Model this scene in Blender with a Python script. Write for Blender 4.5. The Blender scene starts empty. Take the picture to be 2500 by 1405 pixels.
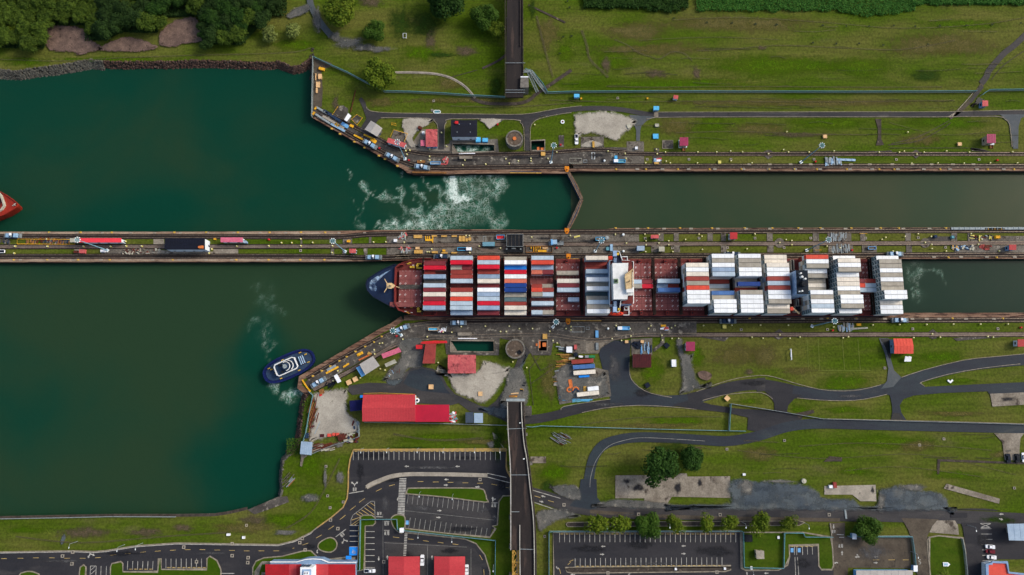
import bpy,math,random
from mathutils import Vector
from mathutils.geometry import tessellate_polygon
from mathutils import noise as mnoise
R = math.radians
random.seed(7)
S = bpy.context.scene
# -- camera, sky, sun, exposure
CAM_H,TILT,FOC = 385.0,R(8.8),2500 * 24 / 36.0
cam = bpy.data.objects.new('camera',bpy.data.cameras.new('camera'))
S.collection.objects.link(cam)
cam.data.sensor_width = 36; cam.data.lens = 24
cam.data.clip_start = 1; cam.data.clip_end = 6000
cam.location = (0,0,CAM_H); cam.rotation_euler = (TILT,0,0)
S.camera = cam
w = bpy.data.worlds.new('World'); S.world = w; w.use_nodes = True
nt = w.node_tree; sky = nt.nodes.new('ShaderNodeTexSky'); sky.sky_type = 'NISHITA'
sky.sun_disc = False; SUN_EL,SUN_AZ = R(38),R(68)
sky.sun_elevation = SUN_EL; sky.sun_rotation = SUN_AZ
sky.air_density = 1.0; sky.dust_density = 4.0; sky.ozone_density = 0.6
bg = nt.nodes['Background']; nt.links.new(sky.outputs[0],bg.inputs[0]); bg.inputs[1].default_value = 0.12
sun = bpy.data.objects.new('sun',bpy.data.lights.new('sun','SUN')); S.collection.objects.link(sun)
sun.data.energy = 1.3; sun.data.angle = R(14); sun.data.color = (1,.96,.9)
d = Vector((math.sin(SUN_AZ) * math.cos(SUN_EL),math.cos(SUN_AZ) * math.cos(SUN_EL),math.sin(SUN_EL)))
sun.rotation_euler = d.to_track_quat('Z','Y').to_euler(); sun.location = (0,0,200)
S.view_settings.view_transform = 'Standard'; S.view_settings.look = 'None'
S.view_settings.gamma = 1; S.view_settings.exposure = 0.58
S.render.engine = 'CYCLES'
# -- survey helper: a point seen in the aerial photo at height z
CT_,ST_ = math.cos(TILT),math.sin(TILT)
def P(px,py,z=0.0):
 u = (px - 1250.0) / FOC; v = -(py - 702.5) / FOC
 t = (CAM_H - z) / (CT_ - v * ST_)
 return Vector((u * t,(v * CT_ + ST_) * t,z))
def PL(pts,z=0.0): return [P(a,b,z) for a,b in pts]
def px2m(n): return n / 4.25
# -- materials
MATS = {}
def lin(c):
 return tuple(((x / 255.0) / 12.92 if x <= 10 else ((x / 255.0 + .055) / 1.055) ** 2.4) for x in c) + (1,)
def mat(name,a,b=None,sc=.25,rough=.85,c=None,csc=.6,cth=.6,grain=.25,gsc=1.3,stretch=None,
  metal=0,bump=0,bsc=1.0,alpha=1,feather=False,rnd=0,contrast=.18,emit=None,spec=.3,sharp=.04,soft=None,streak=0):
 """a,b: sRGB; c: third colour shown in blotches; noise in world metres"""
 if name in MATS: return MATS[name]
 m = bpy.data.materials.new(name); MATS[name] = m; m.use_nodes = True
 t = m.node_tree; N = t.nodes; Lk = t.links.new; p = N['Principled BSDF']
 p.inputs['Roughness'].default_value = rough; p.inputs['Metallic'].default_value = metal
 p.inputs['Specular IOR Level'].default_value = spec
 geo = N.new('ShaderNodeNewGeometry'); oi = N.new('ShaderNodeObjectInfo')
 vec = geo.outputs['Position']
 if stretch:
  mp = N.new('ShaderNodeMapping'); mp.inputs['Scale'].default_value = stretch
  Lk(vec,mp.inputs['Vector']); svec = mp.outputs[0]
 else: svec = vec
 def noise(scale,detail=5,v=vec,off=0,rg=.6):
  n = N.new('ShaderNodeTexNoise'); n.noise_dimensions = '4D'
  n.inputs['Scale'].default_value = scale; n.inputs['Detail'].default_value = detail
  n.inputs['Roughness'].default_value = rg
  Lk(v,n.inputs['Vector'])
  mm = N.new('ShaderNodeMath'); mm.operation = 'MULTIPLY_ADD'
  Lk(oi.outputs['Random'],mm.inputs[0]); mm.inputs[1].default_value = 60; mm.inputs[2].default_value = off
  Lk(mm.outputs[0],n.inputs['W']); return n.outputs[0]
 def ramp(x,lo,hi):
  r = N.new('ShaderNodeMapRange'); r.interpolation_type = 'SMOOTHSTEP'
  r.inputs[1].default_value = lo; r.inputs[2].default_value = hi; Lk(x,r.inputs[0]); return r.outputs[0]
 def mix(f,x,y,mode='MIX'):
  k = N.new('ShaderNodeMix'); k.data_type = 'RGBA'; k.blend_type = mode
  for s,i in ((f,0),(x,6),(y,7)):
   if isinstance(s,(float,int)): k.inputs[i].default_value = s
   elif isinstance(s,tuple): k.inputs[i].default_value = s
   else: Lk(s,k.inputs[i])
  return k.outputs[2]
 col = lin(a)
 if b: col = mix(ramp(noise(sc,6,svec),.5 - contrast,.5 + contrast),lin(a),lin(b))
 if c: col = mix(ramp(noise(csc,5,svec if stretch else vec,17.3),cth,cth + sharp + .06),col,lin(c))
 if grain:
  g = noise(gsc,3,vec,5.1,.7)
  mr = N.new('ShaderNodeMapRange'); Lk(g,mr.inputs[0])
  mr.inputs[1].default_value = .3; mr.inputs[2].default_value = .7
  mr.inputs[3].default_value = 1 - grain; mr.inputs[4].default_value = 1 + grain
  cmb = N.new('ShaderNodeCombineColor')
  for i in range(3): Lk(mr.outputs[0],cmb.inputs[i])
  col = mix(1.0,col,cmb.outputs[0],'MULTIPLY')
 if streak:
  mp2 = N.new('ShaderNodeMapping'); mp2.inputs['Scale'].default_value = (.035,.55,1); Lk(vec,mp2.inputs['Vector'])
  mr = N.new('ShaderNodeMapRange'); Lk(noise(1,3,mp2.outputs[0],31,.6),mr.inputs[0])
  mr.inputs[1].default_value = .3; mr.inputs[2].default_value = .7; mr.inputs[3].default_value = 1 - streak; mr.inputs[4].default_value = 1 + streak
  cmb = N.new('ShaderNodeCombineColor')
  for i in range(3): Lk(mr.outputs[0],cmb.inputs[i])
  col = mix(1.0,col,cmb.outputs[0],'MULTIPLY')
 if rnd:
  mr = N.new('ShaderNodeMapRange'); Lk(oi.outputs['Random'],mr.inputs[0])
  mr.inputs[3].default_value = 1 - rnd; mr.inputs[4].default_value = 1 + rnd
  cmb = N.new('ShaderNodeCombineColor')
  for i in range(3): Lk(mr.outputs[0],cmb.inputs[i])
  col = mix(1.0,col,cmb.outputs[0],'MULTIPLY')
 if isinstance(col,tuple): p.inputs['Base Color'].default_value = col
 else: Lk(col,p.inputs['Base Color'])
 if bump:
  bn = N.new('ShaderNodeBump'); bn.inputs['Strength'].default_value = bump; bn.inputs['Distance'].default_value = .3
  Lk(noise(bsc,4,vec,9),bn.inputs['Height']); Lk(bn.outputs[0],p.inputs['Normal'])
 if feather:
  at = N.new('ShaderNodeAttribute'); at.attribute_name = 'edge'
  s = N.new('ShaderNodeMath'); s.operation = 'ADD'
  q = noise(.35,6,vec,3.3,.75); q2 = N.new('ShaderNodeMath'); q2.operation = 'MULTIPLY_ADD'
  Lk(q,q2.inputs[0]); q2.inputs[1].default_value = 2.2; q2.inputs[2].default_value = -1.1
  Lk(at.outputs['Fac'],s.inputs[0]); Lk(q2.outputs[0],s.inputs[1])
  Lk(ramp(s.outputs[0],*(soft or (.25,.6))),p.inputs['Alpha'])
 elif alpha < 1: p.inputs['Alpha'].default_value = alpha
 return m
# -- mesh builder
class MB:
 def __init__(s): s.v = []; s.f = []; s.m = []; s.sm = []
 def face(s,pts,mi=0):
  b = len(s.v); s.v += [tuple(p) for p in pts]; s.f.append(tuple(range(b,b + len(pts)))); s.m.append(mi)
 def box(s,cx,cy,z0,sx,sy,sz,rz=0,mi=0,top=None):
  """top: scale of the top face (taper)"""
  k = top if top is not None else 1; c,n = math.cos(rz),math.sin(rz); q = []
  for zz,kk in ((z0,1),(z0 + sz,k)):
   for a,b in ((-1,-1),(1,-1),(1,1),(-1,1)):
    x,y = a * sx / 2 * kk,b * sy / 2 * kk
    q.append((cx + x * c - y * n,cy + x * n + y * c,zz))
  b = len(s.v); s.v += q
  for f in ((3,2,1,0),(4,5,6,7),(0,1,5,4),(1,2,6,5),(2,3,7,6),(3,0,4,7)):
   s.f.append(tuple(b + i for i in f)); s.m.append(mi)
 def cyl(s,cx,cy,z0,z1,r0,r1=None,n=12,mi=0,cap=True,mt=None):
  r1 = r0 if r1 is None else r1; b = len(s.v)
  for z,r in ((z0,r0),(z1,r1)):
   for i in range(n):
    a = 2 * math.pi * i / n; s.v.append((cx + r * math.cos(a),cy + r * math.sin(a),z))
  for i in range(n):
   j = (i + 1) % n; s.f.append((b + i,b + j,b + n + j,b + n + i)); s.m.append(mi)
  if cap:
   s.f.append(tuple(b + n + i for i in range(n))); s.m.append(mi if mt is None else mt)
   s.f.append(tuple(b + n - 1 - i for i in range(n))); s.m.append(mi)
 def tube(s,p0,p1,r,n=6,mi=0,r1=None):
  p0,p1 = Vector(p0),Vector(p1); d = p1 - p0
  if d.length < 1e-6: return
  q = d.to_track_quat('Z','Y'); b = len(s.v); r1 = r if r1 is None else r1
  for p,rr in ((p0,r),(p1,r1)):
   for i in range(n):
    a = 2 * math.pi * i / n; s.v.append(tuple(p + q @ Vector((rr * math.cos(a),rr * math.sin(a),0))))
  for i in range(n):
   j = (i + 1) % n; s.f.append((b + i,b + j,b + n + j,b + n + i)); s.m.append(mi)
  s.f.append(tuple(b + n + i for i in range(n))); s.m.append(mi)
  s.f.append(tuple(b + n - 1 - i for i in range(n))); s.m.append(mi)
 def prism(s,pts,z0,z1,mi=0,mt=None,sides=True,top=True,z1s=None):
  """pts: 2D outline (world), any concave outline; top face tessellated"""
  pts = [(p[0],p[1]) for p in pts]
  ar = sum(pts[i - 1][0] * pts[i][1] - pts[i][0] * pts[i - 1][1] for i in range(len(pts)))
  if ar < 0: pts = pts[::-1]
  n = len(pts); b = len(s.v)
  s.v += [(x,y,z1) for x,y in pts] + [(x,y,z0) for x,y in pts]
  if top:
   tv = [Vector((x,y,0)) for x,y in pts]
   for t in tessellate_polygon([tv]):
    i,j,k = t
    cr = (tv[j] - tv[i]).cross(tv[k] - tv[i]).z
    s.f.append((b + i,b + j,b + k) if cr > 0 else (b + k,b + j,b + i)); s.m.append(mi if mt is None else mt)
  if sides:
   for i in range(n):
    j = (i + 1) % n; s.f.append((b + n + i,b + n + j,b + j,b + i)); s.m.append(mi)
 def quadprism(s,q,z0,z1,mi=0,mt=None):
  s.prism(q,z0,z1,mi,mt)
 def gable(s,q,z0,zr,mi=0,along=0,over=0,thick=.15,mi2=None):
  """gabled roof over quad q (4 2D corners); ridge parallel to edge q0-q1 (along=0) or q1-q2 (along=1)"""
  q = [Vector((p[0],p[1])) for p in q]
  if along: q = q[1:] + q[:1]
  c = sum(q,Vector((0,0))) / 4
  if over: q = [c + (p - c) * (1 + over / max((p - c).length,.1)) for p in q]
  r0 = (q[0] + q[3]) / 2; r1 = (q[1] + q[2]) / 2
  mi2 = mi if mi2 is None else mi2
  def V(p,z): return (p.x,p.y,z)
  a = [V(q[0],z0),V(q[1],z0),V(q[2],z0),V(q[3],z0),V(r0,zr),V(r1,zr)]
  b = len(s.v); s.v += a
  for f,m_ in (((0,1,5,4),mi),((2,3,4,5),mi),((3,0,4),mi2),((1,2,5),mi2),((3,2,1,0),mi2)):
   s.f.append(tuple(b + i for i in f)); s.m.append(m_)
 def ribbon(s,pts,w,z0,z1=None,mi=0,closed=False,ws=None):
  pts = [Vector((p[0],p[1])) for p in pts]; n = len(pts)
  if n < 2: return
  Lf,Rt = [],[]
  for i in range(n):
   if closed: a,b = pts[i - 1],pts[(i + 1) % n]
   else: a,b = pts[max(i - 1,0)],pts[min(i + 1,n - 1)]
   d = (b - a); d = d.normalized() if d.length else Vector((1,0)); nn = Vector((-d.y,d.x))
   k = 1.0
   if 0 < i < n - 1 or closed:
    e = (b - pts[i]) if not closed else (pts[(i + 1) % n] - pts[i])
    if e.length: k = 1 / max(.5,abs(nn.dot(Vector((-e.y,e.x)).normalized())))
   ww = (ws[i] if ws else w) / 2 * k
   Lf.append(pts[i] + nn * ww); Rt.append(pts[i] - nn * ww)
  zt = z0 if z1 is None else z1; b = len(s.v)
  for l,r in zip(Lf,Rt): s.v += [(l.x,l.y,zt),(r.x,r.y,zt),(l.x,l.y,z0),(r.x,r.y,z0)]
  m = n if closed else n - 1
  for i in range(m):
   j = (i + 1) % n; A,B = b + 4 * i,b + 4 * j
   s.f.append((A,A + 1,B + 1,B)); s.m.append(mi)
   if z1 is not None:
    s.f.append((A + 2,A,B,B + 2)); s.m.append(mi); s.f.append((A + 1,A + 3,B + 3,B + 1)); s.m.append(mi)
  if z1 is not None and not closed:
   A = b; s.f.append((A,A + 2,A + 3,A + 1)); s.m.append(mi)
   A = b + 4 * (n - 1); s.f.append((A,A + 1,A + 3,A + 2)); s.m.append(mi)
 def build(s,name,mats,parent=None,loc=None,smooth=False,world=False,attr=None,rz=0):
  """world=True: vertices are world coordinates and are moved relative to the (unrotated) parent"""
  me = bpy.data.meshes.new(name)
  off = Vector((0,0,0))
  if world and parent is not None: off = Vector(parent.location)
  if world and parent is None and s.v:
   xs = [v[0] for v in s.v]; ys = [v[1] for v in s.v]; zs = [v[2] for v in s.v]
   off = Vector(((min(xs) + max(xs)) / 2,(min(ys) + max(ys)) / 2,min(zs)))
  me.from_pydata([(v[0] - off.x,v[1] - off.y,v[2] - off.z) for v in s.v] if (off.length) else s.v,[],s.f)
  if not isinstance(mats,(list,tuple)): mats = [mats]
  for m in mats: me.materials.append(MATS[m] if isinstance(m,str) else m)
  me.polygons.foreach_set('material_index',[min(i,len(mats) - 1) for i in s.m])
  if smooth: me.polygons.foreach_set('use_smooth',[True] * len(me.polygons))
  if attr:
   for an,vals in attr.items():
    at = me.attributes.new(an,'FLOAT','POINT'); at.data.foreach_set('value',vals)
  me.update()
  o = bpy.data.objects.new(name,me); S.collection.objects.link(o)
  if parent is not None: o.parent = parent
  if world and parent is None: o.location = off
  if loc is not None: o.location = loc
  if rz: o.rotation_euler.z = rz
  return o
MB.bw = lambda s,*a,**k: s.build(*a,world=True,**k)
def tag(o,label=None,cat=None,group=None,kind=None):
 if label: o['label'] = label
 if cat: o['category'] = cat
 if group: o['group'] = group
 if kind: o['kind'] = kind
 return o
def thing(name,label,cat,loc,rz=0,group=None):
 o = bpy.data.objects.new(name,None); S.collection.objects.link(o); o.empty_display_size = .5
 o.location = loc; o.rotation_euler.z = rz; return tag(o,label,cat,group)
def dup(o,loc=None,rz=None,label=None,parent=None,scale=None,group=None):
 c = o.copy(); S.collection.objects.link(c)
 if parent is not None: c.parent = parent
 if loc is not None: c.location = loc
 if rz is not None: c.rotation_euler.z = rz
 if scale: c.scale = (scale,) * 3 if not isinstance(scale,tuple) else scale
 if label: c['label'] = label
 if group: c['group'] = group
 for ch in CHILD.get(o.name,[]):
  dup2(ch,c)
 return c
def dup2(ch,par):
 k = ch.copy(); S.collection.objects.link(k); k.parent = par
 for g in CHILD.get(ch.name,[]): dup2(g,k)
CHILD = {}
def index_children(*roots):
 for r in roots:
  for o in bpy.data.objects:
   if o.parent is r:
    CHILD.setdefault(r.name,[]).append(o)
    index_children(o)
def smooth_line(pts,k=6,closed=False):
 out = []; n = len(pts)
 for i in range(n if closed else n - 1):
  p0 = pts[(i - 1) % n] if closed else pts[max(i - 1,0)]; p1 = pts[i]; p2 = pts[(i + 1) % n]
  p3 = pts[(i + 2) % n] if closed else pts[min(i + 2,n - 1)]
  for j in range(k):
   t = j / k
   out.append(tuple(.5 * ((2 * p1[a]) + (-p0[a] + p2[a]) * t + (2 * p0[a] - 5 * p1[a] + 4 * p2[a] - p3[a]) * t * t
        + (-p0[a] + 3 * p1[a] - 3 * p2[a] + p3[a]) * t ** 3) for a in (0,1)))
 if not closed: out.append(tuple(pts[-1][:2]))
 return out
ZC = [0.01]
def zc():
 ZC[0] += .004; return ZC[0]
def struct(o): o['kind'] = 'structure'; return o
def sheet(name,pts,m,z=None,sm=0,world=False,closed=True):
 """flat outlined surface of the setting, traced in survey pixels"""
 z = zc() if z is None else z
 if sm: pts = smooth_line(pts,sm,closed=True)
 mb = MB(); mb.prism(pts if world else PL(pts),z,z,sides=False); return struct(mb.build(name,m))
def road(name,pts,wpx,m,z=None,k=5,ws=None):
 z = zc() if z is None else z
 q = smooth_line(pts,k) if k > 1 else pts
 mb = MB(); mb.ribbon(PL(q),px2m(wpx),z,None); return struct(mb.build(name,m))
def patch(name,pts,m,z=None,sm=3,inner=.7):
 """ragged-edged surface (gravel, soil, stain): a rim whose 'edge' attribute falls to 0"""
 z = zc() if z is None else z
 q = PL(smooth_line(pts,sm,closed=True) if sm else pts); n = len(q)
 if sum(q[i - 1].x * q[i].y - q[i].x * q[i - 1].y for i in range(n)) < 0: q = q[::-1]
 c = sum(q,Vector((0,0,0))) / n; mb = MB()
 if inner <= .5: iq = [c + (p - c) * inner for p in q]
 else:
  ar = abs(sum(q[i - 1].x * q[i].y - q[i].x * q[i - 1].y for i in range(n))) / 2; dd = min((1 - inner) * sum((p - c).length for p in q) / n,.8 * ar / sum((q[i] - q[i - 1]).length for i in range(n))); iq = []
  for i in range(n):
   d_ = (q[(i + 1) % n] - q[i - 1]).normalized(); iq.append(q[i] + Vector((-d_.y,d_.x,0)) * dd)
 mb.v = [(p.x,p.y,z) for p in iq] + [(p.x,p.y,z) for p in q]
 tv = [Vector((p.x,p.y,0)) for p in iq]
 for a,b,e in tessellate_polygon([tv]):
  mb.f.append((a,b,e) if (tv[b] - tv[a]).cross(tv[e] - tv[a]).z > 0 else (e,b,a)); mb.m.append(0)
 for i in range(n):
  j = (i + 1) % n; mb.f.append((n + i,n + j,j,i)); mb.m.append(0)
 return struct(mb.build(name,m,attr={'edge': [1.0] * n + [0.0] * n}))
# == MATERIALS of the setting
mat('grass',(62,82,8),(88,90,38),.035,c=(94,86,60),csc=.05,cth=.56,grain=.42,gsc=.75,stretch=(.45,1.3,1),sharp=.22,contrast=.14,rough=.95,spec=.1,streak=.16)
mat('grass_lush',(50,74,6),(68,82,18),.09,grain=.28,gsc=1.0,stretch=(.5,1.2,1),rough=.95,spec=.1)
mat('grass_dark',(34,58,12),(48,66,16),.12,grain=.3,gsc=1.0,rough=.95,spec=.1,feather=True,soft=(.15,1.35))
mat('grass_bright',(62,92,0),(72,92,10),.12,grain=.25,gsc=1.0,stretch=(.3,1.5,1),rough=.95,spec=.1,feather=True,soft=(.15,1.35))
mat('grass_dry',(94,88,50),(84,80,38),.12,grain=.25,gsc=1.2,stretch=(.5,1.2,1),rough=.95,spec=.1,feather=True,soft=(.15,1.35))
mat('grass_bare',(90,78,62),(76,70,50),.15,grain=.25,gsc=1.2,rough=.95,spec=.1,feather=True,soft=(.15,1.35))
mat('lawn',(46,74,4),(58,80,8),.15,grain=.18,gsc=1.0,rough=.95,spec=.1)
mat('soil',(112,92,80),(86,70,62),.3,c=(56,44,38),csc=.5,cth=.58,grain=.35,gsc=1.6,rough=.95,feather=True)
mat('gravel',(170,164,150),(144,138,126),.1,c=(112,106,92),csc=.3,cth=.58,grain=.22,gsc=1.5,rough=.95,feather=True,soft=(.15,.85),sharp=.12)
mat('gravel_grey',(104,102,96),(72,74,72),.1,c=(128,124,114),csc=.35,cth=.56,grain=.35,gsc=1.3,rough=.95,feather=True,soft=(.1,1.0))
mat('slab',(112,106,96),(84,79,71),.2,c=(54,46,38),csc=.3,cth=.54,grain=.42,gsc=1.2,rough=.9)
mat('slab_light',(142,134,120),(108,100,88),.12,c=(70,62,54),csc=.2,cth=.56,grain=.34,gsc=1.3,rough=.9)
mat('slab_pale',(160,152,138),(134,128,116),.2,c=(104,98,90),csc=.4,cth=.62,grain=.18,gsc=1.3,rough=.9)
mat('slab_dark',(84,80,74),(58,54,50),.12,c=(130,124,112),csc=.3,cth=.55,grain=.4,gsc=1.2,rough=.9)
mat('wall_top',(136,110,90),(98,70,54),.25,c=(58,38,30),csc=.5,cth=.5,grain=.3,gsc=1.6,stretch=(.25,2.2,1),rough=.9)
mat('wall_top_pale',(160,142,122),(120,98,80),.3,c=(84,60,46),csc=.6,cth=.58,grain=.3,gsc=1.6,stretch=(.3,1.6,1),rough=.9)
mat('wall_face',(44,36,30),(24,20,18),.4,grain=.4,rough=.95)
mat('track_bed',(46,36,32),(28,22,20),.3,c=(88,74,62),csc=.7,cth=.66,grain=.35,gsc=1.8,stretch=(.3,2,1),rough=.9)
mat('track_centre',(116,102,92),(92,80,72),.3,c=(64,56,50),csc=.5,cth=.6,grain=.25,gsc=1.5,stretch=(.3,1.8,1),rough=.9)
mat('rail',(150,136,118),(90,76,62),1.2,rough=.5,metal=.3)
mat('pale_line',(168,158,140),(118,106,92),.35,c=(84,70,60),csc=.5,cth=.6,grain=.2,gsc=1.6,stretch=(.3,1,1))
mat('asphalt',(64,62,62),(46,46,48),.08,c=(84,80,74),csc=.13,cth=.58,grain=.22,gsc=1.6,stretch=(.4,1.6,1),rough=.9,sharp=.12)
mat('asphalt_lot',(48,47,50),(35,36,41),.07,c=(62,60,60),csc=.1,cth=.56,grain=.2,gsc=1.4,stretch=(.4,1.4,1),rough=.88,sharp=.12)
mat('asphalt_blue',(42,52,58),(34,38,48),.07,c=(60,64,64),csc=.12,cth=.57,grain=.22,gsc=1.6,stretch=(.4,1.4,1),rough=.8,sharp=.14)
mat('asphalt_grey',(84,88,90),(66,74,78),.1,c=(104,106,104),csc=.2,cth=.6,grain=.14,gsc=1.6,rough=.9,sharp=.14)
mat('asphalt_old',(86,78,66),(70,62,52),.2,c=(54,48,42),csc=.3,cth=.58,grain=.25,gsc=1.5,rough=.9)
mat('wet_black',(26,28,28),(16,18,20),.3,grain=.2,rough=.6,feather=True)
mat('wet_blue',(78,86,88),(50,62,72),.06,c=(102,98,88),csc=.12,cth=.54,grain=.28,rough=.7,feather=True,sharp=.2,soft=(.15,1.0))
mat('kerb',(146,138,120),(116,108,94),.5,grain=.25)
mat('kerb_yellow',(176,144,78),(146,124,84),.5,grain=.15)
mat('paint_white',(186,184,174),(142,140,134),.5,c=(92,90,88),csc=.7,cth=.62,grain=.2)
mat('paint_worn',(150,150,144),(108,108,104),.6,grain=.2)
mat('paint_yellow',(206,178,110),(170,146,90),.5,grain=.12)
mat('rock',(90,66,54),(50,38,34),.8,c=(140,130,114),csc=1.5,cth=.58,grain=.3)
mat('rock_grey',(96,94,84),(54,52,46),.8,c=(128,126,114),csc=1.5,cth=.6,grain=.3)
mat('bank',(50,44,32),(36,34,26),.4,grain=.4)
mat('drain',(72,64,56),(48,42,36),.4,c=(110,98,84),csc=.6,cth=.6,grain=.3,gsc=1.5)
# == WATER with suspended silt and foam
def water_mat(name,deep,silt,bump=.2):
 m = bpy.data.materials.new(name); MATS[name] = m; m.use_nodes = True
 N = m.node_tree.nodes; Lk = m.node_tree.links.new; p = N['Principled BSDF']
 p.inputs['Roughness'].default_value = .1; p.inputs['IOR'].default_value = 1.33; p.inputs['Specular IOR Level'].default_value = .16
 g = N.new('ShaderNodeNewGeometry'); pos = g.outputs['Position']
 def noise(sc,det,dist=0,rg=.55):
  n = N.new('ShaderNodeTexNoise'); n.inputs['Scale'].default_value = sc; n.inputs['Detail'].default_value = det
  n.inputs['Distortion'].default_value = dist; n.inputs['Roughness'].default_value = rg; Lk(pos,n.inputs['Vector']); return n.outputs[0]
 def mr(x,a,b,c=0,d=1):
  r = N.new('ShaderNodeMapRange'); r.interpolation_type = 'SMOOTHSTEP'; Lk(x,r.inputs[0])
  for i,v in ((1,a),(2,b),(3,c),(4,d)): r.inputs[i].default_value = v
  return r.outputs[0]
 def ma(op,a,b):
  k = N.new('ShaderNodeMath'); k.operation = op
  for i,v in ((0,a),(1,b)):
   if isinstance(v,(int,float)): k.inputs[i].default_value = v
   else: Lk(v,k.inputs[i])
  return k.outputs[0]
 def mix(f,a,b):
  k = N.new('ShaderNodeMix'); k.data_type = 'RGBA'; Lk(f,k.inputs[0])
  for i,v in ((6,a),(7,b)):
   if isinstance(v,tuple): k.inputs[i].default_value = v
   else: Lk(v,k.inputs[i])
  return k.outputs[2]
 at = N.new('ShaderNodeAttribute'); at.attribute_name = 'silt'
 f = ma('ADD',at.outputs['Fac'],ma('MULTIPLY',ma('SUBTRACT',noise(.012,5,.6),.5),1.5))
 col = mix(mr(f,.0,1.05),lin(deep),lin(silt))
 fo = N.new('ShaderNodeAttribute'); fo.attribute_name = 'foam'
 nz = N.new('ShaderNodeTexNoise'); nz.inputs['Scale'].default_value = .12; nz.inputs['Detail'].default_value = 5; Lk(pos,nz.inputs['Vector'])
 vm = N.new('ShaderNodeVectorMath'); vm.operation = 'MULTIPLY_ADD'; Lk(nz.outputs[1],vm.inputs[0]); vm.inputs[1].default_value = (16,16,16); Lk(pos,vm.inputs[2])
 def cells(sc,wd):
  v = N.new('ShaderNodeTexVoronoi'); v.feature = 'DISTANCE_TO_EDGE'; v.inputs['Scale'].default_value = sc; Lk(vm.outputs[0],v.inputs['Vector']); return mr(v.outputs['Distance'],0,wd,1,0)
 A = fo.outputs['Fac']
 lace = ma('MAXIMUM',cells(.2,.09),ma('MULTIPLY',cells(.55,.14),.9))
 grit = mr(noise(1.2,5,.6,.8),.35,.62,.15,1)
 lace = ma('MULTIPLY',ma('MULTIPLY',lace,grit),mr(A,.12,.8))
 dense = ma('MULTIPLY',mr(ma('ADD',A,ma('MULTIPLY',ma('SUBTRACT',noise(.3,6,1.5,.7),.5),1.1)),.6,1.0),mr(noise(.9,4,.5,.8),.32,.66,.2,1))
 foam = ma('MULTIPLY',ma('MINIMUM',ma('ADD',ma('MULTIPLY',lace,.8),dense),1),mr(A,.02,.12))
 col = mix(ma('MULTIPLY',mr(A,.04,.8),.42),col,lin((86,112,84)))
 col = mix(ma('MULTIPLY',mr(A,.1,.9),ma('MULTIPLY',mr(noise(.2,4,1),.4,.6),.35)),col,lin((60,150,130)))
 col = mix(foam,col,lin((208,222,214)))
 Lk(col,p.inputs['Base Color']); Lk(mr(foam,0,1,.12,.9),p.inputs['Roughness'])
 bn = N.new('ShaderNodeBump'); bn.inputs['Strength'].default_value = bump; bn.inputs['Distance'].default_value = .4
 Lk(noise(.5,6,.8,.7),bn.inputs['Height']); Lk(bn.outputs[0],p.inputs['Normal'])
 return m
water_mat('water_lake',(8,56,42),(36,58,38))
water_mat('water_chamber',(38,60,42),(60,66,46),.07)
water_mat('water_ship',(26,48,38),(46,56,44),.08)
WZ = -3.5
FOAM = [  # strokes in survey pixels: (points, radius px, strength)
 ([(1108,426),(1104,445),(1104,465),(1108,485)],12,1.25),([(1106,485),(1116,498),(1130,485)],9,1.1),([(1120,428),(1150,434),(1178,424)],9,.6),([(1118,455),(1140,440),(1168,462),(1180,450)],12,.55),
 ([(1196,424),(1212,440),(1218,458),(1210,476),(1196,472)],11,.66),([(1216,476),(1230,468),(1238,462)],4,.5),([(1105,505),(1080,515),(1060,532),(1030,546),(1000,552),(955,557)],17,.66),
 ([(1150,470),(1140,500),(1120,530),(1070,548),(1010,556)],28,.5),([(1160,500),(1190,515),(1205,535),(1218,556)],16,.42),([(1120,440),(1190,460)],34,.3),([(1090,520),(1160,525)],34,.34),([(1010,520),(1025,530),(1035,545)],12,.55),
 ([(886,443),(892,455),(897,468),(915,476),(935,479),(955,484),(972,490),(982,482),(978,466),(970,458)],4.5,.62),([(892,462),(900,480),(893,505),(885,530)],3,.4),([(940,480),(960,486)],9,.5),
 ([(985,486),(983,505),(992,522)],4,.55),([(992,505),(1010,517),(1024,508),(1028,495),(1014,478)],3,.55),([(1012,468),(1030,472),(1045,462),(1060,457),(1074,465),(1083,480),(1083,496)],4,.6),([(1032,474),(1040,490),(1055,500),(1068,507)],3.5,.6),
 ([(1022,434),(1042,446),(1055,456),(1062,457)],3,.5),([(980,468),(985,455),(984,446)],3,.4),([(1000,458),(1020,462),(1030,475)],5,.5),([(1089,428),(1089,455),(1082,478),(1082,492)],4.5,.62),([(918,558),(928,546),(942,541),(950,552),(935,558)],5,.6),
 ([(870,552),(880,558)],7,.35),([(980,430),(985,425)],4,.5),([(845,408),(849,428),(852,442)],3,.45),([(860,490),(880,515),(870,545)],3,.3),([(940,557),(1000,558),(1090,557)],8,.7),
 ([(605,702),(625,697),(645,703),(668,708)],4,.2),([(640,720),(655,732),(675,748),(690,762),(692,772)],5,.24),([(625,740),(640,735),(655,745),(668,758)],12,.2),([(603,805),(608,792),(625,785),(640,790)],5,.26),([(650,790),(658,802),(645,815),(650,830)],4,.28),([(642,835),(648,852),(662,848)],5,.36),([(650,852),(648,875),(655,890)],5,.24),([(640,700),(655,760),(640,830)],40,.14),
 ([(657,942),(668,936),(680,945),(672,952)],8,.8),([(684,950),(690,962)],4,.45),([(702,966),(720,962),(738,957)],11,.75),([(700,974),(718,974)],8,.5),
 ([(2216,700),(2228,715),(2222,728)],4,.42),([(2232,655),(2246,668),(2238,678)],4,.42),([(2252,686),(2247,708),(2236,728)],4,.5),([(2225,668),(2240,664),(2262,656),(2290,668),(2310,690)],4,.36),([(2230,640),(2240,720)],26,.2)]
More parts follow.
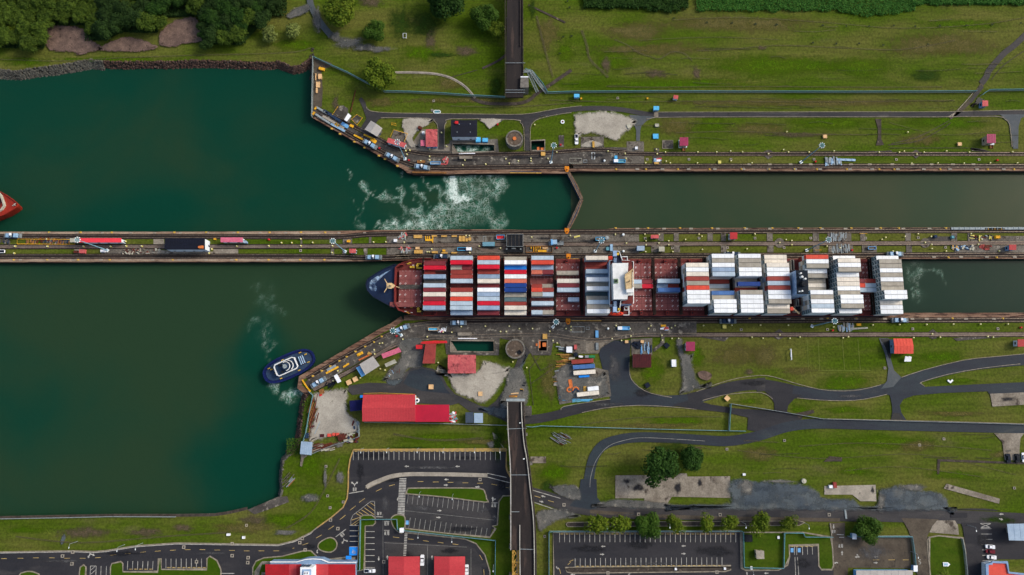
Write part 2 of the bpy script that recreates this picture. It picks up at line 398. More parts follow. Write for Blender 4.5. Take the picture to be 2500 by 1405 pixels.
def seg_d(p,a,b):
 ax,ay = a; bx,by = b; dx,dy = bx - ax,by - ay; L2 = dx * dx + dy * dy
 t = 0 if L2 == 0 else max(0,min(1,((p[0] - ax) * dx + (p[1] - ay) * dy) / L2))
 return math.hypot(p[0] - ax - t * dx,p[1] - ay - t * dy)
FW = [([tuple(P(a,b,WZ).xy) for a,b in s],r / 4.2,k) for s,r,k in FOAM]
def foam_at(x,y,nz):
 f = 0
 for pts,r,k in FW:
  if x < min(q[0] for q in pts) - r * 3 or x > max(q[0] for q in pts) + r * 3: continue
  if y < min(q[1] for q in pts) - r * 3 or y > max(q[1] for q in pts) + r * 3: continue
  d = min(seg_d((x,y),pts[i],pts[i + 1]) for i in range(len(pts) - 1)) / r
  if d < 3: f = max(f,(k if k > .45 else k * 1.25) * math.exp(-(d * (.92 + .4 * nz)) ** 2 * .8))
 return f
SILT = [  # (px, py, rx, ry, amount)
 (250,330,330,90,.16),(500,280,260,60,.12),(330,420,300,70,.12),(760,760,230,110,.6),(480,760,200,100,.5),(250,740,300,90,.5),
 (150,1180,300,80,.42),(350,1090,160,120,.25),(700,700,300,70,.4),(550,1150,120,60,-.3),(650,860,80,90,-.6),(645,745,60,60,-.8),(625,830,50,60,-.5),
 (600,1100,130,160,-.25),(900,470,120,60,.25),(1170,450,50,40,.3),(1060,480,25,20,.5),(1130,530,60,18,.4),(120,860,200,90,.25),
 (480,980,130,80,.4),(690,690,60,20,-.3),(1000,500,60,30,.2)]
SW = [(P(a,b,WZ),rx / 4.2,ry / 4.2,k) for a,b,rx,ry,k in SILT]
def silt_at(x,y,base):
 s = base
 for c,rx,ry,k in SW:
  q = ((x - c.x) / rx) ** 2 + ((y - c.y) / ry) ** 2
  if q < 6: s += k * math.exp(-q * .8)
 return s
def water_grid(name,x0,x1,y0,y1,step,m,base,z=WZ,foam=True):
 nx = max(2,int((x1 - x0) / step) + 1); ny = max(2,int((y1 - y0) / step) + 1); mb = MB(); fo,si = [],[]
 for j in range(ny):
  for i in range(nx):
   x = x0 + (x1 - x0) * i / (nx - 1); y = y0 + (y1 - y0) * j / (ny - 1)
   mb.v.append((x,y,z)); nz = mnoise.noise(Vector((x * .12,y * .12,0)))
   n2 = mnoise.noise(Vector((x * .3,y * .3,7))); fo.append(foam_at(x + 4 * nz + 1.4 * n2,y - 4 * n2 + 2 * nz,nz) * (.92 + .35 * n2) if foam else 0); si.append(silt_at(x,y,base))
 for j in range(ny - 1):
  for i in range(nx - 1):
   a = j * nx + i; mb.f.append((a,a + 1,a + nx + 1,a + nx)); mb.m.append(0)
 return struct(mb.build(name,m,attr={'foam': fo,'silt': si}))
# == LAND
FARX,FARY = 1500,1500
NW_SHORE = [(-60,172),(0,170),(40,173),(90,165),(140,160),(180,152),(220,145),(250,149),(300,151),(350,149),(400,150),(450,148),(500,147),
   (560,149),(600,150),(640,152),(680,150),(700,157),(715,163),(730,160),(745,152),(757,143)]
N_QUAY = [(766,141),(763,288),(800,309),(850,337),(905,369),(955,397),(985,414),(995,423),(1010,426),(1090,426),(1150,424),(1385,424),(1388,419),(2560,418)]
ISL_N = [(-60,566),(500,566),(700,564.5),(830,564),(920,562),(1180,560.5),(1380,562.5),(1400,560.5),(1480,560),(1500,557.5),(2560,555.5)]
ISL_S = [(2560,632),(2200,632.5),(1400,634),(1020,635),(900,638),(800,640),(-60,641)]
S_QUAY = [(2560,776.5),(1700,778),(1300,780),(1060,782),(986,783),(962,800),(930,816),(845,867),(762,916),(739,928),(737,941),(757,957)]
S_SHORE = [(750,968),(744,985),(740,1010),(737,1035),(735,1060),(730,1085),(716,1108),(702,1116),(692,1126),(690,1150),(688,1175),(690,1195),(686,1212)]
S_PIER = [(605,1245),(580,1251),(551,1257),(524,1261),(430,1262.5),(272,1262.5),(163,1264.5),(0,1268),(-60,1269)]
def xy(l): return [tuple(P(a,b).xy) for a,b in l]
nl = xy(NW_SHORE) + xy(N_QUAY); N_land = [(-FARX,nl[0][1])] + nl + [(FARX,nl[-1][1]),(FARX,FARY),(-FARX,FARY)]
il,isx = xy(ISL_N),xy(ISL_S); I_land = [(-FARX,il[0][1])] + il + [(FARX,il[-1][1])] + [(FARX,isx[0][1])] + isx + [(-FARX,isx[-1][1])]
sl = xy(S_QUAY) + xy(S_SHORE) + xy(S_PIER); S_land = [(FARX,sl[0][1])] + sl + [(-FARX,sl[-1][1]),(-FARX,-FARY),(FARX,-FARY)]
PIT_N = [(1104,351),(1207,353),(1207,371),(1104,375)]
PIT_S = [(1099,832),(1206,832),(1206,860),(1099,859)]
VAULT_N = [(1296,345),(1330,343),(1330,369),(1296,369)]
VAULT_S = [(1314,833),(1336,831),(1336,858),(1314,858)]
def holed(mb,outer,holes,z,mi=0):
 def ccw(l,want):
  a = sum(l[i - 1][0] * l[i][1] - l[i][0] * l[i - 1][1] for i in range(len(l)))
  return l if (a > 0) == want else l[::-1]
 outer = ccw(list(outer),True); holes = [ccw(list(h),False) for h in holes]
 loops = [[Vector((x,y,0)) for x,y in l] for l in [outer] + holes]; flat = [v for l in loops for v in l]; b = len(mb.v)
 mb.v += [(v.x,v.y,z) for v in flat]
 for i,j,k in tessellate_polygon(loops):
  cr = (flat[j] - flat[i]).cross(flat[k] - flat[i]).z
  if abs(cr) < 1e-9: continue
  mb.f.append((b + i,b + j,b + k) if cr > 0 else (b + k,b + j,b + i)); mb.m.append(mi)
mb = MB()
holed(mb,N_land,[xy(PIT_N),xy(VAULT_N)],0); holed(mb,S_land,[xy(PIT_S),xy(VAULT_S)],0); mb.prism(I_land,0,0,sides=False)
struct(mb.build('ground','grass'))
mb = MB(); mb.face([(-FARX,-FARY,-9),(FARX,-FARY,-9),(FARX,FARY,-9),(-FARX,FARY,-9)]); struct(mb.build('canal_bed','bank'))
def bank(pts,out,name,rockmat,seedv,n,slope_mat='bank'):
 """pts survey px along shore (land on the left when walking), slope down to below water; rocks strewn on it as stuff"""
 q = xy(pts); mb = MB(); N = len(q); ring = []
 for i in range(N):
  a,b = Vector(q[max(i - 1,0)]),Vector(q[min(i + 1,N - 1)]); d = (b - a).normalized(); nn = Vector((d.y,-d.x)) * out
  ring.append((Vector(q[i]),Vector(q[i]) + nn))
 for i in range(N - 1):
  a,b = ring[i]; c,e = ring[i + 1]
  mb.face([(a.x,a.y,0),(b.x,b.y,-5),(e.x,e.y,-5),(c.x,c.y,0)])
 struct(mb.build('bank',slope_mat))
 rb = MB(); rnd = random.Random(seedv)
 for k in range(n):
  i = rnd.randrange(N - 1); t = rnd.random(); a,b = ring[i]; c,e = ring[i + 1]
  u = rnd.random() * .85; p = (a.lerp(c,t)).lerp(b.lerp(e,t),u); z = -5 * u
  r = rnd.uniform(.3,.95) ; ang = rnd.random() * 6
  base = len(rb.v); nn_ = 6
  for zz,kk in ((-.3,1),(.35,.9),(.7,.45)):
   for m_ in range(nn_):
    an = ang + m_ * 6.283 / nn_; rr = r * kk * rnd.uniform(.75,1.15)
    rb.v.append((p.x + rr * math.cos(an),p.y + rr * math.sin(an),z + zz * r))
  for L in range(2):
   for m_ in range(nn_):
    o = (m_ + 1) % nn_; rb.f.append((base + L * nn_ + m_,base + L * nn_ + o,base + (L + 1) * nn_ + o,base + (L + 1) * nn_ + m_)); rb.m.append(0)
  rb.f.append(tuple(base + 2 * nn_ + m_ for m_ in range(nn_))); rb.m.append(0)
 o = rb.build(name,rockmat); return o
o = bank(NW_SHORE[:8],5.5,'riprap_rocks','rock_grey',1,1500); tag(o,'pale grey boulders lining the canal bank at the far left','rocks',kind='stuff')
o = bank(NW_SHORE[7:],4.0,'riprap_rocks','rock',2,1700); tag(o,'reddish brown boulders lining the canal bank below the forest','rocks',kind='stuff')
o = bank([(757,143),(760,125),(764,120),(766,141),(766,190)],4.0,'riprap_rocks','drain',3,200); tag(o,'dark rubble in the corner beside the fenced quay','rocks',kind='stuff')
o = bank([(757,957)] + S_SHORE[:8],4.5,'riprap_rocks','rock',4,500); tag(o,'scattered stones on the bank beside the scrap yard','rocks',kind='stuff')
o = bank(S_SHORE[6:],3.0,'riprap_rocks','rock_grey',5,600); tag(o,'tumbled stones on the bank below the grass slope','rocks',kind='stuff')
def lockwall(label,edge,w_,face_side,matt='wall_top'):
 q = xy(edge); mb = MB()
 for i in range(len(q) - 1):
  a,b = q[i],q[i + 1]; mb.face([(a[0],a[1],-9),(b[0],b[1],-9),(b[0],b[1],.02),(a[0],a[1],.02)],1)
 n = len(q); inn = []
 for i in range(n):
  a,b = Vector(q[max(i - 1,0)]),Vector(q[min(i + 1,n - 1)]); d_ = (b - a).normalized(); inn.append(Vector(q[i]) + Vector((-d_.y,d_.x)) * w_ * face_side)
 for i in range(n - 1):
  a,b,c,e = q[i],q[i + 1],inn[i + 1],inn[i]
  f = [(a[0],a[1],.02),(b[0],b[1],.02),(c.x,c.y,.02),(e.x,e.y,.02)]
  if face_side < 0: f = f[::-1]
  mb.face(f,0)
 o = mb.bw('lock_wall',[matt,'wall_face']); return tag(o,label,'lock wall')
def ext(l,a=0,b=0):
 l = list(l)
 if a: l = [(l[0][0] + a,l[0][1])] + l
 if b: l = l + [(l[-1][0] + b,l[-1][1])]
 return l
ZC[0] = .03
lockwall('brown stained concrete coping along the northern side of the upper chamber',N_QUAY[8:],3.2,1)
lockwall('slanting concrete quay edge with towing locomotives below the grey shed',N_QUAY[1:9],3.0,1)
lockwall('short fenced concrete quay edge facing the open water',N_QUAY[:2],1.2,1,'slab')
lockwall('northern brown coping of the long island between the two chambers',ISL_N,3.2,-1,'wall_top')
lockwall('southern brown coping of the long island beside the container ship',ISL_S,3.2,-1,'wall_top')
lockwall('concrete coping south of the container ship',S_QUAY[:5],3.0,-1)
lockwall('slanting concrete pier edge pointing at the tug',S_QUAY[4:],3.0,-1)
lockwall('old concrete retaining wall along the southern shore',S_PIER,1.6,1 if False else -1,'drain')
for e,fs in (([(-60,566),(500,566),(700,564.5),(850,564)],-1),([(860,639),(800,640),(-60,641)],-1)):
 pass
wy0 = P(0,1290).y
Y_isl = P(0,600).y; X_gate = P(1418,490,WZ).x
water_grid('water',-FARX,-320,-150,250,60,'water_lake',.3,foam=False)
water_grid('water',-320,P(1395,490).x,P(0,600).y,P(0,120).y,1.4,'water_lake',.2)
water_grid('water',-320,P(1010,700).x,P(0,1300).y,P(0,600).y,1.8,'water_lake',.42)
water_grid('water',P(1395,490).x,FARX,P(0,600).y,P(0,400).y,40,'water_chamber',.55,foam=False)
water_grid('water',P(1010,700).x,P(2210,700).x,P(0,800).y,P(0,600).y,10,'water_lake',-.2,foam=False)
water_grid('water',P(2210,700).x,330,P(0,800).y,P(0,600).y,1.5,'water_ship',.1)
water_grid('water',330,FARX,P(0,800).y,P(0,600).y,40,'water_ship',.4,foam=False)
# == GROUND SURFACES: grass tones, soil, gravel
ZC[0] = .03
def lumps(name,m,L,sm=3):
 for (x,y,rx,ry,s) in L:
  rr = random.Random(s); pts = []
  for i in range(14):
   a = i * 6.283 / 14; k = rr.uniform(.75,1.2); pts.append((x + rx * k * math.cos(a),y + ry * k * math.sin(a)))
  patch(name,pts,m,inner=.3,sm=2)
lumps('grass','grass_bright',[(1640,205,420,22,1),(1900,160,260,40,2),(2100,165,120,34,3),(300,145,220,10,4),(60,150,90,16,5),(1380,130,30,40,6),
 (720,110,90,26,7),(1500,150,70,40,8),(1030,130,80,34,9),(1740,300,60,34,10),(2020,300,150,20,11),(2320,300,150,28,12),(2350,60,160,20,13),(760,1140,50,60,14),
 (700,1270,80,24,15),(1070,1070,170,20,16),(1350,1150,60,40,17),(2060,940,110,40,18),(1590,900,50,60,19),(1700,870,30,40,20),(2300,870,90,24,21),(2150,1080,160,26,22),
 (2080,1150,60,20,23),(1950,1000,40,16,24),(2060,1000,80,14,25),(1650,1030,120,18,26),(60,1295,70,12,27),(2330,1160,120,20,28),(1830,980,50,12,29),(2350,930,60,8,30)])
lumps('grass','grass_dry',[(1800,60,330,30,31),(1560,80,130,30,32),(2300,110,200,40,33),(1950,250,500,14,34),(1650,310,60,30,35),(1850,315,110,20,36),(2250,340,90,20,37),
 (1120,245,220,12,38),(1100,205,60,24,39),(1340,80,40,60,40),(1870,870,50,44,41),(1800,865,90,46,42),(2240,1090,70,20,43),(1180,1080,140,10,44),(1850,1110,70,30,45),
 (1340,930,36,70,46),(2440,1110,50,14,47),(2330,1010,120,10,48),(1600,1040,160,10,49),(930,250,60,20,50),(600,1290,110,20,51),(1950,905,60,14,52),(1600,120,200,20,53)])
lumps('grass','grass_bare',[(1950,330,110,9,54),(1140,125,44,18,55),(200,1300,100,20,56),(360,1300,60,14,57),(450,1290,40,12,58),(1600,180,40,14,59),(1700,1095,20,8,60),(1050,95,20,40,61),
 (1860,118,18,8,62),(1700,180,16,24,63),(1480,160,16,30,64),(620,1270,50,16,65),(1830,908,18,12,66),(820,250,14,30,67),(900,5,40,20,68)])
lumps('grass','grass_dark',[(1040,60,60,50,69),(1080,135,50,10,70),(1210,210,24,40,71),(1340,1190,30,30,72),(2260,185,60,24,73),(590,70,40,60,74),(980,60,40,60,75),(1300,20,12,40,76),
 (1225,1300,18,60,77),(1290,220,20,20,78),(1640,1100,60,30,79),(2440,1270,60,10,80),(1010,1095,80,8,81),(1215,1080,20,60,82)])
mat('worn',(92,84,62),(78,74,48),.3,grain=.3,rough=.95,alpha=.42); mat('scar',(50,54,26),(60,60,34),.3,grain=.3,alpha=.5)
for p,w_ in (([(1420,75),(1432,110),(1440,145),(1470,175),(1485,190)],7),([(1500,98),(1530,110),(1560,130),(1590,140),(1610,145),(1640,128),(1670,132),(1690,150)],4),([(1560,100),(1640,95),(1760,92),(1900,98)],2),([(1700,125),(1780,122),(1900,112),(2050,118),(2200,122),(2330,100)],3),([(1480,212),(1600,214),(1800,212),(2100,214),(2300,213)],3),
    ([(1640,50),(1800,44),(2000,55),(2200,70),(2400,60),(2520,40)],2.5),([(1650,325),(1800,322),(1950,328),(2120,330)],3),([(2170,300),(2300,330),(2440,320)],2),([(1340,245),(1500,250),(1700,248),(2000,250),(2330,246)],3),([(1100,260),(1250,262),(1400,252)],3),([(960,1060),(1060,1075),(1180,1070)],5),([(1400,1040),(1560,1020),(1760,1018)],2.5),
    ([(1950,1090),(2100,1082),(2300,1090),(2420,1100)],2.5),([(1800,1100),(2000,1120),(2250,1110),(2480,1160)],2),([(2060,1150),(2200,1140),(2400,1165)],2),([(700,1290),(760,1250),(800,1180),(830,1120)],4),([(40,1310),(200,1325),(400,1310),(560,1300)],4),([(1310,40),(1330,120),(1350,190)],6),([(0,146),(150,150),(300,142),(480,136),(700,130),(760,118)],3)):
 road('worn_track',p,w_,'worn')
rr = random.Random(5)
for i in range(70):
 x,y = rr.uniform(1350,2460),rr.choice([rr.uniform(50,215),rr.uniform(232,270),rr.uniform(292,360),rr.uniform(1060,1170)]); L = rr.uniform(30,130); road('mowing_streak',[(x,y),(x + L / 2,y + rr.uniform(-3,3)),(x + L,y + rr.uniform(-5,5))],rr.uniform(1.2,3),rr.choice(['scar','worn']))
for x,y in [(1645,46),(1725,57),(1787,58),(1844,60),(1895,62),(2008,64),(2065,66),(2120,66),(2180,65),(2233,66),(2293,65),(2358,64),(2421,62),(2490,58),(1983,106),(2040,108),(2096,108),(2155,112),(2264,110),(1375,92),(1395,90),(1366,132),(1390,20),(1385,5)]: lumps('grass_clump','tuft' if mat('tuft',(22,36,8),grain=.3,feather=True) else '',[(x,y,4,3,int(x))])
def rect_(a,b,c,d): return [(a,b),(c,b),(c,d),(a,d)]
def soil(p,m='soil',sm=3,inner=.82,name='soil'): return patch(name,p,m,sm=sm,inner=inner)
soil([(104,62),(150,60),(208,68),(228,98),(262,118),(225,132),(190,141),(178,132),(125,130),(110,110)])
soil([(250,112),(300,90),(350,96),(392,118),(340,132),(290,130),(240,127)]); soil([(385,96),(400,68),(440,45),(480,42),(494,70),(498,105),(450,112),(420,120),(390,116)])
soil([(1702,910),(1720,905),(1738,915),(1730,930),(1708,925)])
def gravel(p,m='gravel',**k): return patch('gravel',p,m,inner=.78,**k)
gravel([(1397,280),(1430,272),(1490,270),(1530,282),(1560,296),(1550,312),(1528,330),(1515,345),(1500,350),(1470,338),(1440,332),(1405,340),(1398,310)])
gravel([(985,289),(1050,290),(1062,296),(1040,312),(1020,325),(1012,345),(1030,362),(1000,362),(985,330)]); gravel([(1168,290),(1230,292),(1215,305),(1195,318),(1182,305)])
gravel([(1062,900),(1100,905),(1160,905),(1175,880),(1190,875),(1225,888),(1252,898),(1240,925),(1215,960),(1195,983),(1175,990),(1130,972),(1103,955),(1092,930),(1080,912)])
gravel([(762,962),(800,950),(850,945),(853,975),(856,1005),(884,1030),(876,1055),(850,1065),(800,1075),(752,1085),(757,1040),(768,1000)])
gravel([(1646,826),(1668,826),(1672,860),(1695,862),(1693,890),(1700,912),(1712,935),(1742,938),(1720,950),(1690,960),(1655,966),(1660,930),(1655,880),(1648,850)],'gravel_grey')
gravel([(1450,915),(1480,900),(1492,950),(1490,970),(1450,978),(1420,980),(1370,986),(1356,960),(1354,905),(1400,880)],'gravel_grey')
gravel([(1240,900),(1275,895),(1290,930),(1295,970),(1280,1000),(1235,990),(1215,985),(1230,940)],'gravel_grey')
gravel([(1310,1245),(1380,1240),(1420,1262),(1360,1275),(1325,1300),(1310,1290)],'gravel_grey'); gravel([(1340,1185),(1400,1180),(1420,1200),(1415,1225),(1370,1215),(1350,1200)],'gravel_grey')
gravel([(980,825),(1036,825),(1036,900),(1000,904),(985,930),(950,935),(930,925),(975,870),(965,850)],'gravel_grey'); gravel([(1500,1215),(1630,1225),(1700,1240),(1600,1245),(1480,1240),(1440,1235)],'gravel_grey')
patch('road',[(1642,1232),(1784,1222),(1786,1168),(1850,1170),(1950,1176),(2000,1196),(2015,1212),(2080,1212),(2100,1228),(2140,1226),(2145,1188),(2220,1190),(2300,1200),(2320,1240),(2300,1252),(1900,1250),(1640,1246)],'wet_blue',inner=.93); lumps('road','wet_blue',[(1850,1210,80,40,201),(1950,1222,70,32,202),(2040,1232,60,22,203),(2180,1210,50,34,204),(2260,1222,60,26,205),(1800,1195,36,34,206)]); lumps('gravel','gravel_grey',[(1820,1190,24,30,207),(2150,1225,12,30,208),(2230,1190,40,14,209),(1900,1175,60,6,210)])
road('track',[(756,-10),(762,20),(785,60),(810,90)],16,'asphalt_grey'); lumps('gravel','gravel_grey',[(850,105,50,18,97),(890,118,40,12,98),(930,122,50,10,99),(820,90,20,16,100),(775,50,16,40,101),(735,28,30,12,102)]); gravel([(700,35),(750,10),(758,30),(710,50)],'gravel_grey')
lumps('gravel','gravel_grey',[(1200,1085,12,12,90),(830,1085,16,10,91),(760,1215,30,12,92),(830,1165,14,22,93),(700,1300,36,10,94),(795,1165,6,40,95),(2460,1100,8,4,96)])
# -- concrete aprons of the locks
ZC[0] = .10
def holed_sheet(name,outer,holes,m):
 mb = MB(); holed(mb,xy(outer),[xy(h) for h in holes],zc()); return struct(mb.build(name,m))
sheet('paving',[(765,262),(880,325),(930,345),(990,367),(1050,368),(1100,369),(1100,376),(1240,371),(1240,404),(1150,408),(1085,410),(1000,410),(955,390),(905,362),(850,330),(800,303),(764,283)],'slab_dark')
sheet('paving',[(1010,345),(1030,316),(1040,316),(1070,316),(1085,355),(1100,350),(1102,369),(1060,369),(985,368),(985,340)],'slab_light')
sheet('paving',[(1240,371),(1390,370),(1430,362),(1500,360),(1560,362),(1573,372),(1573,402),(1240,403)],'slab_dark')
sheet('paving',[(1418,335),(1474,334),(1474,362),(1418,362)],'slab'); sheet('paving',[(1530,346),(1572,346),(1572,402),(1520,402),(1530,365)],'slab')
sheet('paving',[(1593,382),(1615,382),(1615,402),(1593,402)],'slab_dark'); sheet('paving',[(1597,362),(1609,362),(1609,370),(1597,370)],'slab_dark')
holed_sheet('paving',[(1098,343),(1215,340),(1218,372),(1098,378)],[[(1103,350),(1208,352),(1208,372),(1103,376)]],'slab')
sheet('paving',[(1364,331),(1377,331),(1377,360),(1364,360)],'slab_dark'); sheet('paving',[(1617,343),(1643,343),(1643,363),(1617,363)],'slab_dark')
sheet('paving',[(782,145),(810,155),(805,165),(785,170),(788,220),(786,262),(765,262),(766,143)],'asphalt_old')
sheet('paving',[(815,278),(825,260),(838,258),(850,266),(850,280),(835,300)],'slab_dark'); sheet('paving',[(858,292),(870,280),(884,290),(868,305)],'slab_dark'); sheet('paving',[(962,317),(994,327),(986,350),(955,340)],'slab')
sheet('paving',[(944,575),(1560,573),(1560,627),(944,629)],'slab'); sheet('paving',[(375,580),(400,580),(402,598),(375,598)],'slab_light'); sheet('paving',[(520,606),(582,606),(582,622),(520,623)],'slab_light')
sheet('paving',[(375,608),(405,612),(520,615),(520,623),(375,624)],'slab_light'); sheet('paving',[(182,607),(208,607),(208,622),(182,622)],'slab_light'); sheet('paving',[(248,608),(375,608),(375,623),(248,623)],'slab')
for x in ((843,6),(852,8),(904,3),(812,2),(736,2)): sheet('paving',[(x[0] - x[1],577),(x[0] + x[1],577),(x[0] + x[1],597),(x[0] - x[1],597)],'slab')
for x in (840,893,812): sheet('paving',[(x - 4,607),(x + 4,607),(x + 4,623),(x - 4,623)],'slab')
for x0,x1 in ((1606,1620),(1645,1657),(1727,1740),(1760,1772),(1872,1886),(1984,1999),(2020,2078),(2100,2112),(2210,2223),(2322,2336),(2362,2368)):
 sheet('paving',[(x0,570),(x1,570),(x1,589),(x0,589)],'slab')
for x0,x1 in ((1590,1622),(1645,1660),(1760,1774),(1873,1888),(1985,2000),(2022,2082),(2104,2140),(2212,2226),(2330,2500)):
 sheet('paving',[(x0,600),(x1,600),(x1,617),(x0,617)],'slab')
sheet('paving',[(2260,584),(2272,578),(2320,578),(2320,590),(2260,590)],'slab_dark'); sheet('paving',[(2370,585),(2400,577),(2500,577),(2500,590),(2370,590)],'slab')
for x,y in ((1903,594),(2258,594)): sheet('paving',[(x + 12 * math.cos(a * .5236),y + 12 * math.sin(a * .5236)) for a in range(12)],'slab')
holed_sheet('paving',[(740,936),(770,918),(850,872),(930,826),(965,806),(988,790),(1700,785),(1700,820),(1560,820),(1500,832),(1470,836),(1440,845),(1350,838),(1345,868),(1300,868),(1280,840),(1220,826),(1218,868),(1160,868),(1090,866),(1085,830),(1010,832),(940,850),(850,900),(760,950)],
 [[(1098,831),(1207,831),(1207,861),(1098,860)],[(1313,832),(1337,830),(1337,859),(1313,859)]],'slab_dark')
sheet('paving',[(1365,835),(1460,832),(1500,830),(1480,842),(1466,852),(1460,864),(1400,864),(1374,860)],'slab'); sheet('paving',[(1430,838),(1482,836),(1466,850),(1462,862),(1432,862)],'slab_light')
sheet('paving',[(1540,828),(1592,826),(1592,868),(1542,868)],'slab'); sheet('paving',[(1607,797),(1628,797),(1628,815),(1607,815)],'slab_dark'); sheet('paving',[(1614,822),(1622,822),(1622,840),(1596,860),(1594,852),(1612,838)],'slab_dark')
sheet('paving',[(1354,905),(1375,900),(1440,895),(1485,905),(1492,968),(1420,979),(1366,988),(1360,950)],'slab')
sheet('paving',[(1502,1161),(1640,1160),(1640,1170),(1660,1156),(1676,1156),(1678,1164),(1782,1163),(1783,1216),(1640,1213),(1628,1231),(1573,1231),(1573,1217),(1502,1217)],'slab_light')
sheet('paving',[(2416,962),(2510,958),(2512,988),(2422,993)],'slab_light'); sheet('paving',[(1295,1115),(1333,1115),(1333,1131),(1295,1131)],'slab_light')
sheet('paving',[(2012,1187),(2137,1184),(2139,1224),(2100,1224),(2080,1208),(2012,1208)],'slab_pale'); sheet('paving',[(2426,1058),(2500,1058),(2490,1070),(2488,1100),(2490,1124),(2452,1124),(2446,1080)],'slab_light')
sheet('paving',[(605,1245),(680,1213),(702,1212),(706,1226),(640,1250),(622,1256)],'slab_dark'); sheet('paving',[(2310,1181),(2440,1218),(2438,1230),(2303,1193)],'slab_light')
sheet('paving',[(735,1108),(752,1112),(742,1120),(738,1140),(733,1138)],'slab_light')
gravel([(1422,350),(1440,342),(1460,345),(1474,355),(1472,361),(1420,361)],'gravel')
# == ROADS
ZC[0] = .22
sheet('road',[(883,238),(892,250),(895,262),(905,272),(960,277),(1060,278),(1060,290),(960,289),(940,288),(925,292),(915,305),(905,330),(935,345),(925,350),(885,325),(878,318),(895,290),(885,262),(876,243)],'asphalt')
road('road',[(1040,284),(1100,285),(1200,287),(1270,287),(1320,281),(1370,272),(1420,266),(1470,265),(1520,269),(1560,276),(1600,281),(1700,280.5),(1900,280),(2100,280),(2300,280),(2480,275.5),(2580,275)],12.5,'asphalt')
road('road',[(1077,284),(1077,320),(1077,366)],14,'asphalt',ws=None)
sheet('road',[(1050,288),(1105,289),(1090,296),(1084,310),(1070,310),(1065,298)],'asphalt')
road('road',[(1287,285),(1287,320),(1288,369)],12,'asphalt'); sheet('road',[(1255,291),(1318,288),(1302,296),(1293,312),(1281,312),(1272,298)],'asphalt')
sheet('road',[(1536,281),(1600,286),(1580,295),(1566,308),(1563,320),(1562,345),(1553,345),(1553,318),(1545,300)],'asphalt_grey')
sheet('road',[(2440,280),(2510,280),(2492,290),(2486,310),(2485,364),(2473,364),(2466,310),(2455,292)],'asphalt_grey')
sheet('drain',[(2136,291),(2151,291),(2151,340),(2158,355),(2138,356),(2143,335),(2143,315)],'drain')
sheet('road',[(852,942),(900,935),(975,937),(985,915),(1003,899),(1030,896),(1058,901),(1080,918),(1092,942),(1110,962),(1170,990),(1190,995),(1210,980),(1232,950),(1250,912),(1265,875),(1272,845),(1300,840),(1300,858),(1288,868),(1270,905),(1252,945),(1235,975),(1245,1005),(1250,1032),(1235,1030),(1190,1008),(1150,1007),(1120,985),(1100,990),(1020,985),(1015,962),(886,962),(860,965),(850,955)],'asphalt')
sheet('road',[(985,936),(1000,908),(1030,900),(1056,906),(1076,922),(1088,948),(1100,962),(1060,958),(1030,955),(1000,945)],'asphalt_blue')
patch('gravel',[(1215,985),(1260,900),(1290,860),(1275,915),(1255,960),(1240,1000)],'wet_blue')
patch('gravel',[(1165,995),(1225,990),(1270,1010),(1250,1030),(1190,1015)],'wet_blue'); patch('gravel',[(940,930),(985,895),(985,930),(960,945)],'wet_blue'); patch('gravel',[(785,970),(800,955),(812,952),(800,990),(790,1018),(783,1010)],'gravel_grey'); patch('gravel',[(800,975),(818,965),(828,980),(815,1005),(805,1000)],'gravel_grey')
sheet('road',[(1240,1005),(1290,1018),(1350,1012),(1366,1003),(1376,993),(1440,983),(1490,975),(1476,920),(1466,880),(1462,862),(1468,850),(1482,840),(1500,832),(1540,832),(1538,860),(1536,900),(1541,925),(1560,945),(1590,960),(1640,970),(1700,960),(1715,985),(1690,990),(1640,985),(1560,990),(1500,992),(1450,1000),(1400,1012),(1340,1026),(1290,1034),(1240,1034)],'asphalt_blue')
road('road',[(1560,978),(1620,980),(1680,976),(1730,963),(1780,947),(1840,939),(1890,944),(1950,957),(2020,965),(2090,964),(2160,951),(2230,926),(2300,906),(2370,892),(2450,883),(2580,872)],26,'asphalt_blue')
road('road',[(1680,975),(1730,962),(1780,947),(1835,939),(1890,944),(1935,953)],25,'asphalt_lot'); sheet('road',[(1843,925),(1868,922),(1868,955),(1848,957)],'asphalt')
road('road',[(1245,1022),(1290,1025),(1340,1018),(1400,1003),(1450,992),(1490,986)],20,'asphalt_lot')
sheet('road',[(1866,955),(1960,965),(1938,975),(1924,990),(1921,1005),(1960,1021),(1940,1036),(1860,1056),(1824,1050),(1826,1020),(1775,1008),(1700,1000),(1640,990),(1690,975),(1735,988),(1800,998),(1890,1003),(1890,985),(1880,968)],'asphalt_lot')
sheet('road',[(2160,962),(2172,966),(2177,990),(2178,1005),(2174,1028),(2214,1029),(2200,1008),(2196,990),(2205,975),(2230,966),(2300,960),(2410,956),(2414,962),(2560,958),(2560,931),(2400,938),(2258,945),(2248,935),(2180,945)],'asphalt_blue')
patch('road',[(2178,1008),(2196,1008),(2210,1030),(2172,1030)],'wet_black',sm=0)
sheet('road',[(2145,826),(2168,826),(2172,870),(2182,905),(2200,922),(2180,945),(2150,950),(2165,930),(2168,900),(2160,865)],'asphalt_grey'); patch('road',[(2145,826),(2178,826),(2178,862),(2170,880),(2160,850)],'wet_black',sm=0)
road('road',[(1435,1215),(1436,1190),(1440,1155),(1450,1117),(1472,1088),(1510,1074),(1560,1068),(1640,1070),(1720,1075),(1780,1077),(1850,1065),(1920,1043),(1990,1035),(2100,1037),(2300,1042),(2580,1048)],23,'asphalt_blue')
road('road',[(1290,1204),(1340,1218),(1390,1234),(1450,1244),(1520,1250),(1700,1254),(1900,1256),(2100,1257),(2250,1260),(2380,1264),(2580,1274)],30,'asphalt')
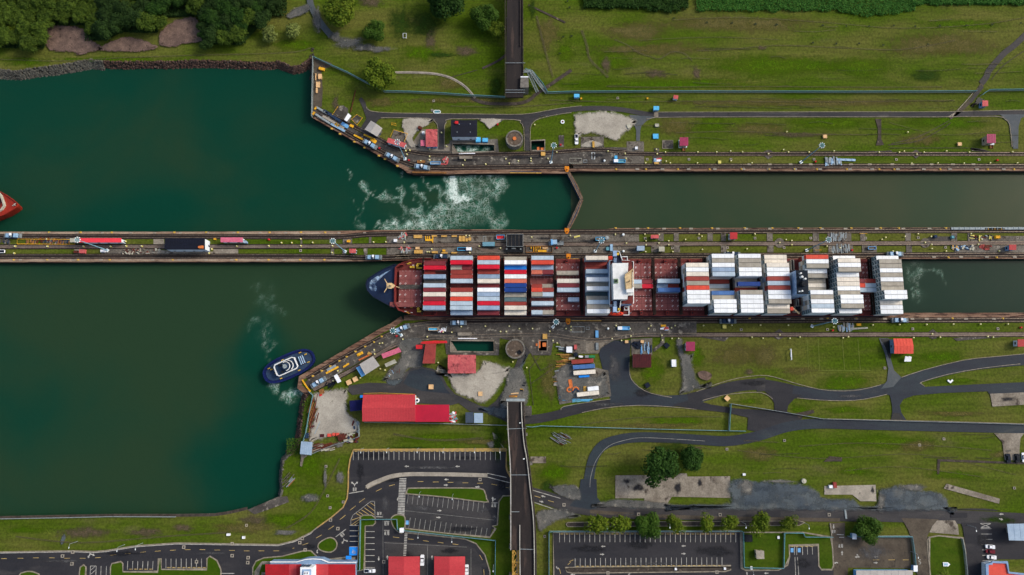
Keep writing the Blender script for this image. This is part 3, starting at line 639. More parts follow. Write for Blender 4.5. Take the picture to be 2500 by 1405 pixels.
sheet('road',[(1418,1170),(1456,1170),(1458,1215),(1475,1236),(1440,1245),(1390,1235),(1412,1210)],'asphalt_blue')
road('road_shoulder',[(1440,1249),(1600,1260),(1800,1266),(2050,1270)],8,'asphalt_old')
lumps('road','wet_blue',[(1700,1238,90,10,211),(1560,1235,80,12,212)])
patch('puddle',[(2182,1200),(2205,1208),(2230,1220),(2262,1222),(2264,1230),(2240,1236),(2210,1232),(2190,1222),(2180,1210)],'wet_black')
patch('puddle',[(2300,1243),(2420,1248),(2440,1247),(2400,1241)],'wet_black'); patch('puddle',[(2395,240),(2405,246),(2398,262),(2378,256),(2372,262),(2385,238)],'wet_black')
patch('puddle',[(155,1302),(163,1304),(161,1320),(152,1332),(147,1322)],'wet_blue'); patch('puddle',[(1340,1180),(1365,1200),(1372,1208),(1350,1200)],'wet_black'); patch('puddle',[(1450,1230),(1480,1236),(1476,1242),(1450,1238)],'wet_black')
ZC[0] = .32
sheet('road',[(-120,1350),(0,1349),(180,1346),(230,1348),(260,1345),(330,1334),(430,1327),(560,1329),(680,1331),(720,1321),(760,1301),(810,1263),(838,1238),(848,1215),(850,1190),(851,1150),(855,1122),(863,1099),(1235,1099),(1236,1145),(1243,1164),(1262,1172),(1262,1210),(1228,1209),(1217,1220),(1213,1290),(1201,1292),(1197,1310),(1140,1312),(1165,1325),(1185,1350),(1196,1392),(1198,1460),(-120,1460)],'asphalt_lot')
sheet('road',[(996,1210),(1182,1230),(1200,1262),(1196,1310),(986,1290),(988,1262)],'asphalt'); sheet('road',[(940,1322),(1140,1333),(1160,1340),(1175,1365),(1180,1460),(938,1460)],'asphalt')
sheet('road',[(1351,1301),(1806,1298),(1811,1390),(1822,1394),(1900,1393),(1922,1382),(1928,1360),(1925,1332),(1996,1331),(1998,1380),(2005,1390),(2012,1393),(2036,1392),(2040,1460),(1362,1460),(1352,1395)],'asphalt_lot')
sheet('road',[(2028,1277),(2062,1276),(2062,1310),(2222,1310),(2224,1388),(2070,1386),(2064,1460),(2037,1460),(2034,1390),(2030,1320)],'asphalt_old')
sheet('road',[(2200,1265),(2290,1268),(2292,1275),(2272,1288),(2263,1310),(2267,1350),(2270,1405),(2240,1405),(2228,1380),(2222,1310),(2217,1295)],'asphalt_old')
sheet('road',[(2345,1276),(2560,1280),(2560,1365),(2440,1366),(2400,1372),(2398,1460),(2362,1460),(2358,1350),(2350,1290)],'asphalt_lot')
sheet('paving',[(2287,1271),(2330,1271),(2338,1283),(2340,1306),(2268,1300),(2275,1285)],'slab_light'); sheet('paving',[(2270,1388),(2350,1388),(2350,1430),(2270,1430)],'slab_dark')
mat('stain_dark',(26,27,32),grain=.2,rough=.8,feather=True,soft=(.2,1.3)); mat('stain_pale',(84,84,84),(66,66,68),.3,grain=.25,feather=True,soft=(.3,1.5))
lumps('asphalt_stain','stain_dark',[(910,1112,60,12,301),(1140,1118,50,7,302),(880,1150,14,36,303),(960,1170,40,12,304),(1225,1185,16,22,305),(1440,1340,60,14,306),(1560,1330,50,18,307),(1750,1345,60,20,308),(1000,1370,30,30,309),(1100,1345,30,10,310),(300,1352,70,8,311),(760,1335,20,10,312),(1960,1375,30,16,313),(2400,1320,24,30,314),(1840,936,50,12,315),(1570,960,40,14,316),(1130,1292,60,10,318)])
lumps('asphalt_stain','stain_pale',[(1500,900,26,60,320),(1480,988,60,6,321),(1180,1245,20,12,322),(1560,1256,90,8,323),(1020,1240,60,12,324),(1370,1245,40,10,325),(150,1370,90,6,326),(520,1350,60,6,327),(940,1230,16,30,328),(1330,283,20,4,329),(1900,279,120,3,330),(2130,1350,60,30,331),(2070,968,60,6,332),(1210,1265,14,18,333),(1050,1142,120,6,334),(1600,1375,100,4,335)])
lumps('slab_stain','stain_dark',[(1655,1192,12,24,341),(1709,1180,9,14,342),(1560,1190,30,14,343),(1530,1175,16,8,344),(2460,975,30,8,345),(2130,1196,6,12,346),(1010,850,12,20,347),(1460,380,26,8,348),(1472,392,10,10,349),(1280,385,60,5,350),(1130,392,60,5,351),(1080,813,70,5,352),(1200,605,40,6,353),(1440,590,40,8,354),(1330,583,30,4,355),(1000,594,30,4,356),(1540,611,16,6,357)])
mat('repair',(40,40,44),grain=.15)
for q in (rect_(1235,1015,1262,1026),rect_(1010,1365,1040,1380),rect_(1850,1246,1905,1262),rect_(1550,1247,1600,1258),rect_(2320,1252,2360,1264),rect_(100,1372,150,1382),rect_(690,1336,715,1346)): sheet('asphalt_patch',q,'repair')
# == KERBS, GRASS ISLANDS, PAINT
def kerb(pts,m='kerb',w=.45,h=.14,sm=0,closed=False,name='kerb'):
 q = smooth_line(pts,sm,closed) if sm else pts
 mb = MB(); mb.ribbon(PL(q),w,.0,ZC[0] + h,closed=closed); return struct(mb.build(name,m))
def grass_island(pts,m='kerb',sm=0,g='lawn',w=.6,name='verge'):
 q = smooth_line(pts,sm,True) if sm else pts
 mb = MB(); mb.prism(PL(q),0,ZC[0] + .1); struct(mb.build(name,g)); kerb(q,m,w,.16,closed=True)
ZC[0] = .36
grass_island([(993,1203),(996,1194),(1005,1192),(1100,1191.5),(1172,1193),(1184,1203),(1188,1218),(1184,1226),(1080,1213),(996,1206)],sm=3)
grass_island([(880,1262),(888,1258),(908,1258),(916,1264),(917,1277),(911,1283),(892,1284),(891,1340),(890,1390),(872,1395),(875,1340),(879,1300)])
grass_island([(955,1270),(958,1262),(968,1257),(982,1258),(989,1264),(989,1288),(984,1300),(975,1300),(962,1288)],sm=2)
grass_island([(988,1290),(1090,1302),(1196,1312),(1210,1290),(1202,1285),(1214,1282),(1218,1225),(1228,1211),(1262,1211),(1262,1460),(1198,1460),(1196,1395),(1184,1355),(1162,1327),(1135,1316),(990,1299)],g='grass_lush')
grass_island([(777,1332),(783,1323),(802,1313),(815,1315),(823,1326),(820,1340),(808,1348),(790,1346),(779,1340)],sm=3)
grass_island([(195,1400),(197,1385),(205,1379),(211,1384),(208,1460),(194,1460)]); grass_island([(271,1385),(274,1376),(296,1371),(301,1376),(301,1396),(386,1396),(389,1364),(394,1364),(395,1390),(506,1390),(506,1364),(513,1358),(530,1368),(540,1390),(541,1460),(270,1460)])
grass_island([(40,1460),(46,1408),(60,1397),(75,1395),(90,1399),(100,1410),(105,1460)],sm=2)
grass_island([(618,1385),(626,1370),(645,1362),(690,1358),(745,1344),(760,1345),(775,1360),(800,1366),(850,1360),(860,1362),(866,1395),(640,1400),(640,1460),(617,1460)],g='lawn')
sheet('paving',[(622,1395),(640,1370),(730,1372),(760,1358),(775,1362),(800,1368),(850,1362),(868,1360),(868,1378),(780,1372),(640,1378),(634,1400),(634,1460),(622,1460)],'slab_light',z=.62)
grass_island([(1810,1300),(1826,1300),(1900,1300),(1926,1300),(1960,1300),(2027,1312),(2032,1340),(2034,1382),(2030,1391),(2005,1391),(1998,1382),(1996,1332),(1926,1332),(1927,1358),(1915,1384),(1900,1392),(1818,1392),(1811,1384)],g='grass_lush')
grass_island([(2268,1312),(2290,1308),(2350,1314),(2356,1345),(2360,1460),(2272,1460),(2268,1370)],g='grass_lush')
mb = MB(); mb.ribbon(PL(smooth_line([(895,1190),(905,1183),(930,1172),(960,1162),(1000,1158),(1060,1158),(1120,1159),(1190,1161)],4)),2.1,.3,.52)
struct(mb.build('traffic_island','slab_pale')); kerb([(893,1192),(905,1181),(930,1169),(960,1159),(1000,1154.5),(1060,1154.5),(1120,1155.5),(1190,1157)],sm=3); kerb([(897,1194),(910,1187),(934,1176),(962,1166.5),(1000,1162),(1060,1162),(1120,1162.5),(1190,1165)],sm=3)
mb = MB(); mb.prism(PL([(1380,1388),(1390,1386),(1784,1383),(1783,1390),(1770,1394),(1398,1398),(1384,1395)]),.3,.5); struct(mb.build('verge','drain'))
kerb([(1379,1386),(1784,1382.5),(1783,1391),(1770,1395),(1398,1399),(1384,1396)],closed=True,w=.7)
kerb([(863,1098.5),(1236,1098.5),(1236,1140),(1239,1152),(1250,1170)],'kerb_yellow',.9); kerb([(863,1099),(855,1122),(851,1150),(850.5,1190),(848,1216),(838,1239),(811,1262),(775,1288)],'kerb_yellow',.7)
kerb([(775,1288),(760,1300),(720,1320),(680,1330),(560,1328),(430,1326),(330,1333),(260,1344.5),(230,1347),(180,1345),(0,1348),(-100,1349)],'kerb',.6)
mb = MB(); mb.ribbon(PL([(770,1291),(760,1302.5),(720,1322.5),(680,1332.5),(560,1330.5),(430,1328.5),(330,1335.5),(260,1347),(230,1349.5),(180,1347.5),(0,1350.5),(-100,1351)]),.35,.345); struct(mb.build('road_marking','paint_white'))
kerb([(1351,1460),(1352,1395),(1350,1300),(1806,1297),(1810,1388),(1820,1393),(1900,1392),(1922,1380),(1927,1360),(1925,1331),(1997,1330),(1998,1380),(2004,1390),(2030,1391),(2034,1380),(2029,1300),(2026,1277)],'kerb',.6)
kerb([(2268,1312),(2262,1320),(2266,1370),(2272,1410)],'kerb',.4); kerb([(1225,1100),(1238,1099)],'kerb')
for p in ([(895,262),(905,272),(960,277),(1060,278),(1200,280),(1275,280),(1320,274),(1370,265),(1420,259.5)],[(930,289),(960,288.5),(1045,290),(1062,298),(1069,312),(1070,360)],[(1085,360),(1085,312),(1090,300),(1102,291),(1255,293),(1270,300),(1279,315),(1280,368)],[(1294,368),(1295,315),(1302,300),(1318,290),(1370,279),(1395,276)],
   [(1600,274.8),(1800,274.5),(2100,274),(2300,274),(2480,270),(2560,269)],[(1580,295),(1600,288),(1800,286.5),(2130,286.5),(2300,286.5),(2430,285),(2452,292),(2464,306),(2470,360)],
   [(1536,885),(1536,905),(1541,926),(1560,946),(1590,961),(1640,971)],[(1715,978),(1760,966),(1800,961),(1845,958),(1870,963),(1886,975)],[(1700,957),(1750,938),(1800,924),(1855,917),(1890,921),(1940,936),(2000,951),(2050,955),(2100,952),(2150,940)],
   [(1945,972),(2000,977),(2060,979),(2110,975),(2165,963)],[(2490,889),(2400,899),(2310,915),(2250,933),(2249,938),(2257,944)],[(2560,859),(2420,872),(2350,880),(2250,905),(2200,922)],
   [(1370,1002),(1376,993),(1440,982),(1490,975)],[(1420,1008),(1480,996),(1560,990),(1640,994),(1700,1000)],[(2020,1023),(2300,1029),(2560,1037)]):
 kerb(p,'kerb',.3,.08,sm=2)
# paint ------------------------------------------------------------
PZ = .40
def paint(name,m,fn,z=PZ):
 mb = MB(); fn(mb,z); return struct(mb.build(name,m))
def bars(L,wpx=1.1):
 def f(mb,z):
  for a,b in L: mb.ribbon(PL([a,b]),wpx / 4.25,z)
 return f
paint('road_marking','paint_white',bars([((863 + i * 12.38,1101),(863 + i * 12.38,1123.5)) for i in range(30)]))
paint('road_marking','paint_worn',bars([((997 + i * 12.3,1207 + i * 1.35),(994 + i * 12.3,1230 + i * 1.4)) for i in range(16)]))
paint('road_marking','paint_worn',bars([((1002 + i * 12.5,1264 + i * 1.7),(998 + i * 12.5,1289 + i * 1.45)) for i in range(16)]))
paint('road_marking','paint_white',bars([((892,1298 + i * 14.6),(915,1298 + i * 14.6)) for i in range(7)]))
paint('road_marking','paint_white',bars([((854,1283 + i * 13),(877,1283 + i * 13)) for i in range(6)]))
paint('road_marking','paint_white',bars([((1366 + i * 12.28,1301),(1366 + i * 12.28,1324)) for i in range(36)]))
paint('road_marking','paint_white',bars([((1404 + i * 12.35,1363 - i * .08),(1404 + i * 12.35,1385 - i * .08)) for i in range(30)]))
paint('road_marking','paint_white',bars([((1939,1333),(1939,1355)),((1944.5,1333),(1944.5,1355)),((1958,1333),(1959,1355)),((1970,1333),(1971,1354)),((1982,1333),(1983,1354)),((1940,1360),(1942,1410)),((1946,1360),(1950,1410))]))
paint('road_marking','paint_white',bars([((313 + i * 12.3,1370),(312 + i * 12.3,1391)) for i in range(6)] + [((406 + i * 12.4,1364),(406 + i * 12.4,1387)) for i in range(8)] + [((248,1382),(247,1405)),((261,1382),(260,1405)),((222,1382),(236,1382)),((222,1382),(221,1405)),((236,1382),(235,1405)),((223,1392),(233,1383)),((223,1402),(235,1391))]))
paint('road_marking','paint_white',bars([((2392 + i * .8,1278 + i * 13),(2418 + i * 1.2,1278 + i * 13)) for i in range(8)] + [((2393,1288),(2417,1279)),((2393,1279),(2417,1288)),((2393,1288),(2417,1288))]))
paint('road_marking','paint_white',bars([((x,y),(x + (17 if y < 1262 else 0) + (0 if y < 1262 else 0),y)) for x,y in [(975.5 - (y - 1168) * .055,y) for y in range(1169,1260,4)]],2.2))
paint('road_marking','paint_white',bars([((988 - (y - 1303) * .06,y),(995 - (y - 1303) * .06,y)) for y in range(1304,1358,4)],2.0))
paint('road_marking','paint_white',bars([((852,1205),(888,1199)),((820,1311),(845,1292)),((918,1262),(935,1262)),((938,1295),(951,1295)),((938,1273),(951,1273)),((541,1400),(573,1400)),((1200,1228),(1215,1228)),((2042,1305),(2059,1306)),((2048,1312),(2060,1312))],1.6))
paint('road_marking','paint_white',bars([((1190,1156),(1237,1166)),((1190,1165),(1245,1179)),((1300,1197),(1368,1217)),((1305,1227),(1360,1246))],1.4))
paint('road_marking','paint_yellow',bars([((x,y),(x + 14,y + dy)) for x,y,dy in [(4,1364,0),(44,1363,0),(82,1362,0),(121,1362,0),(158,1363,0),(196,1363,0),(233,1362,-1),(270,1356,-2),(306,1352,-1),(343,1349,-2),(379,1346,-1),(416,1344,-1),(452,1342,0),(488,1342,0),(524,1343,0),(560,1344,0),(596,1345,0),(632,1345,0),(668,1345,0),(705,1341,-3),(739,1331,-5),(772,1314,-8),(802,1293,-9),(830,1269,-11),(855,1246,-11),(877,1227,-10),(918,1200,-7),(950,1187,-4),(1020,1176,0),(1057,1177,0),(1093,1178,0),(1129,1179,0),(1165,1180,0),(1200,1182,3),(1235,1190,3),(1305,1211,4),(1338,1222,4)]],.9))
paint('road_marking','paint_yellow',bars([((1033,1320),(1047,1322)),((1069,1324),(1083,1326)),((1105,1328),(1119,1330)),((996,1316),(1010,1317)),((960,1311),(975,1313)),((1171,1355),(1178,1367)),((1181,1390),(1182,1404)),((1400,1367),(1390,1371)),((1393,1373),(1386,1379)),((1365,1388),(1369,1401)),((2130,1367),(2146,1367)),((2168,1367),(2184,1367)),((2203,1367),(2218,1367))],.9))
paint('road_marking','paint_white',bars([((862,1258),(906,1224)),((906,1224),(914,1224)),((915,1225),(916,1262)),((862,1258),(857,1270)),((857,1270),(857,1284))] ,.8))
paint('road_marking','paint_yellow',bars([((905,1228),(915,1235)),((897,1234),(915,1248)),((890,1240),(914,1257)),((883,1245),(903,1258)),((876,1250),(890,1259)),((870,1254),(881,1260)),((859,1270),(877,1264)),((858,1282),(878,1268)),((865,1283),(878,1274))],1.0))
paint('road_marking','paint_worn',bars([((935,1255),(936,1460)),((938,1325),(1140,1336)),((1044,1332),(1044,1460)),((1150,1340),(1150,1460)),((980,1246),(1206,1270))],.6))
paint('road_marking','paint_worn',lambda mb,z: mb.ribbon(PL(smooth_line([(1440,1190),(1442,1165),(1455,1125),(1485,1090),(1530,1074),(1570,1069),(1640,1072),(1720,1077)],4)),.22,z))
def arrow(mb,z,x,y,a,s=11,kind='s'):
 c,n = math.cos(a),math.sin(a)
 def q(L): mb.prism(PL([(x + s * (u * c - v * n),y + s * (u * n + v * c)) for u,v in L]),z,z,sides=False)
 if kind == 's': q([(-.5,-.1),(0,-.1),(0,-.27),(.5,0),(0,.27),(0,.1),(-.5,.1)])
 elif kind == 't':
  q([(-.5,-.1),(.1,-.1),(.1,-.27),(.5,0),(.1,.27),(.1,.1),(-.5,.1)]); q([(-.3,.1),(-.1,.1),(0,.35),(.1,.3),(.15,.65),(-.2,.5),(-.1,.42)])
 elif kind == 'y': q([(-.5,-.1),(-.2,-.1),(.15,-.5),(.0,-.6),(.5,-.75),(.45,-.3),(.3,-.4),(0,0),(.3,.4),(.45,.3),(.5,.75),(0,.6),(.15,.5),(-.2,.1),(-.5,.1)])
 elif kind == 'c': q([(-.5,-.4),(-.3,-.4),(-.1,-.05),(.1,-.05),(.1,-.25),(.5,.05),(.1,.35),(.1,.13),(-.2,.13),(-.45,-.1)])
ARR = [(993,1139,math.pi),(1117,1139,math.pi),(1090,1171,math.pi),(1089,1184.5,0),(1073,1247,0),(1071,1263.5,0),(925,1364,1.57),(946,1361,-1.57),(1034,1364,1.57),(1055,1361,-1.57),(1326,1212,math.pi + .25),(1322,1225,.25),
  (1472,1334,math.pi),(1470,1353.5,0),(1668,1333,math.pi),(1668.5,1352,0),(1398,1403,math.pi),(2055,1350,-1.57),(2034.5,1286,1.57),(2137,1359.5,math.pi),(2137,1374,0),(2443,1255.5,math.pi),(1870,1399.5,math.pi),(2443,1268,.3)]
def f_arr(mb,z):
 for x,y,a in ARR: arrow(mb,z,x,y,a)
 arrow(mb,z,866,1182,-1.57,11,'y'); arrow(mb,z,841,1320,1.2,11,'y'); arrow(mb,z,1203,1219,-1.57,12,'t'); arrow(mb,z,1166,1189,0,12,'t')
 arrow(mb,z,1361,1387,.3,9,'c'); arrow(mb,z,1536,1401,1.9,9,'c'); arrow(mb,z,1823,1401,-1.9,9,'c'); arrow(mb,z,2040,1374,2.6,9,'c'); arrow(mb,z,2092,1360,math.pi,12,'t'); arrow(mb,z,222,1354,1.2,12,'y'); arrow(mb,z,971,1219,1.4,8,'c'); arrow(mb,z,775,1347,1.2,9,'c')
paint('road_marking','paint_white',f_arr,PZ + .01)
GL = {'A': [((0,1),(.35,0)),((.35,0),(.7,1)),((.15,.6),(.55,.6))],'L': [((0,0),(0,1)),((0,1),(.6,1))],'T': [((0,0),(.7,0)),((.35,0),(.35,1))],'O': [((0,0),(.6,0)),((.6,0),(.6,1)),((.6,1),(0,1)),((0,1),(0,0))],
  '5': [((.6,0),(0,0)),((0,0),(0,.5)),((0,.5),(.6,.5)),((.6,.5),(.6,1)),((.6,1),(0,1))]}
def word(txt,x,y,wd,ht,ang=0):
 def f(mb,z):
  c,n = math.cos(ang),math.sin(ang); st_ = wd / len(txt)
  for i,ch in enumerate(txt):
   for (a,b),(e,g) in GL.get(ch,[]):
    def tr(u,v): X = (i + u) * st_ - wd / 2; Y = v * ht - ht / 2; return (x + X * c - Y * n,y + X * n + Y * c)
    mb.ribbon(PL([tr(a,b),tr(e,g)]),.28,z)
 return f
for i,(x,y,wd,ht,a) in enumerate([(1206,1234,11,8,0),(945,1302,12,9,0),(926,1254,11,7,math.pi),(944,1279,11,8,math.pi),(866,1195,9,8,math.pi),(836,1306,10,8,math.pi - .7),(2052,1333,11,8,0),(2034,1298,9,7,math.pi)]):
 paint('road_lettering','paint_white',word('ALTO',x,y,wd,ht,a),PZ + .02)
paint('road_lettering','paint_white',word('5',2246,1372,7,10),PZ)
# == RAILWAY TRACKS of the towing locomotives
def track(label,pts,gauge=1.55,bed=3.0,sm=4,bedm='track_bed',centre=None,z=None):
 q = smooth_line(pts,sm) if sm else pts; w3 = PL(q); z = zc() if z is None else z
 p0 = w3[len(w3) // 2]; t = thing('rail_track',label,'rail track',(p0.x,p0.y,0))
 mb = MB(); mb.ribbon(w3,bed,0,z); mb.bw('track_bed',bedm,t)
 if centre:
  mb = MB(); mb.ribbon(w3,bed * .5,0,z + .01); mb.bw('centre_slab',centre,t)
 for s in (-1,1):
  off = []
  for i in range(len(w3)):
   a,b = w3[max(i - 1,0)],w3[min(i + 1,len(w3) - 1)]; d_ = (b - a).normalized(); off.append(w3[i] + Vector((-d_.y,d_.x,0)) * gauge / 2 * s)
  mb = MB(); mb.ribbon(off,.22,z,z + .16); mb.bw('rail','rail',t)
 return t
ZC[0] = .16
def strip(name,pts,wpx,m,sm=0): return road(name,pts,wpx,m,k=sm or 1)
strip('coping_line',[(-60,570.2),(500,570.2),(830,569)],7,'wall_top_pale'); strip('coping_line',[(-60,635.5),(500,635),(860,634.5)],8,'wall_top_pale'); strip('coping_line',[(1150,411.5),(1385,411)],3,'pale_line')
for p in ([(1150,405.5),(1385,404),(1388,402.5),(2560,402)],[(1388,409),(2560,409)],[(-60,582),(820,582.5),(930,576.5),(1180,574),(1500,568.5),(2560,567)],[(-60,622.5),(700,622),(900,624),(1000,622.5),(1060,621.5),(2560,617.5)],
   [(1090,790),(1300,788.5),(1700,787.5),(2560,786)]):
 strip('coping_line',p,1.6,'pale_line')
track('towing track on the brown coping north of the upper chamber',[(2560,406),(1500,406),(1388,406.5),(1200,408.5),(1085,409.5),(1040,408),(1000,400),(960,384),(905,356),(840,320),(775,284)])
track('towing track along the northern edge of the long island',[(-60,578),(500,578),(800,579),(860,576.5),(930,572),(1180,569.5),(1480,566.5),(2560,563)])
track('towing track along the southern edge of the long island',[(-60,626.5),(700,626),(830,627.5),(900,629.5),(1000,627.5),(1100,626),(2560,622)])
track('towing track beside the hull on the southern lock wall',[(2560,781.5),(1700,784),(1200,786),(1080,788),(1020,793),(980,805),(930,826),(850,868),(790,903),(750,926)])
track('return track between grass strips on the northern lock wall',[(2560,376.5),(1600,376.5),(1530,372),(1480,366.5),(1430,366),(1380,370),(1300,375),(1200,377),(1090,379),(1050,378),(1000,371),(960,357),(905,330),(850,302),(780,268)],bed=2.6,centre=None,bedm='track_bed')
track('return track down the middle of the long island',[(-60,603),(700,602.5),(950,600),(1160,598.5),(1400,597),(2560,593.5)],bed=2.9,centre='track_centre')
track('return track between grass strips on the southern lock wall',[(2560,817),(1700,818),(1560,819),(1500,826),(1450,831),(1400,826),(1350,819),(1280,818),(1100,823),(1060,824),(1010,829),(960,845),(900,880),(840,914),(765,952)],bed=2.8,centre='track_centre')
track('curving siding below the blue railcar on the island',[(1120,598),(1160,602),(1185,612),(1210,611),(1240,603),(1260,600)],bed=1.9,bedm='track_centre')
for p in ([(1865,371),(1873,367),(1880,367),(1888,372),(1888,381),(1875,390),(1865,381)],[(2228,371),(2236,366),(2244,371),(2244,381),(2236,388),(2228,381)],[(1890,812),(1903,804),(1912,812),(1912,825),(1900,830),(1890,825)],[(2265,812),(2277,804),(2287,812),(2287,826),(2277,829),(2268,825)]):
 sheet('paving',p,'slab_dark',z=.19)
for p in ([(1700,822),(1780,824),(1768,834),(1745,830)],[(2325,826),(2460,815),(2460,822),(2335,833)],[(2370,362),(2420,371),(2370,367)],[(2370,361),(2400,365),(2420,372),(2372,369)],[(2120,371),(2175,368),(2180,373),(2120,375)]): sheet('paving',p,'slab_dark',z=.2)
for p,m,w_ in (([(2318,289),(2345,270),(2372,243),(2385,225),(2405,195),(2412,180),(2450,135),(2500,88),(2540,50)],'asphalt_old',9),([(2395,205),(2408,188),(2415,172),(2450,132),(2480,108),(2540,50)],'wet_flat',15),([(2368,250),(2385,228),(2398,212)],'wet_flat',9),
     ([(1150,240),(1175,250),(1200,254),(1260,254),(1290,246),(1310,230),(1340,210),(1395,172)],'drain',9)):
 if m == 'wet_flat': mat('wet_flat',(28,28,30),(40,38,38),.3,rough=.7)
 road('drain',p,w_,m)
for p in ([(2322,287),(2362,243),(2376,226)],[(2316,286),(2340,270)]): kerb(p,'pale_line',.4)
for p in ([(2175,352),(2240,335),(2300,305),(2318,295)],[(2168,355),(2240,345),(2300,315),(2320,300)],[(2420,195),(2450,160),(2500,125)],[(1290,13),(1330,32),(1380,56)]): road('drain',p,1.6,'drain')
road('drain',[(1290,13),(1330,32),(1380,56)],5,'drain'); road('drain',[(1236,134),(1215,150),(1178,168)],6,'drain'); road('drain',[(1165,172),(1100,190)],1.5,'drain')
for p in ([(2440,800)],): pass
road('path',[(965,178),(1010,178),(1060,181),(1100,191),(1135,212),(1160,240)],6,'slab_pale'); road('drain',[(965,179),(1010,179),(1060,182),(1100,192),(1135,213),(1158,239)],1.2,'drain')
road('path',[(1246,1152),(1231,1148),(1231,1100),(1215,1076)],2.2,'kerb'); patch('paving',[(1201,1056),(1212,1060),(1218,1068),(1214,1075),(1205,1073)],'gravel',sm=0)
for x,y in ((1740,280),(1776,280),(1974,278),(2170,278),(2375,277)): sheet('road',[(x,y - 6),(x + 5,y - 6),(x + 5,y + 6),(x,y + 6)],'wet_flat',z=.31)
sheet('road',[(1596,275),(1607,275),(1607,287),(1596,287)],'slab_light',z=.32)
for p in ([(1916,370),(2135,370)],[(2170,362),(2365,362)],[(1296,862),(1320,905),(1350,890)],[(1290,905),(1318,870)],[(1295,938),(1355,897)],[(1292,905),(1302,990)]): road('drain',p,1.2,'drain',k=1)
sheet('drain',[(2288,1121),(2500,1129),(2500,1134),(2295,1127),(2292,1158),(2287,1158)],'drain'); sheet('drain',[(1940,1010),(1985,1001),(1988,1008),(1950,1021)],'drain'); sheet('drain',[(2010,1128),(2025,1114),(2055,1117),(2055,1127),(2028,1127)],'drain')
sheet('drain',[(1380,1276),(1950,1272),(1965,1276),(1950,1283),(1384,1286)],'drain'); kerb([(1382,1281),(1386,1275.5),(1950,1272),(1965,1276)],'kerb',.3); kerb([(1382,1281),(1386,1286),(1950,1283),(1965,1276)],'kerb',.3)
paint('pitch_line','grass_line',bars([((1970,830),(1974,905)),((1997,828),(2001,905)),((2056,830),(2062,904)),((2094,828),(2100,903)),((1944,905),(2125,905))],.9),.1) if mat('grass_line',(112,122,50),(96,108,40),.5) else None
def pit(label,q,wm,zw,foam):
 w4 = xy(q); c = sum((Vector(p) for p in w4),Vector((0,0))) / 4
 t = thing('valve_pit',label,'pit',(c.x,c.y,0)); mb = MB()
 for i in range(4):
  a,b = w4[i],w4[(i + 1) % 4]; mb.face([(a[0],a[1],.2),(b[0],b[1],.2),(b[0],b[1],-8),(a[0],a[1],-8)])
 mb.bw('pit_wall','wall_face',t)
 mb = MB(); mb.ribbon([Vector(p) for p in w4],.5,0,.75,closed=True); mb.bw('rim','slab_light',t)
 if wm:
  x0,x1 = min(p[0] for p in w4),max(p[0] for p in w4); y0,y1 = min(p[1] for p in w4),max(p[1] for p in w4); mb = MB(); nx,ny = 24,8; fo = []
  for j in range(ny):
   for i in range(nx):
    X,Y = x0 + (x1 - x0) * i / (nx - 1),y0 + (y1 - y0) * j / (ny - 1); mb.v.append((X,Y,zw)); fo.append(foam * (.5 + mnoise.noise(Vector((X * .3,Y * .3,4)))))
  for j in range(ny - 1):
   for i in range(nx - 1): a = j * nx + i; mb.f.append((a,a + 1,a + nx + 1,a + nx)); mb.m.append(0)
  mb.build('pit_water',wm,t,world=True,attr={'foam': fo,'silt': [0.0] * len(fo)})
  mb = MB(); xl = min(p[0] for p in w4); yl = sum(p[1] for p in w4) / 4
  mb.face([(xl,w4[0][1],.1),(xl,w4[3][1],.1),(xl + 4.2,w4[3][1],zw + .05),(xl + .5,w4[0][1],zw + .05)]); mb.bw('ramp','slab',t)
 return t
pit('rectangular pit full of churning foam below the black-roofed building',PIT_N,'water_lake',-2.2,.85)
pit('rectangular pit of calm dark green water by the rusty pink roof',PIT_S,'water_lake',-2.2,0)
pit('deep dark machinery pit beside the northern round tower',VAULT_N,None,0,0); pit('deep dark machinery pit beside the southern round tower',VAULT_S,None,0,0)
# == THE CONTAINER SHIP
mat('hull_blue',(10,24,48),(8,18,36),.3,grain=.15,rough=.5)
mat('foredeck_blue',(12,34,66),(8,26,52),.15,grain=.15,rough=.6)
mat('scuffed_paint',(176,200,222),(90,124,160),.5,grain=.3,gsc=2,feather=True,soft=(.72,1.25))
mat('deck_red',(108,46,42),(86,34,32),.4,c=(60,26,24),csc=.8,cth=.6,grain=.2,gsc=2)
mat('hatch_red',(134,78,74),(116,62,60),.25,c=(88,40,38),csc=.7,cth=.58,grain=.15,gsc=2)
mat('hatch_line',(70,34,32),grain=.1)
mat('bulwark_red',(122,40,36),(96,34,30),.5,grain=.15)
mat('lashing',(40,22,14),(24,14,10),.6,c=(96,52,18),csc=1.5,cth=.62,grain=.4,gsc=2)
mat('ship_white',(226,228,226),(206,208,204),.4,c=(180,170,150),csc=.8,cth=.66,grain=.05,rough=.6)
mat('ship_blue_grey',(150,176,206),(126,154,186),.4,grain=.08,rough=.6)
mat('navy_deck',(26,34,58),(20,26,46),.4,grain=.15)
mat('yellow_gear',(214,178,60),(186,150,50),1,grain=.15)
mat('beige_mast',(212,188,142),(180,152,112),.8,grain=.15)
mat('orange_boat',(214,62,36),(186,46,28),1,grain=.15,rough=.5)
mat('dark_glass',(20,26,34),rough=.25,grain=0)
mat('black_steel',(20,26,34),(14,18,24),.6,grain=.2)
mat('white_ring',(214,206,200),grain=.1)
SHIP_N,SHIP_S = 75.1,42.65
DK,HZ = 5.5,7.5            # main deck, hatch cover level
def YW(row): return SHIP_N - 2.492 * (row - .5) - .05
def XW(px,z): return P(px,700,z).x
ship = thing('container_ship','long dark blue container ship with red hatches and white bridge in the lock chamber','container ship',(P(1550,700,WZ).x,(SHIP_N + SHIP_S) / 2,WZ))
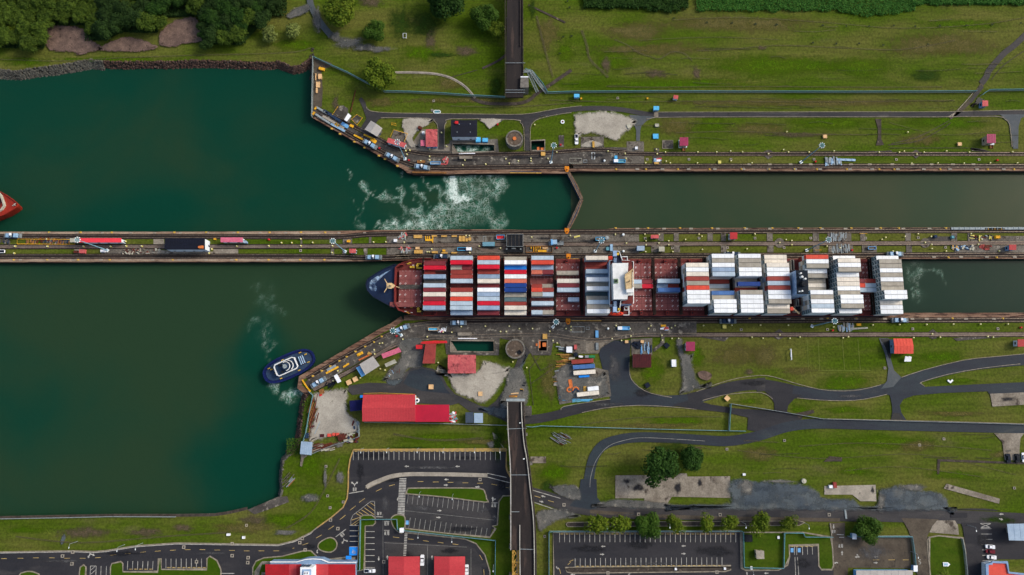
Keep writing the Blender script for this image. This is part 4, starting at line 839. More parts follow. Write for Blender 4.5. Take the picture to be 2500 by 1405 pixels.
BOW = [(896,698),(898,690),(901,684),(908,679),(918,672),(941,659),(965,649),(980,643),(1008,635.5),(1028,631.5),(1055,628)]
BOWS = [(898,706),(900,712),(906,719),(914,727),(937,740),(960,752),(980,760),(1008,769),(1035,773.5),(1060,774.5)]
stern_x = XW(2185,DK)
deck = [tuple(P(a,b,DK).xy) for a,b in BOW]; deckS = [tuple(P(a,b,DK).xy) for a,b in BOWS]
deck = [(x,min(y,SHIP_N)) for x,y in deck]; deckS = [(x,max(y,SHIP_S)) for x,y in deckS]
outline = deck + [(stern_x - 4,SHIP_N),(stern_x,SHIP_N - 3),(stern_x,SHIP_S + 3),(stern_x - 4,SHIP_S)] + deckS[::-1]
mb = MB(); n = len(outline); cx = 0
low = []
ymid = (SHIP_N + SHIP_S) / 2; x_bow = outline[0][0]
for x,y in outline:
 t = max(0,1 - (x - x_bow) / 38)         # flare of the bow
 low.append((x + 11 * t,ymid + (y - ymid) * (1 - .45 * t)))
for i in range(n):
 j = (i + 1) % n
 mb.face([(low[i][0],low[i][1],WZ - 6),(outline[i][0],outline[i][1],DK),(outline[j][0],outline[j][1],DK),(low[j][0],low[j][1],WZ - 6)][::1],0)
mb.build('hull','hull_blue',ship,world=True,smooth=False)
mb = MB(); mb.prism(outline,DK - .3,DK,sides=False); mb.bw('main_deck','deck_red',ship)
fx = P(966,700,8).x
fc = [p for p in outline if p[0] < fx + 1]
fN = sorted([p for p in deck if p[0] < fx]);
fore = [p for p in deck if p[0] < fx] + [(fx,P(966,648.5,DK).y),(fx,P(966,753,DK).y)] + [p for p in deckS if p[0] < fx][::-1]
mb = MB(); mb.prism(fore,DK,8.2); mb.bw('forecastle','foredeck_blue',ship)
mb = MB(); mb.ribbon(fore[:len([p for p in deck if p[0] < fx]) + 1][::-1],.35,8.2,9.2); mb.ribbon(fore[len([p for p in deck if p[0] < fx]) + 1:] + [fore[0]],.35,8.2,9.2); mb.bw('bulwark','hull_blue',ship)
def shippatch(pts,z,m,name,inner=.6):
 q = [P(a,b,z) for a,b in smooth_line(pts,3,closed=True)]; c = sum(q,Vector((0,0,0))) / len(q); k = len(q)
 mb = MB(); mb.v = [tuple(c)] + [tuple(c + (p - c) * inner) for p in q] + [tuple(p) for p in q]
 for i in range(k):
  j = (i + 1) % k; mb.f += [(0,1 + j,1 + i),(1 + i,1 + j,1 + k + j,1 + k + i)]; mb.m += [0,0]
 mb.build(name,m,ship,world=True,attr={'edge': [1.0] * (k + 1) + [0.0] * k})
shippatch([(897,695),(903,683),(925,668),(945,664),(930,676),(918,690),(920,705),(918,716),(908,718),(899,706)],8.23,'scuffed_paint','worn_paint',.75)
shippatch([(925,673),(950,660),(962,655),(945,667),(930,678)],8.24,'scuffed_paint','worn_paint',.5)
bw = [P(a,b,9) for a,b in [(966,655),(977,646.5),(985,646)]]
mb = MB(); mb.ribbon([P(984,646,9),P(976,646,9),P(966,654,9),(P(964,700,9)),P(964,741,9),P(974,757,9),P(984,760,9)],.7,DK,9.6); mb.bw('breakwater','bulwark_red',ship)
mb = MB(); mb.ribbon([p for p in deck if p[0] > fx],.3,DK,DK + 1); mb.bw('side_bulwark','bulwark_red',ship); mb = MB(); mb.ribbon([p for p in deckS if p[0] > fx],.3,DK,DK + 1); mb.bw('side_bulwark','bulwark_red',ship)
m0 = P(958,701,8.2)
mb = MB(); X,Y = m0.x,m0.y
mb.prism([(X - 2.6,Y - 2),(X - 3.2,Y + 2),(X + .2,Y + 2.2),(X + 3,Y + .4),(X + 3,Y - .6),(X + .2,Y - 2.4)],12.2,12.6)
mb.box(X,Y,8.2,1,1,8); mb.tube((X - 3,Y - 1.6,12.6),(X - 5,Y - 5.2,13),.32); mb.tube((X - 3,Y + 1.6,12.6),(X - 5,Y + 5.2,13),.32); mb.tube((X - 3.2,Y - 2,12.6),(X - 3.2,Y + 2,12.6),.25)
mb.tube((X + 3,Y,9),(X + 5.5,Y - .6,8.4),.3); mb.tube((X + 2,Y + 1,8.2),(X,Y + 1,12.2),.2); mb.tube((X + 2,Y - 1,8.2),(X,Y - 1,12.2),.2); mb.cyl(X,Y,16,17,.4)
mb.v = [(X + (v[0] - X) * .72,Y + (v[1] - Y) * .72,v[2]) for v in mb.v]; mb.bw('foremast','beige_mast',ship)
def hatch(x0,x1,y0,y1,z=HZ,lines=3,rings=True,m='hatch_red'):
 """one hatch cover: panels, seams and white lashing sockets"""
 mb = MB(); mb.prism([(x0,y0),(x1,y0),(x1,y1),(x0,y1)],DK,z,0)
 for i in range(1,lines + 1):
  x = x0 + (x1 - x0) * i / (lines + 1); mb.box(x,(y0 + y1) / 2,z,.12,abs(y1 - y0) - .4,.03,mi=1)
 mb.box((x0 + x1) / 2,(y0 + y1) / 2,z,x1 - x0 - .4,.12,.035,mi=1)
 for fx_ in (.15,.28,.45,.6,.75,.88):
  for yy in (y0,y1): mb.box(x0 + (x1 - x0) * fx_,yy + (.3 if yy < (y0 + y1) / 2 else -.3),z,.3,.2,.12,mi=2)
 if rings:
  for fx_ in (.06,.28,.72,.94):
   for fy in (.3,.7):
    X,Y = x0 + (x1 - x0) * fx_,y0 + (y1 - y0) * fy; pts = [(X + .42 * math.cos(a * .785),Y + .42 * math.sin(a * .785)) for a in range(7)]
    mb.ribbon(pts,.2,z,z + .06,mi=2)
 mb.bw('hatch_cover',[m,'hatch_line','white_ring'],ship)
BAYS = {'A': (1036,1090.5),'B': (1101,1156),'C': (1166,1221),'D': (1231,1286),'E': (1296,1351),'F': (1357,1414),'G': (1425,1483),'H': (1541,1589),'H2': (1600,1656),'I': (1662,1715),'J': (1724,1777),'K': (1787,1840),'L': (1853,1906),'M': (1953,2005),'N': (2023,2075),'O': (2080,2122),'P': (2127,2179)}
yc = (SHIP_N + SHIP_S) / 2
hx0,hx1 = P(974,700,HZ).x,P(1032,700,HZ).x
hatch(hx0,hx1,P(0,707,HZ).y,P(0,661,HZ).y); hatch(hx0,hx1,P(0,750,HZ).y,P(0,707.6,HZ).y)
mb = MB(); mb.prism([(hx0,P(0,706,HZ).y),(hx1,P(0,706,HZ).y),(hx1,P(0,695.5,HZ).y),(hx0,P(0,695.5,HZ).y)],HZ,HZ + .3); mb.bw('walkway','gravel_flat' if 'gravel_flat' in MATS else 'slab_dark',ship)
mb = MB(); x0,x1 = P(973,0,HZ).x,P(1028,0,HZ).x; mb.prism([(x0,P(0,750,8).y),(x1,P(0,750,8).y),(x1,P(0,738.5,8).y),(x0,P(0,738.5,8).y)],HZ,HZ + 1.4); mb.bw('hatch_housing','hatch_red',ship)
for k,(a,b) in BAYS.items():
 x0,x1 = XW(a,HZ) - .3,XW(b,HZ) + .3
 for y0,y1 in ((SHIP_S + 3.0,SHIP_S + 10.6),(SHIP_S + 11,SHIP_N - 11),(SHIP_N - 10.6,SHIP_N - 3.0)):
  if k == 'A': y0,y1 = max(y0,SHIP_S + 3.5),min(y1,SHIP_N - 3.5)
  hatch(x0,x1,y0,y1,rings=k in 'F H H2 I O'.split())
 for y in (SHIP_N - 1.6,SHIP_S + 1.6):
  mb = MB(); X = (x0 + x1) / 2; mb.box(X,y,DK,1.6,2.2,1.4); mb.box(X,y,DK + 1.4,.7,.7,.3,mi=1)
  mb.bw('deck_stanchion',['bulwark_red','black_steel'],ship)
def lashing(px,h=3.2,wd=1.2):
 x = XW(px,HZ); mb = MB()
 for y in [SHIP_S + .6 + i * 2.46 for i in range(14)]: mb.box(x,y,DK,.35,.35,h + 1.6)
 for z in (DK + 2.2,DK + h + 1.4): mb.box(x,yc,z,wd,SHIP_N - SHIP_S - .6,.15)
 for s in (-1,1): mb.box(x + s * wd / 2,yc,DK + h + 2.1,.1,SHIP_N - SHIP_S - .6,.12)
 for i in range(9): mb.box(x,SHIP_S + 2 + i * 3.6,DK + h + 1.55,.8,.6,.5)
 mb.bw('lashing_bridge','lashing',ship)
for px in (1095.5,1161,1226,1291,1354,1419.5,1594.5,1658.5,1719.5,1782,1846.5,2014,2078,2124): lashing(px)
lashing(1033,2.2,.8)
for pts_,m_,sz in (([(996.5,645),(1001,642.5),(994,763.5),(999,766),(1005,751)],'yellow_gear',.6),([(1006.5,653)],'yellow_gear',1.2),([(1009,648.5),(989,752),(990,761),(1005,764),(1024,657)],'white_ring',.45)):
 for a,b in pts_:
  q = P(a,b,DK); mb = MB(); mb.cyl(q.x - sz * .5,q.y,DK,DK + .9,sz * .5,n=8); mb.cyl(q.x + sz * .6,q.y,DK,DK + .9,sz * .45,n=8); mb.box(q.x,q.y,DK,sz * 2.4,sz,.2)
  mb.bw('mooring_bitt',m_,ship)
for a,b in ((1024,650),(1026,755)):
 q = P(a,b,DK); mb = MB(); mb.box(q.x,q.y,DK,4.2,3.6,.3,mi=1); mb.cyl(q.x - 1,q.y,DK + .3,DK + 1.5,.8,n=10,mi=0); mb.tube((q.x - 1.6,q.y - 1.4,DK + 1),(q.x + 1.6,q.y - 1.4,DK + 1),.5,8,0); mb.box(q.x,q.y + 1,DK + .3,2.6,.5,1.3,mi=0)
 mb.bw('mooring_winch',['yellow_gear','black_steel'],ship)
# ---------------- superstructure: tower block with a narrow white front house, bridge wings, red decks
ZB = 27.0
def SP(a,b,z): return P(a,b,z)
hx0,hx1 = XW(1484,14),XW(1541,14)
mb = MB(); mb.prism([(XW(1488,12) + 1.0,SHIP_N - 1.5),(XW(1543,12),SHIP_N - 1.5),(XW(1543,12),SHIP_S + 1.5),(XW(1488,12) + 1.0,SHIP_S + 1.5)],DK,9.5,0,1); mb.bw('lower_house',['ship_white','deck_red'],ship)
q = [P(1488,637,20),P(1533,637,20),P(1546,640,20),P(1546,741,20),P(1488,745,20)]
mb = MB(); mb.prism(q,9.5,20,0,1); mb.bw('deckhouse',['ship_blue_grey','deck_red'],ship)
mb = MB(); mb.ribbon(q,.3,20,21,closed=True); mb.bw('railing','ship_white',ship)
br = [P(1495,643,ZB),P(1534,642.5,ZB),P(1533,668,ZB),P(1546,664,ZB),P(1546,713,ZB),P(1533,714,ZB),P(1532,731,ZB),P(1498,731,ZB)]
mb = MB(); mb.prism(br,20,ZB,0); mb.bw('bridge','ship_white',ship)
for i,(yy,s) in enumerate(((614.5,1),(763,-1))):
 yb = 643 if s > 0 else 730
 mb = MB(); mb.prism([P(1495.5,yb,24),P(1495.5,yy + 1,24),P(1511.5,yy + 1,24),P(1519 if s > 0 else 1515.5,yb,24)],23.4,24,0); mb.bw('bridge_wing','navy_deck',ship)
 mb = MB(); mb.prism([P(1495.5,yy,24),P(1504.5,yy,24),P(1504.5,yy + s * 13,24),P(1495.5,yy + s * 13,24)],24,26.2,0)
 for k in range(4):
  a = yy + s * (17 + k * 3); mb.ribbon([P(1498,a,24),P(1505,a,24)],.35,24.2,24.5)
 mb.bw('wing_cab','ship_blue_grey',ship)
 mb = MB(); mb.ribbon([P(1504.5,yy,24),P(1511.5,yy + s * 1,24),P(1519 if s > 0 else 1515,yb - s * 6,24)],.3,24,25.1); mb.bw('wing_railing','ship_white',ship)
 c = P(1507.5 if s > 0 else 1511,yy + s * 7,24); mb = MB(); mb.box(c.x,c.y,24,1.3,1.3,1.1); mb.bw('wing_locker','yellow_gear',ship)
mb = MB(); mb.prism([P(1514,636,21.5),P(1542,637,21.5),P(1545,665,21.5),P(1534,668,21.5),P(1534,643,21.5),P(1513,642,21.5)],20.5,21.5,0); mb.bw('upper_deck','deck_red',ship)
mb = MB(); mb.prism([P(1533,713,21.5),P(1545,722,21.5),P(1545,742,21.5),P(1520,742,21.5),P(1520,732,21.5),P(1533,731,21.5)],20.5,21.5,0); mb.bw('upper_deck','deck_red',ship)
mb = MB(); mb.prism([P(1517,628,10),P(1531,628,10),P(1531,637,10),P(1517,637,10)],9.4,11.2,0); mb.prism([P(1520,747,10),P(1535,747,10),P(1535,770,10),P(1520,770,10)],9.4,11.2,0); mb.bw('deck_platform','deck_red',ship)
mb = MB(); mb.ribbon([P(1517,628,11),P(1531,628,11),P(1531,637,11)],.3,11,12); mb.ribbon([P(1535,747,11),P(1535,770,11),P(1521,770,11)],.3,11,12); mb.ribbon([P(1524,750,11),P(1533,750,11),P(1533,758,11),P(1524,758,11)],.3,11,12,closed=True); mb.bw('deck_railing','ship_white',ship)
q = P(1535,688,29); mb = MB(); mb.prism([(q.x - 1.6,q.y - 4),(q.x - 2,q.y + 3),(q.x + 1,q.y + 6.2),(q.x + 2,q.y + 6),(q.x + 1.8,q.y - 3.6)],ZB,29); mb.tube((q.x - 2,q.y + 3.5,29.3),(q.x + 2.6,q.y + 6.8,29.6),.3); mb.tube((q.x + 2.2,q.y - 3,29.4),(q.x + 2.4,q.y + 6,29.4),.25)
mb.cyl(q.x,q.y,29,34,.35,.2); mb.tube((q.x - .3,q.y - 2.2,33),(q.x + .3,q.y + 2.2,33),.15); mb.bw('radar_mast','beige_mast',ship)
q = P(1504,687,ZB); mb = MB(); mb.box(q.x,q.y,ZB,2.2,2.4,.5,mi=0); mb.cyl(q.x,q.y,ZB + .5,ZB + 1.0,.6,n=6,mi=1)
mb.bw('compass_platform',[mat('sage_green',(110,132,100),(90,112,86),1),'black_steel'],ship)
mb = MB(); q = P(1537,706,ZB + 1); mb.box(q.x,q.y,ZB,3.6,4,1.8); q = P(1538,716,24); mb.box(q.x,q.y,22,2.6,2.6,3); mb.bw('roof_housing','ship_white',ship)
def boat_mesh(L,W,H):
 mb = MB(); rings = []
 for i in range(9):
  t = i / 8; k = math.sin(math.pi * min(1,max(0.0,.04 + .92 * t))) ** .45
  rings.append([(L * (t - .5),W / 2 * k * math.cos(a),H * .5 + H / 2 * (.4 + .6 * k) * math.sin(a)) for a in [j * math.pi / 5 for j in range(10)]])
 b = 0
 for r in rings: mb.v += r
 for i in range(8):
  for j in range(10):
   mb.f.append((i * 10 + j,i * 10 + (j + 1) % 10,(i + 1) * 10 + (j + 1) % 10,(i + 1) * 10 + j)[::-1]); mb.m.append(0)
 mb.f.append(tuple(range(10))); mb.m.append(0); mb.f.append(tuple(80 + 9 - j for j in range(10))); mb.m.append(0)
 return mb
for a,b,L,lab in ((1505,766,7.5,'orange lifeboat below the southern bridge wing of the container ship'),(1491.5,631,4.4,'smaller orange rescue boat below the northern bridge wing of the container ship')):
 q = P(a,b,12); t = thing('lifeboat',lab,'lifeboat',(q.x,q.y,10.6),0)
 boat_mesh(L,2.6,2.4).build('boat_hull','orange_boat',t,smooth=True); mb = MB(); mb.box(.8,0,2.2,1.4,1.2,.6,top=.8); mb.build('wheelhouse','orange_boat',t)
 mb = MB(); mb.box(-L * .3,0,2.3,.3,.5,.25); mb.box(L * .3,0,2.3,.3,.5,.25); mb.build('lifting_hook','black_steel',t)
f4 = [P(1943,660.5,25),P(1972,660.5,25),P(1974.5,719,25),P(1945.5,719,25)]
fb = [(f4[0].x,f4[0].y),(f4[1].x,f4[1].y),(f4[2].x,f4[2].y),(f4[3].x,f4[3].y)]
mb = MB(); mb.prism(fb,DK,25,0,1); mb.bw('funnel_casing',['ship_blue_grey','navy_roof' if 'navy_roof' in MATS else mat('navy_roof',(10,26,40),(8,20,32),.4,grain=.15)],ship)
for a,b,r,h,m_ in ((1954,668,.5,2,'ship_white'),(1956,677,.7,2.5,'ship_white'),(1964,682,.6,2.5,'ship_white'),(1960,694,1.5,3,'black_steel'),(1958,711,.5,1.6,'ship_white'),(1952,712,.4,1.2,'ship_white')):
 q = P(a,b,26); mb = MB(); mb.cyl(q.x,q.y,25,25 + h,r,r * .85,12); mb.cyl(q.x + r * 1.1,q.y,25,25 + h * .6,r * .5,n=8); mb.bw('exhaust_pipe',m_,ship)
mb = MB(); q = P(1931,755,14); mb.box(q.x,q.y,DK,2.2,2.6,10,mi=0,top=.7); mb.tube((q.x,q.y + 1,15),(q.x + 4.4,q.y - 2.6,14),.45,mi=1); mb.bw('store_crane',['orange_boat','beige_mast'],ship)
for a,b,w_,h_ in ((1934,648,1.5,6),(1948,755,3.4,3.4),(1946,740,1.2,4)):
 q = P(a,b,9); mb = MB(); mb.prism([(q.x - w_ / 2,q.y - h_ / 2),(q.x + w_ / 2,q.y - h_ / 2),(q.x + w_ / 2,q.y + h_ / 2),(q.x - w_ / 2,q.y + h_ / 2)],DK,9,0,1); mb.ribbon([(q.x - w_ / 2,q.y - h_ / 2),(q.x + w_ / 2,q.y - h_ / 2),(q.x + w_ / 2,q.y + h_ / 2),(q.x - w_ / 2,q.y + h_ / 2)],.3,9,9.6,closed=True); mb.bw('skylight',['slab_pale','black_steel'],ship)
mb = MB(); q = P(1950,648,8); mb.box(q.x,q.y,DK,5,6,2.4); mb.bw('engine_house','deck_red',ship)
# ---------------- containers
CC = {'W': ('white',(238,242,242),(222,226,226)),'w': ('cream',(226,218,202),(204,196,180)),'g': ('grey',(164,158,144),(144,138,124)),'b': ('blue grey',(146,166,188),(126,148,170)),'l': ('pale blue',(180,196,206),(160,178,190)),
  'B': ('bright blue',(20,118,200),(16,100,180)),'D': ('royal blue',(12,60,132),(8,50,116)),'S': ('steel blue',(70,112,168),(60,98,150)),'r': ('bright red',(206,12,44),(184,10,40)),'m': ('maroon',(124,44,50),(108,38,44)),
  'o': ('orange red',(214,74,50),(192,62,44)),'s': ('salmon',(202,108,84),(186,96,76)),'c': ('brick red',(150,58,48),(132,50,42)),'d': ('dark grey',(84,80,76),(66,62,60)),'t': ('teal grey',(90,114,118),(72,94,98))}
CORR = {}
def cont_mesh(code,ft,reefer):
 key = (code,ft,reefer)
 if key in CORR: return CORR[key]
 name,a,b = CC[code]
 rust = (120,84,56) if code in 'Wwgbl' else tuple(int(x * .6) for x in a)
 m1 = mat('cont_' + name.replace(' ','_'),a,b,.35,c=rust,csc=.8,cth=.67,grain=.09,gsc=2.2,rough=.62,rnd=.05)
 m2 = mat('seam_' + name.replace(' ','_'),tuple(int(x * .72) for x in a),grain=.1)
 L = 12.19 if ft == 40 else 6.06; W,H = 2.40,2.58; mb = MB()
 mb.box(0,0,0,L,W,H,mi=0)
 k = 14 if ft == 40 else 7
 for i in range(1,k):                         # roof corrugation seams
  mb.box(-L / 2 + L * i / k,0,H,.07,W - .3,.02,mi=1 if i % 4 == 0 else 0)
 for s in (-1,1):
  mb.box(0,s * (W / 2 - .06),H,L,.12,.05,mi=1)      # top rails
  for i in range(1,k * 2): mb.box(-L / 2 + L * i / (k * 2),s * (W / 2 + .015),.15,.14,.03,H - .3,mi=0)
  for e in (-1,1): mb.box(e * (L / 2 - .12),s * (W / 2 - .12),H,.24,.24,.06,mi=2)
 mb.box(L / 2 + .02,0,.1,.05,W - .2,H - .2,mi=0)
 for y in (-.75,-.35,.35,.75): mb.box(L / 2 + .06,y,.1,.04,.05,H - .2,mi=2)
 if reefer:
  mb.box(-L / 2 - .02,0,.1,.06,W - .2,H - .2,mi=3); mb.box(-L / 2 - .07,-.4,1.2,.05,1.0,1.1,mi=4); mb.box(-L / 2 - .07,.6,.5,.05,.6,.9,mi=4); mb.box(-L / 2 - .07,.5,1.7,.05,.7,.4,mi=1)
 else: mb.box(-L / 2 - .02,0,.1,.05,W - .2,H - .2,mi=0)
 me_o = mb.build('shipping_container',[m1,m2,'corner_casting','reefer_end','reefer_grille']); CORR[key] = me_o.data
 bpy.data.objects.remove(me_o); return CORR[key]
mat('corner_casting',(170,166,158),grain=.1); mat('reefer_end',(136,158,166),(110,134,144),1,grain=.15); mat('reefer_grille',(34,54,66),grain=.2)
ORD = ['first','second','third','fourth','fifth','sixth','seventh','eighth','ninth','tenth','eleventh','twelfth','thirteenth']
used_labels = {}
def container(code,ft,x,y,z,label,group,rz=0,reefer=False):
 me = cont_mesh(code,ft,reefer); o = bpy.data.objects.new('shipping_container',me); S.collection.objects.link(o)
 o.location = (x,y,z); o.rotation_euler.z = rz; tag(o,label,'container',group); return o
T = [('A','frontmost bay',['.','m2','r2','c1/.','b2','d1/d1','l2','m2','w2','m2','r2','b2','.']),
  ('B','second bay from bow',['l3','r3','g2/m2','c2','c2','l2','.','c2','w2','o2','l2','l2','b1']),
  ('C','third bay from bow',['o3','l3','r3','c2','b2','w2','m1','W2','b2','l2','r2','b2','m1']),
  ('D','fourth bay from bow',['g2','W3','B2','r2','W2','s2','D2','D2','g1','t1','c1','w2','w1']),
  ('E','fifth bay from bow',['l3','o3','b2','s2/m2','.','.','c1/g1','o2/c2','g2/l2','.','l2','.','l2/g2']),
  ('F','half empty bay',['.','.','.','g1/g1','.','w2','m2','l2','.','./b1','.','.','.']),
  ('G','bay ahead of the bridge',['w3','c1','c1','l3','b2','W4','g3','W4','t2','g3','l4','g4','W4']),
  ('H','bay behind the bridge',['.'] * 5 + ['l1/m1','g1/r1'] + ['.'] * 6),
  ('H2','second bay behind bridge',['.'] * 5 + ['l2','b1/c1','S2'] + ['.'] * 5),
  ('I','third bay behind bridge',['.','.','w5','W5','w5','c5','g5','o5','W5','W5','W5','.','.']),
  ('J','fourth bay behind bridge',['W5','g5','W5','b5','l5','c1','l1','g1','S4','g4','W5','W5','W5']),
  ('K','fifth bay behind bridge',['W5','g5','g5','W5','W5','g2','D4','c2','g5','W5','W5','W5','W5']),
  ('L','bay ahead of the funnel',['w4','w4','w5','W5','W5','c5','l5','c5','W5','W5','g5','w4','g4']),
  ('M','bay behind the funnel',['o4','W4','g4','W3','g3','g2','w2','g2','W5','g5','W5','l5','W5']),
  ('N','third bay from stern',['W3','w5','W5','g5','W4','w4','w4','W4','g4','W5','W5','g5','W4']),
  ('O','second bay from stern',['.'] * 5 + ['m2/c2','o2/l2','l2'] + ['.'] * 5),
  ('P','bay at the stern',['W3','g4','g4','W4','g4','W4','g4','g4','W5','W5','w3','W3','W3'])]
lower = []; topc = []
HC = 2.62; Z0 = HZ + .15
RND = random.Random(11)
for key,words,rows in T:
 a,b = BAYS[key]; xc = (XW(a,HZ) + XW(b,HZ)) / 2
 for r,cell in enumerate(rows,1):
  if cell == '.': continue
  halves = cell.split('/'); y = YW(r)
  for h,cc in enumerate(halves):
   if cc == '.': continue
   ft = 40 if len(halves) == 1 else 20; code,n_ = cc[0],int(cc[1])
   x = xc if ft == 40 else xc + (-3.08,3.08)[h]
   aft = key in 'IJKLMNP'; ree = aft and code in 'Wwgl'
   if ft == 40: lab = '%s container on top, %s from the north, %s' % (CC[code][0],ORD[r - 1],words)
   else: lab = 'short %s container, %s from the north, %s half, %s' % (CC[code][0],ORD[r - 1],('forward','aft')[h],words)
   topc.append((code,ft,x,y,Z0 + HC * (n_ - 1),lab,ree))
   for k in range(n_ - 1):
    c2 = RND.choice('WWwgl' if ree or code in 'Wwg' else 'cmblgW')
    vis = 1
    lower.append([key,r,k,n_,c2,ft,x,y,Z0 + HC * k,ree,words,h])
heights = {}
for key,words,rows in T:
 for r,cell in enumerate(rows,1): heights[key,r] = 0 if cell == '.' else min((0 if q == '.' else int(q[1])) for q in cell.split('/'))
def visible(L):
 key,r,k = L[0],L[1],L[2]; v = 0
 if key in 'IJKLMNP' : v += abs(L[6]) / 290.0 * (2.2 if key in 'INP' else 1.2)
 if key == 'G': v += .4
 south = heights.get((key,r + 1),0);
 if r < 13 and south <= k: v += 1.0 * (P(0,960).y * 0 + (L[7] / 75.0))
 if r == 13: v += .8
 return v + k * .05
lower.sort(key=visible,reverse=True)
for c in topc: container(c[0],c[1],c[2],c[3],c[4],c[5],'containers stacked on the ship',reefer=c[6])
budget = 292 - len(topc)
TIER = ['bottom','second lowest','middle','fourth lowest']
for L in lower[:budget]:
 key,r,k,n_,c2,ft,x,y,z,ree,words,h = L
 lab = '%s container, %s tier, %s stack from the north, %s' % (CC[c2][0],TIER[k],ORD[r - 1],words)
 if ft == 20: lab = lab.replace(' tier,',' tier, %s half,' % ('forward','aft')[h])
 container(c2,ft,x,y,z,lab,'containers stacked on the ship',reefer=ree)
if lower[budget:]:
 mb = MB();
 mi_ = {'W': 0,'w': 1,'g': 2,'l': 3,'c': 4,'m': 5,'b': 6}
 for L in lower[budget:]: mb.box(L[6],L[7],L[8],12.19 if L[5] == 40 else 6.06,2.4,2.58,mi=mi_.get(L[4],0))
 o = mb.bw('shipping_containers',['cont_white','cont_cream','cont_grey','cont_pale_blue','cont_brick_red','cont_maroon','cont_blue_grey'])
 tag(o,'lower containers hidden deep in the stacks on the ship','containers',kind='stuff')
print('CONT',len(topc),len(lower))
# == BUILDINGS
mat('roof_black',(14,18,34),(10,12,24),.5,c=(26,34,62),csc=.5,cth=.6,grain=.2,stretch=(.2,3,1),rough=.6)
mat('roof_red',(188,62,66),(172,50,56),.1,c=(150,60,58),csc=.3,cth=.6,grain=.14,stretch=(.3,1.5,1),rough=.6,sharp=.2); mat('roof_red_deep',(168,26,34),(150,22,30),.15,c=(128,30,34),csc=.4,cth=.6,grain=.14,sharp=.2,rough=.6)
mat('roof_crimson',(176,20,50),(162,18,46),.15,grain=.1,rough=.6); mat('roof_magenta',(156,44,84),(140,38,74),.5,grain=.08,rough=.6)
mat('roof_rusty',(192,98,96),(172,76,80),.4,c=(96,38,42),csc=.5,cth=.5,grain=.25,gsc=2.2,rough=.8,sharp=.12); mat('roof_pink',(206,108,130),(190,94,118),.6,c=(190,80,110),csc=1,cth=.6,grain=.1)
mat('roof_pink_red',(192,92,90),(176,78,78),.5,c=(110,40,40),csc=1,cth=.6,grain=.15); mat('roof_red_dull',(150,62,56),(134,54,50),.4,c=(90,34,32),csc=.8,cth=.6,grain=.12); mat('roof_maroon',(74,24,28),(60,20,24),.5,grain=.15)
mat('roof_orange',(214,84,68),(200,74,60),.3,grain=.06); mat('roof_long_red',(228,62,74),(220,56,70),.3,grain=.05); mat('roof_grey',(174,170,164),(160,156,150),.4,grain=.05,rough=.6); mat('roof_white',(236,238,240),(222,226,230),.5,grain=.04)
mat('roof_blue_grey',(152,172,190),(136,158,178),.3,grain=.08,rough=.6); mat('roof_beige',(178,176,158),(160,158,142),.5,c=(130,126,110),csc=.8,cth=.6,grain=.1)
mat('tarp_blue',(112,170,216),(96,154,204),.6,grain=.08); mat('navy_tarp',(8,12,74),(6,10,60),.4,grain=.15); mat('wall_white',(214,222,228),(196,206,214),.6,grain=.08); mat('wall_blue',(130,158,190),(112,140,174),.5,grain=.08)
mat('wall_grey',(120,116,108),(98,94,88),.6,grain=.2); mat('wall_beige',(176,164,142),(154,142,122),.6,grain=.12); mat('blue_paint',(30,140,232),(24,128,220),.8,grain=.05); mat('blue_box',(92,182,226),(74,164,212),.8,grain=.08)
mat('green_box',(40,130,76),(34,112,66),.8,grain=.1); mat('dark_navy',(14,26,44),(10,20,36),.6,grain=.15); mat('rust',(98,42,28),(64,28,20),.8,c=(130,70,40),csc=1.6,cth=.6,grain=.35,gsc=2.4); mat('timber',(150,104,56),(112,76,40),1.2,grain=.3,gsc=2.5)
mat('yellow_flat',(230,176,40),(206,150,36),.8,grain=.12); mat('ochre_plate',(204,164,88),(184,142,74),.8,c=(150,110,60),csc=1.4,cth=.62,grain=.12); mat('beige_plate',(222,184,134),(206,168,118),.8,grain=.08)
mat('orange_flat',(206,118,60),(186,100,50),.8,grain=.12); mat('red_paint',(206,40,44),(180,34,40),1,grain=.1); mat('silver_blue',(150,182,206),(126,160,188),.9,grain=.1,rough=.5); mat('silver_grey',(132,140,142),(108,116,120),.9,grain=.15); mat('mule_dark',(36,58,84),(28,46,70),.9,grain=.15)
mat('teal_steel',(96,154,164),(80,132,146),1,grain=.15); mat('lamp_white',(228,236,236),grain=.05); mat('galvanised',(150,160,162),(128,138,140),1,grain=.1); mat('fence_mesh',(100,140,130),(120,140,138),.4,grain=.1,alpha=.62); mat('fence_grey',(132,140,136),(110,122,118),.4,grain=.1,alpha=.62); mat('yellow_dot',(216,206,112),(196,184,96),1,grain=.08); mat('rubber',(18,20,22),grain=.2)
def fit(q,z): return [(p.x,p.y) for p in (P(a,b,z) for a,b in q)]
def shrink(q,m):
 c = sum((Vector(p) for p in q),Vector((0,0))) / len(q); out = []
 n = len(q)
 for i in range(n):
  p = Vector(q[i]); a = (Vector(q[i - 1]) - p).normalized(); b = (Vector(q[(i + 1) % n]) - p).normalized(); out.append(tuple(p + (a + b) * m))
 return out
def rect(x0,y0,x1,y1): return [(x0,y0),(x1,y0),(x1,y1),(x0,y1)]
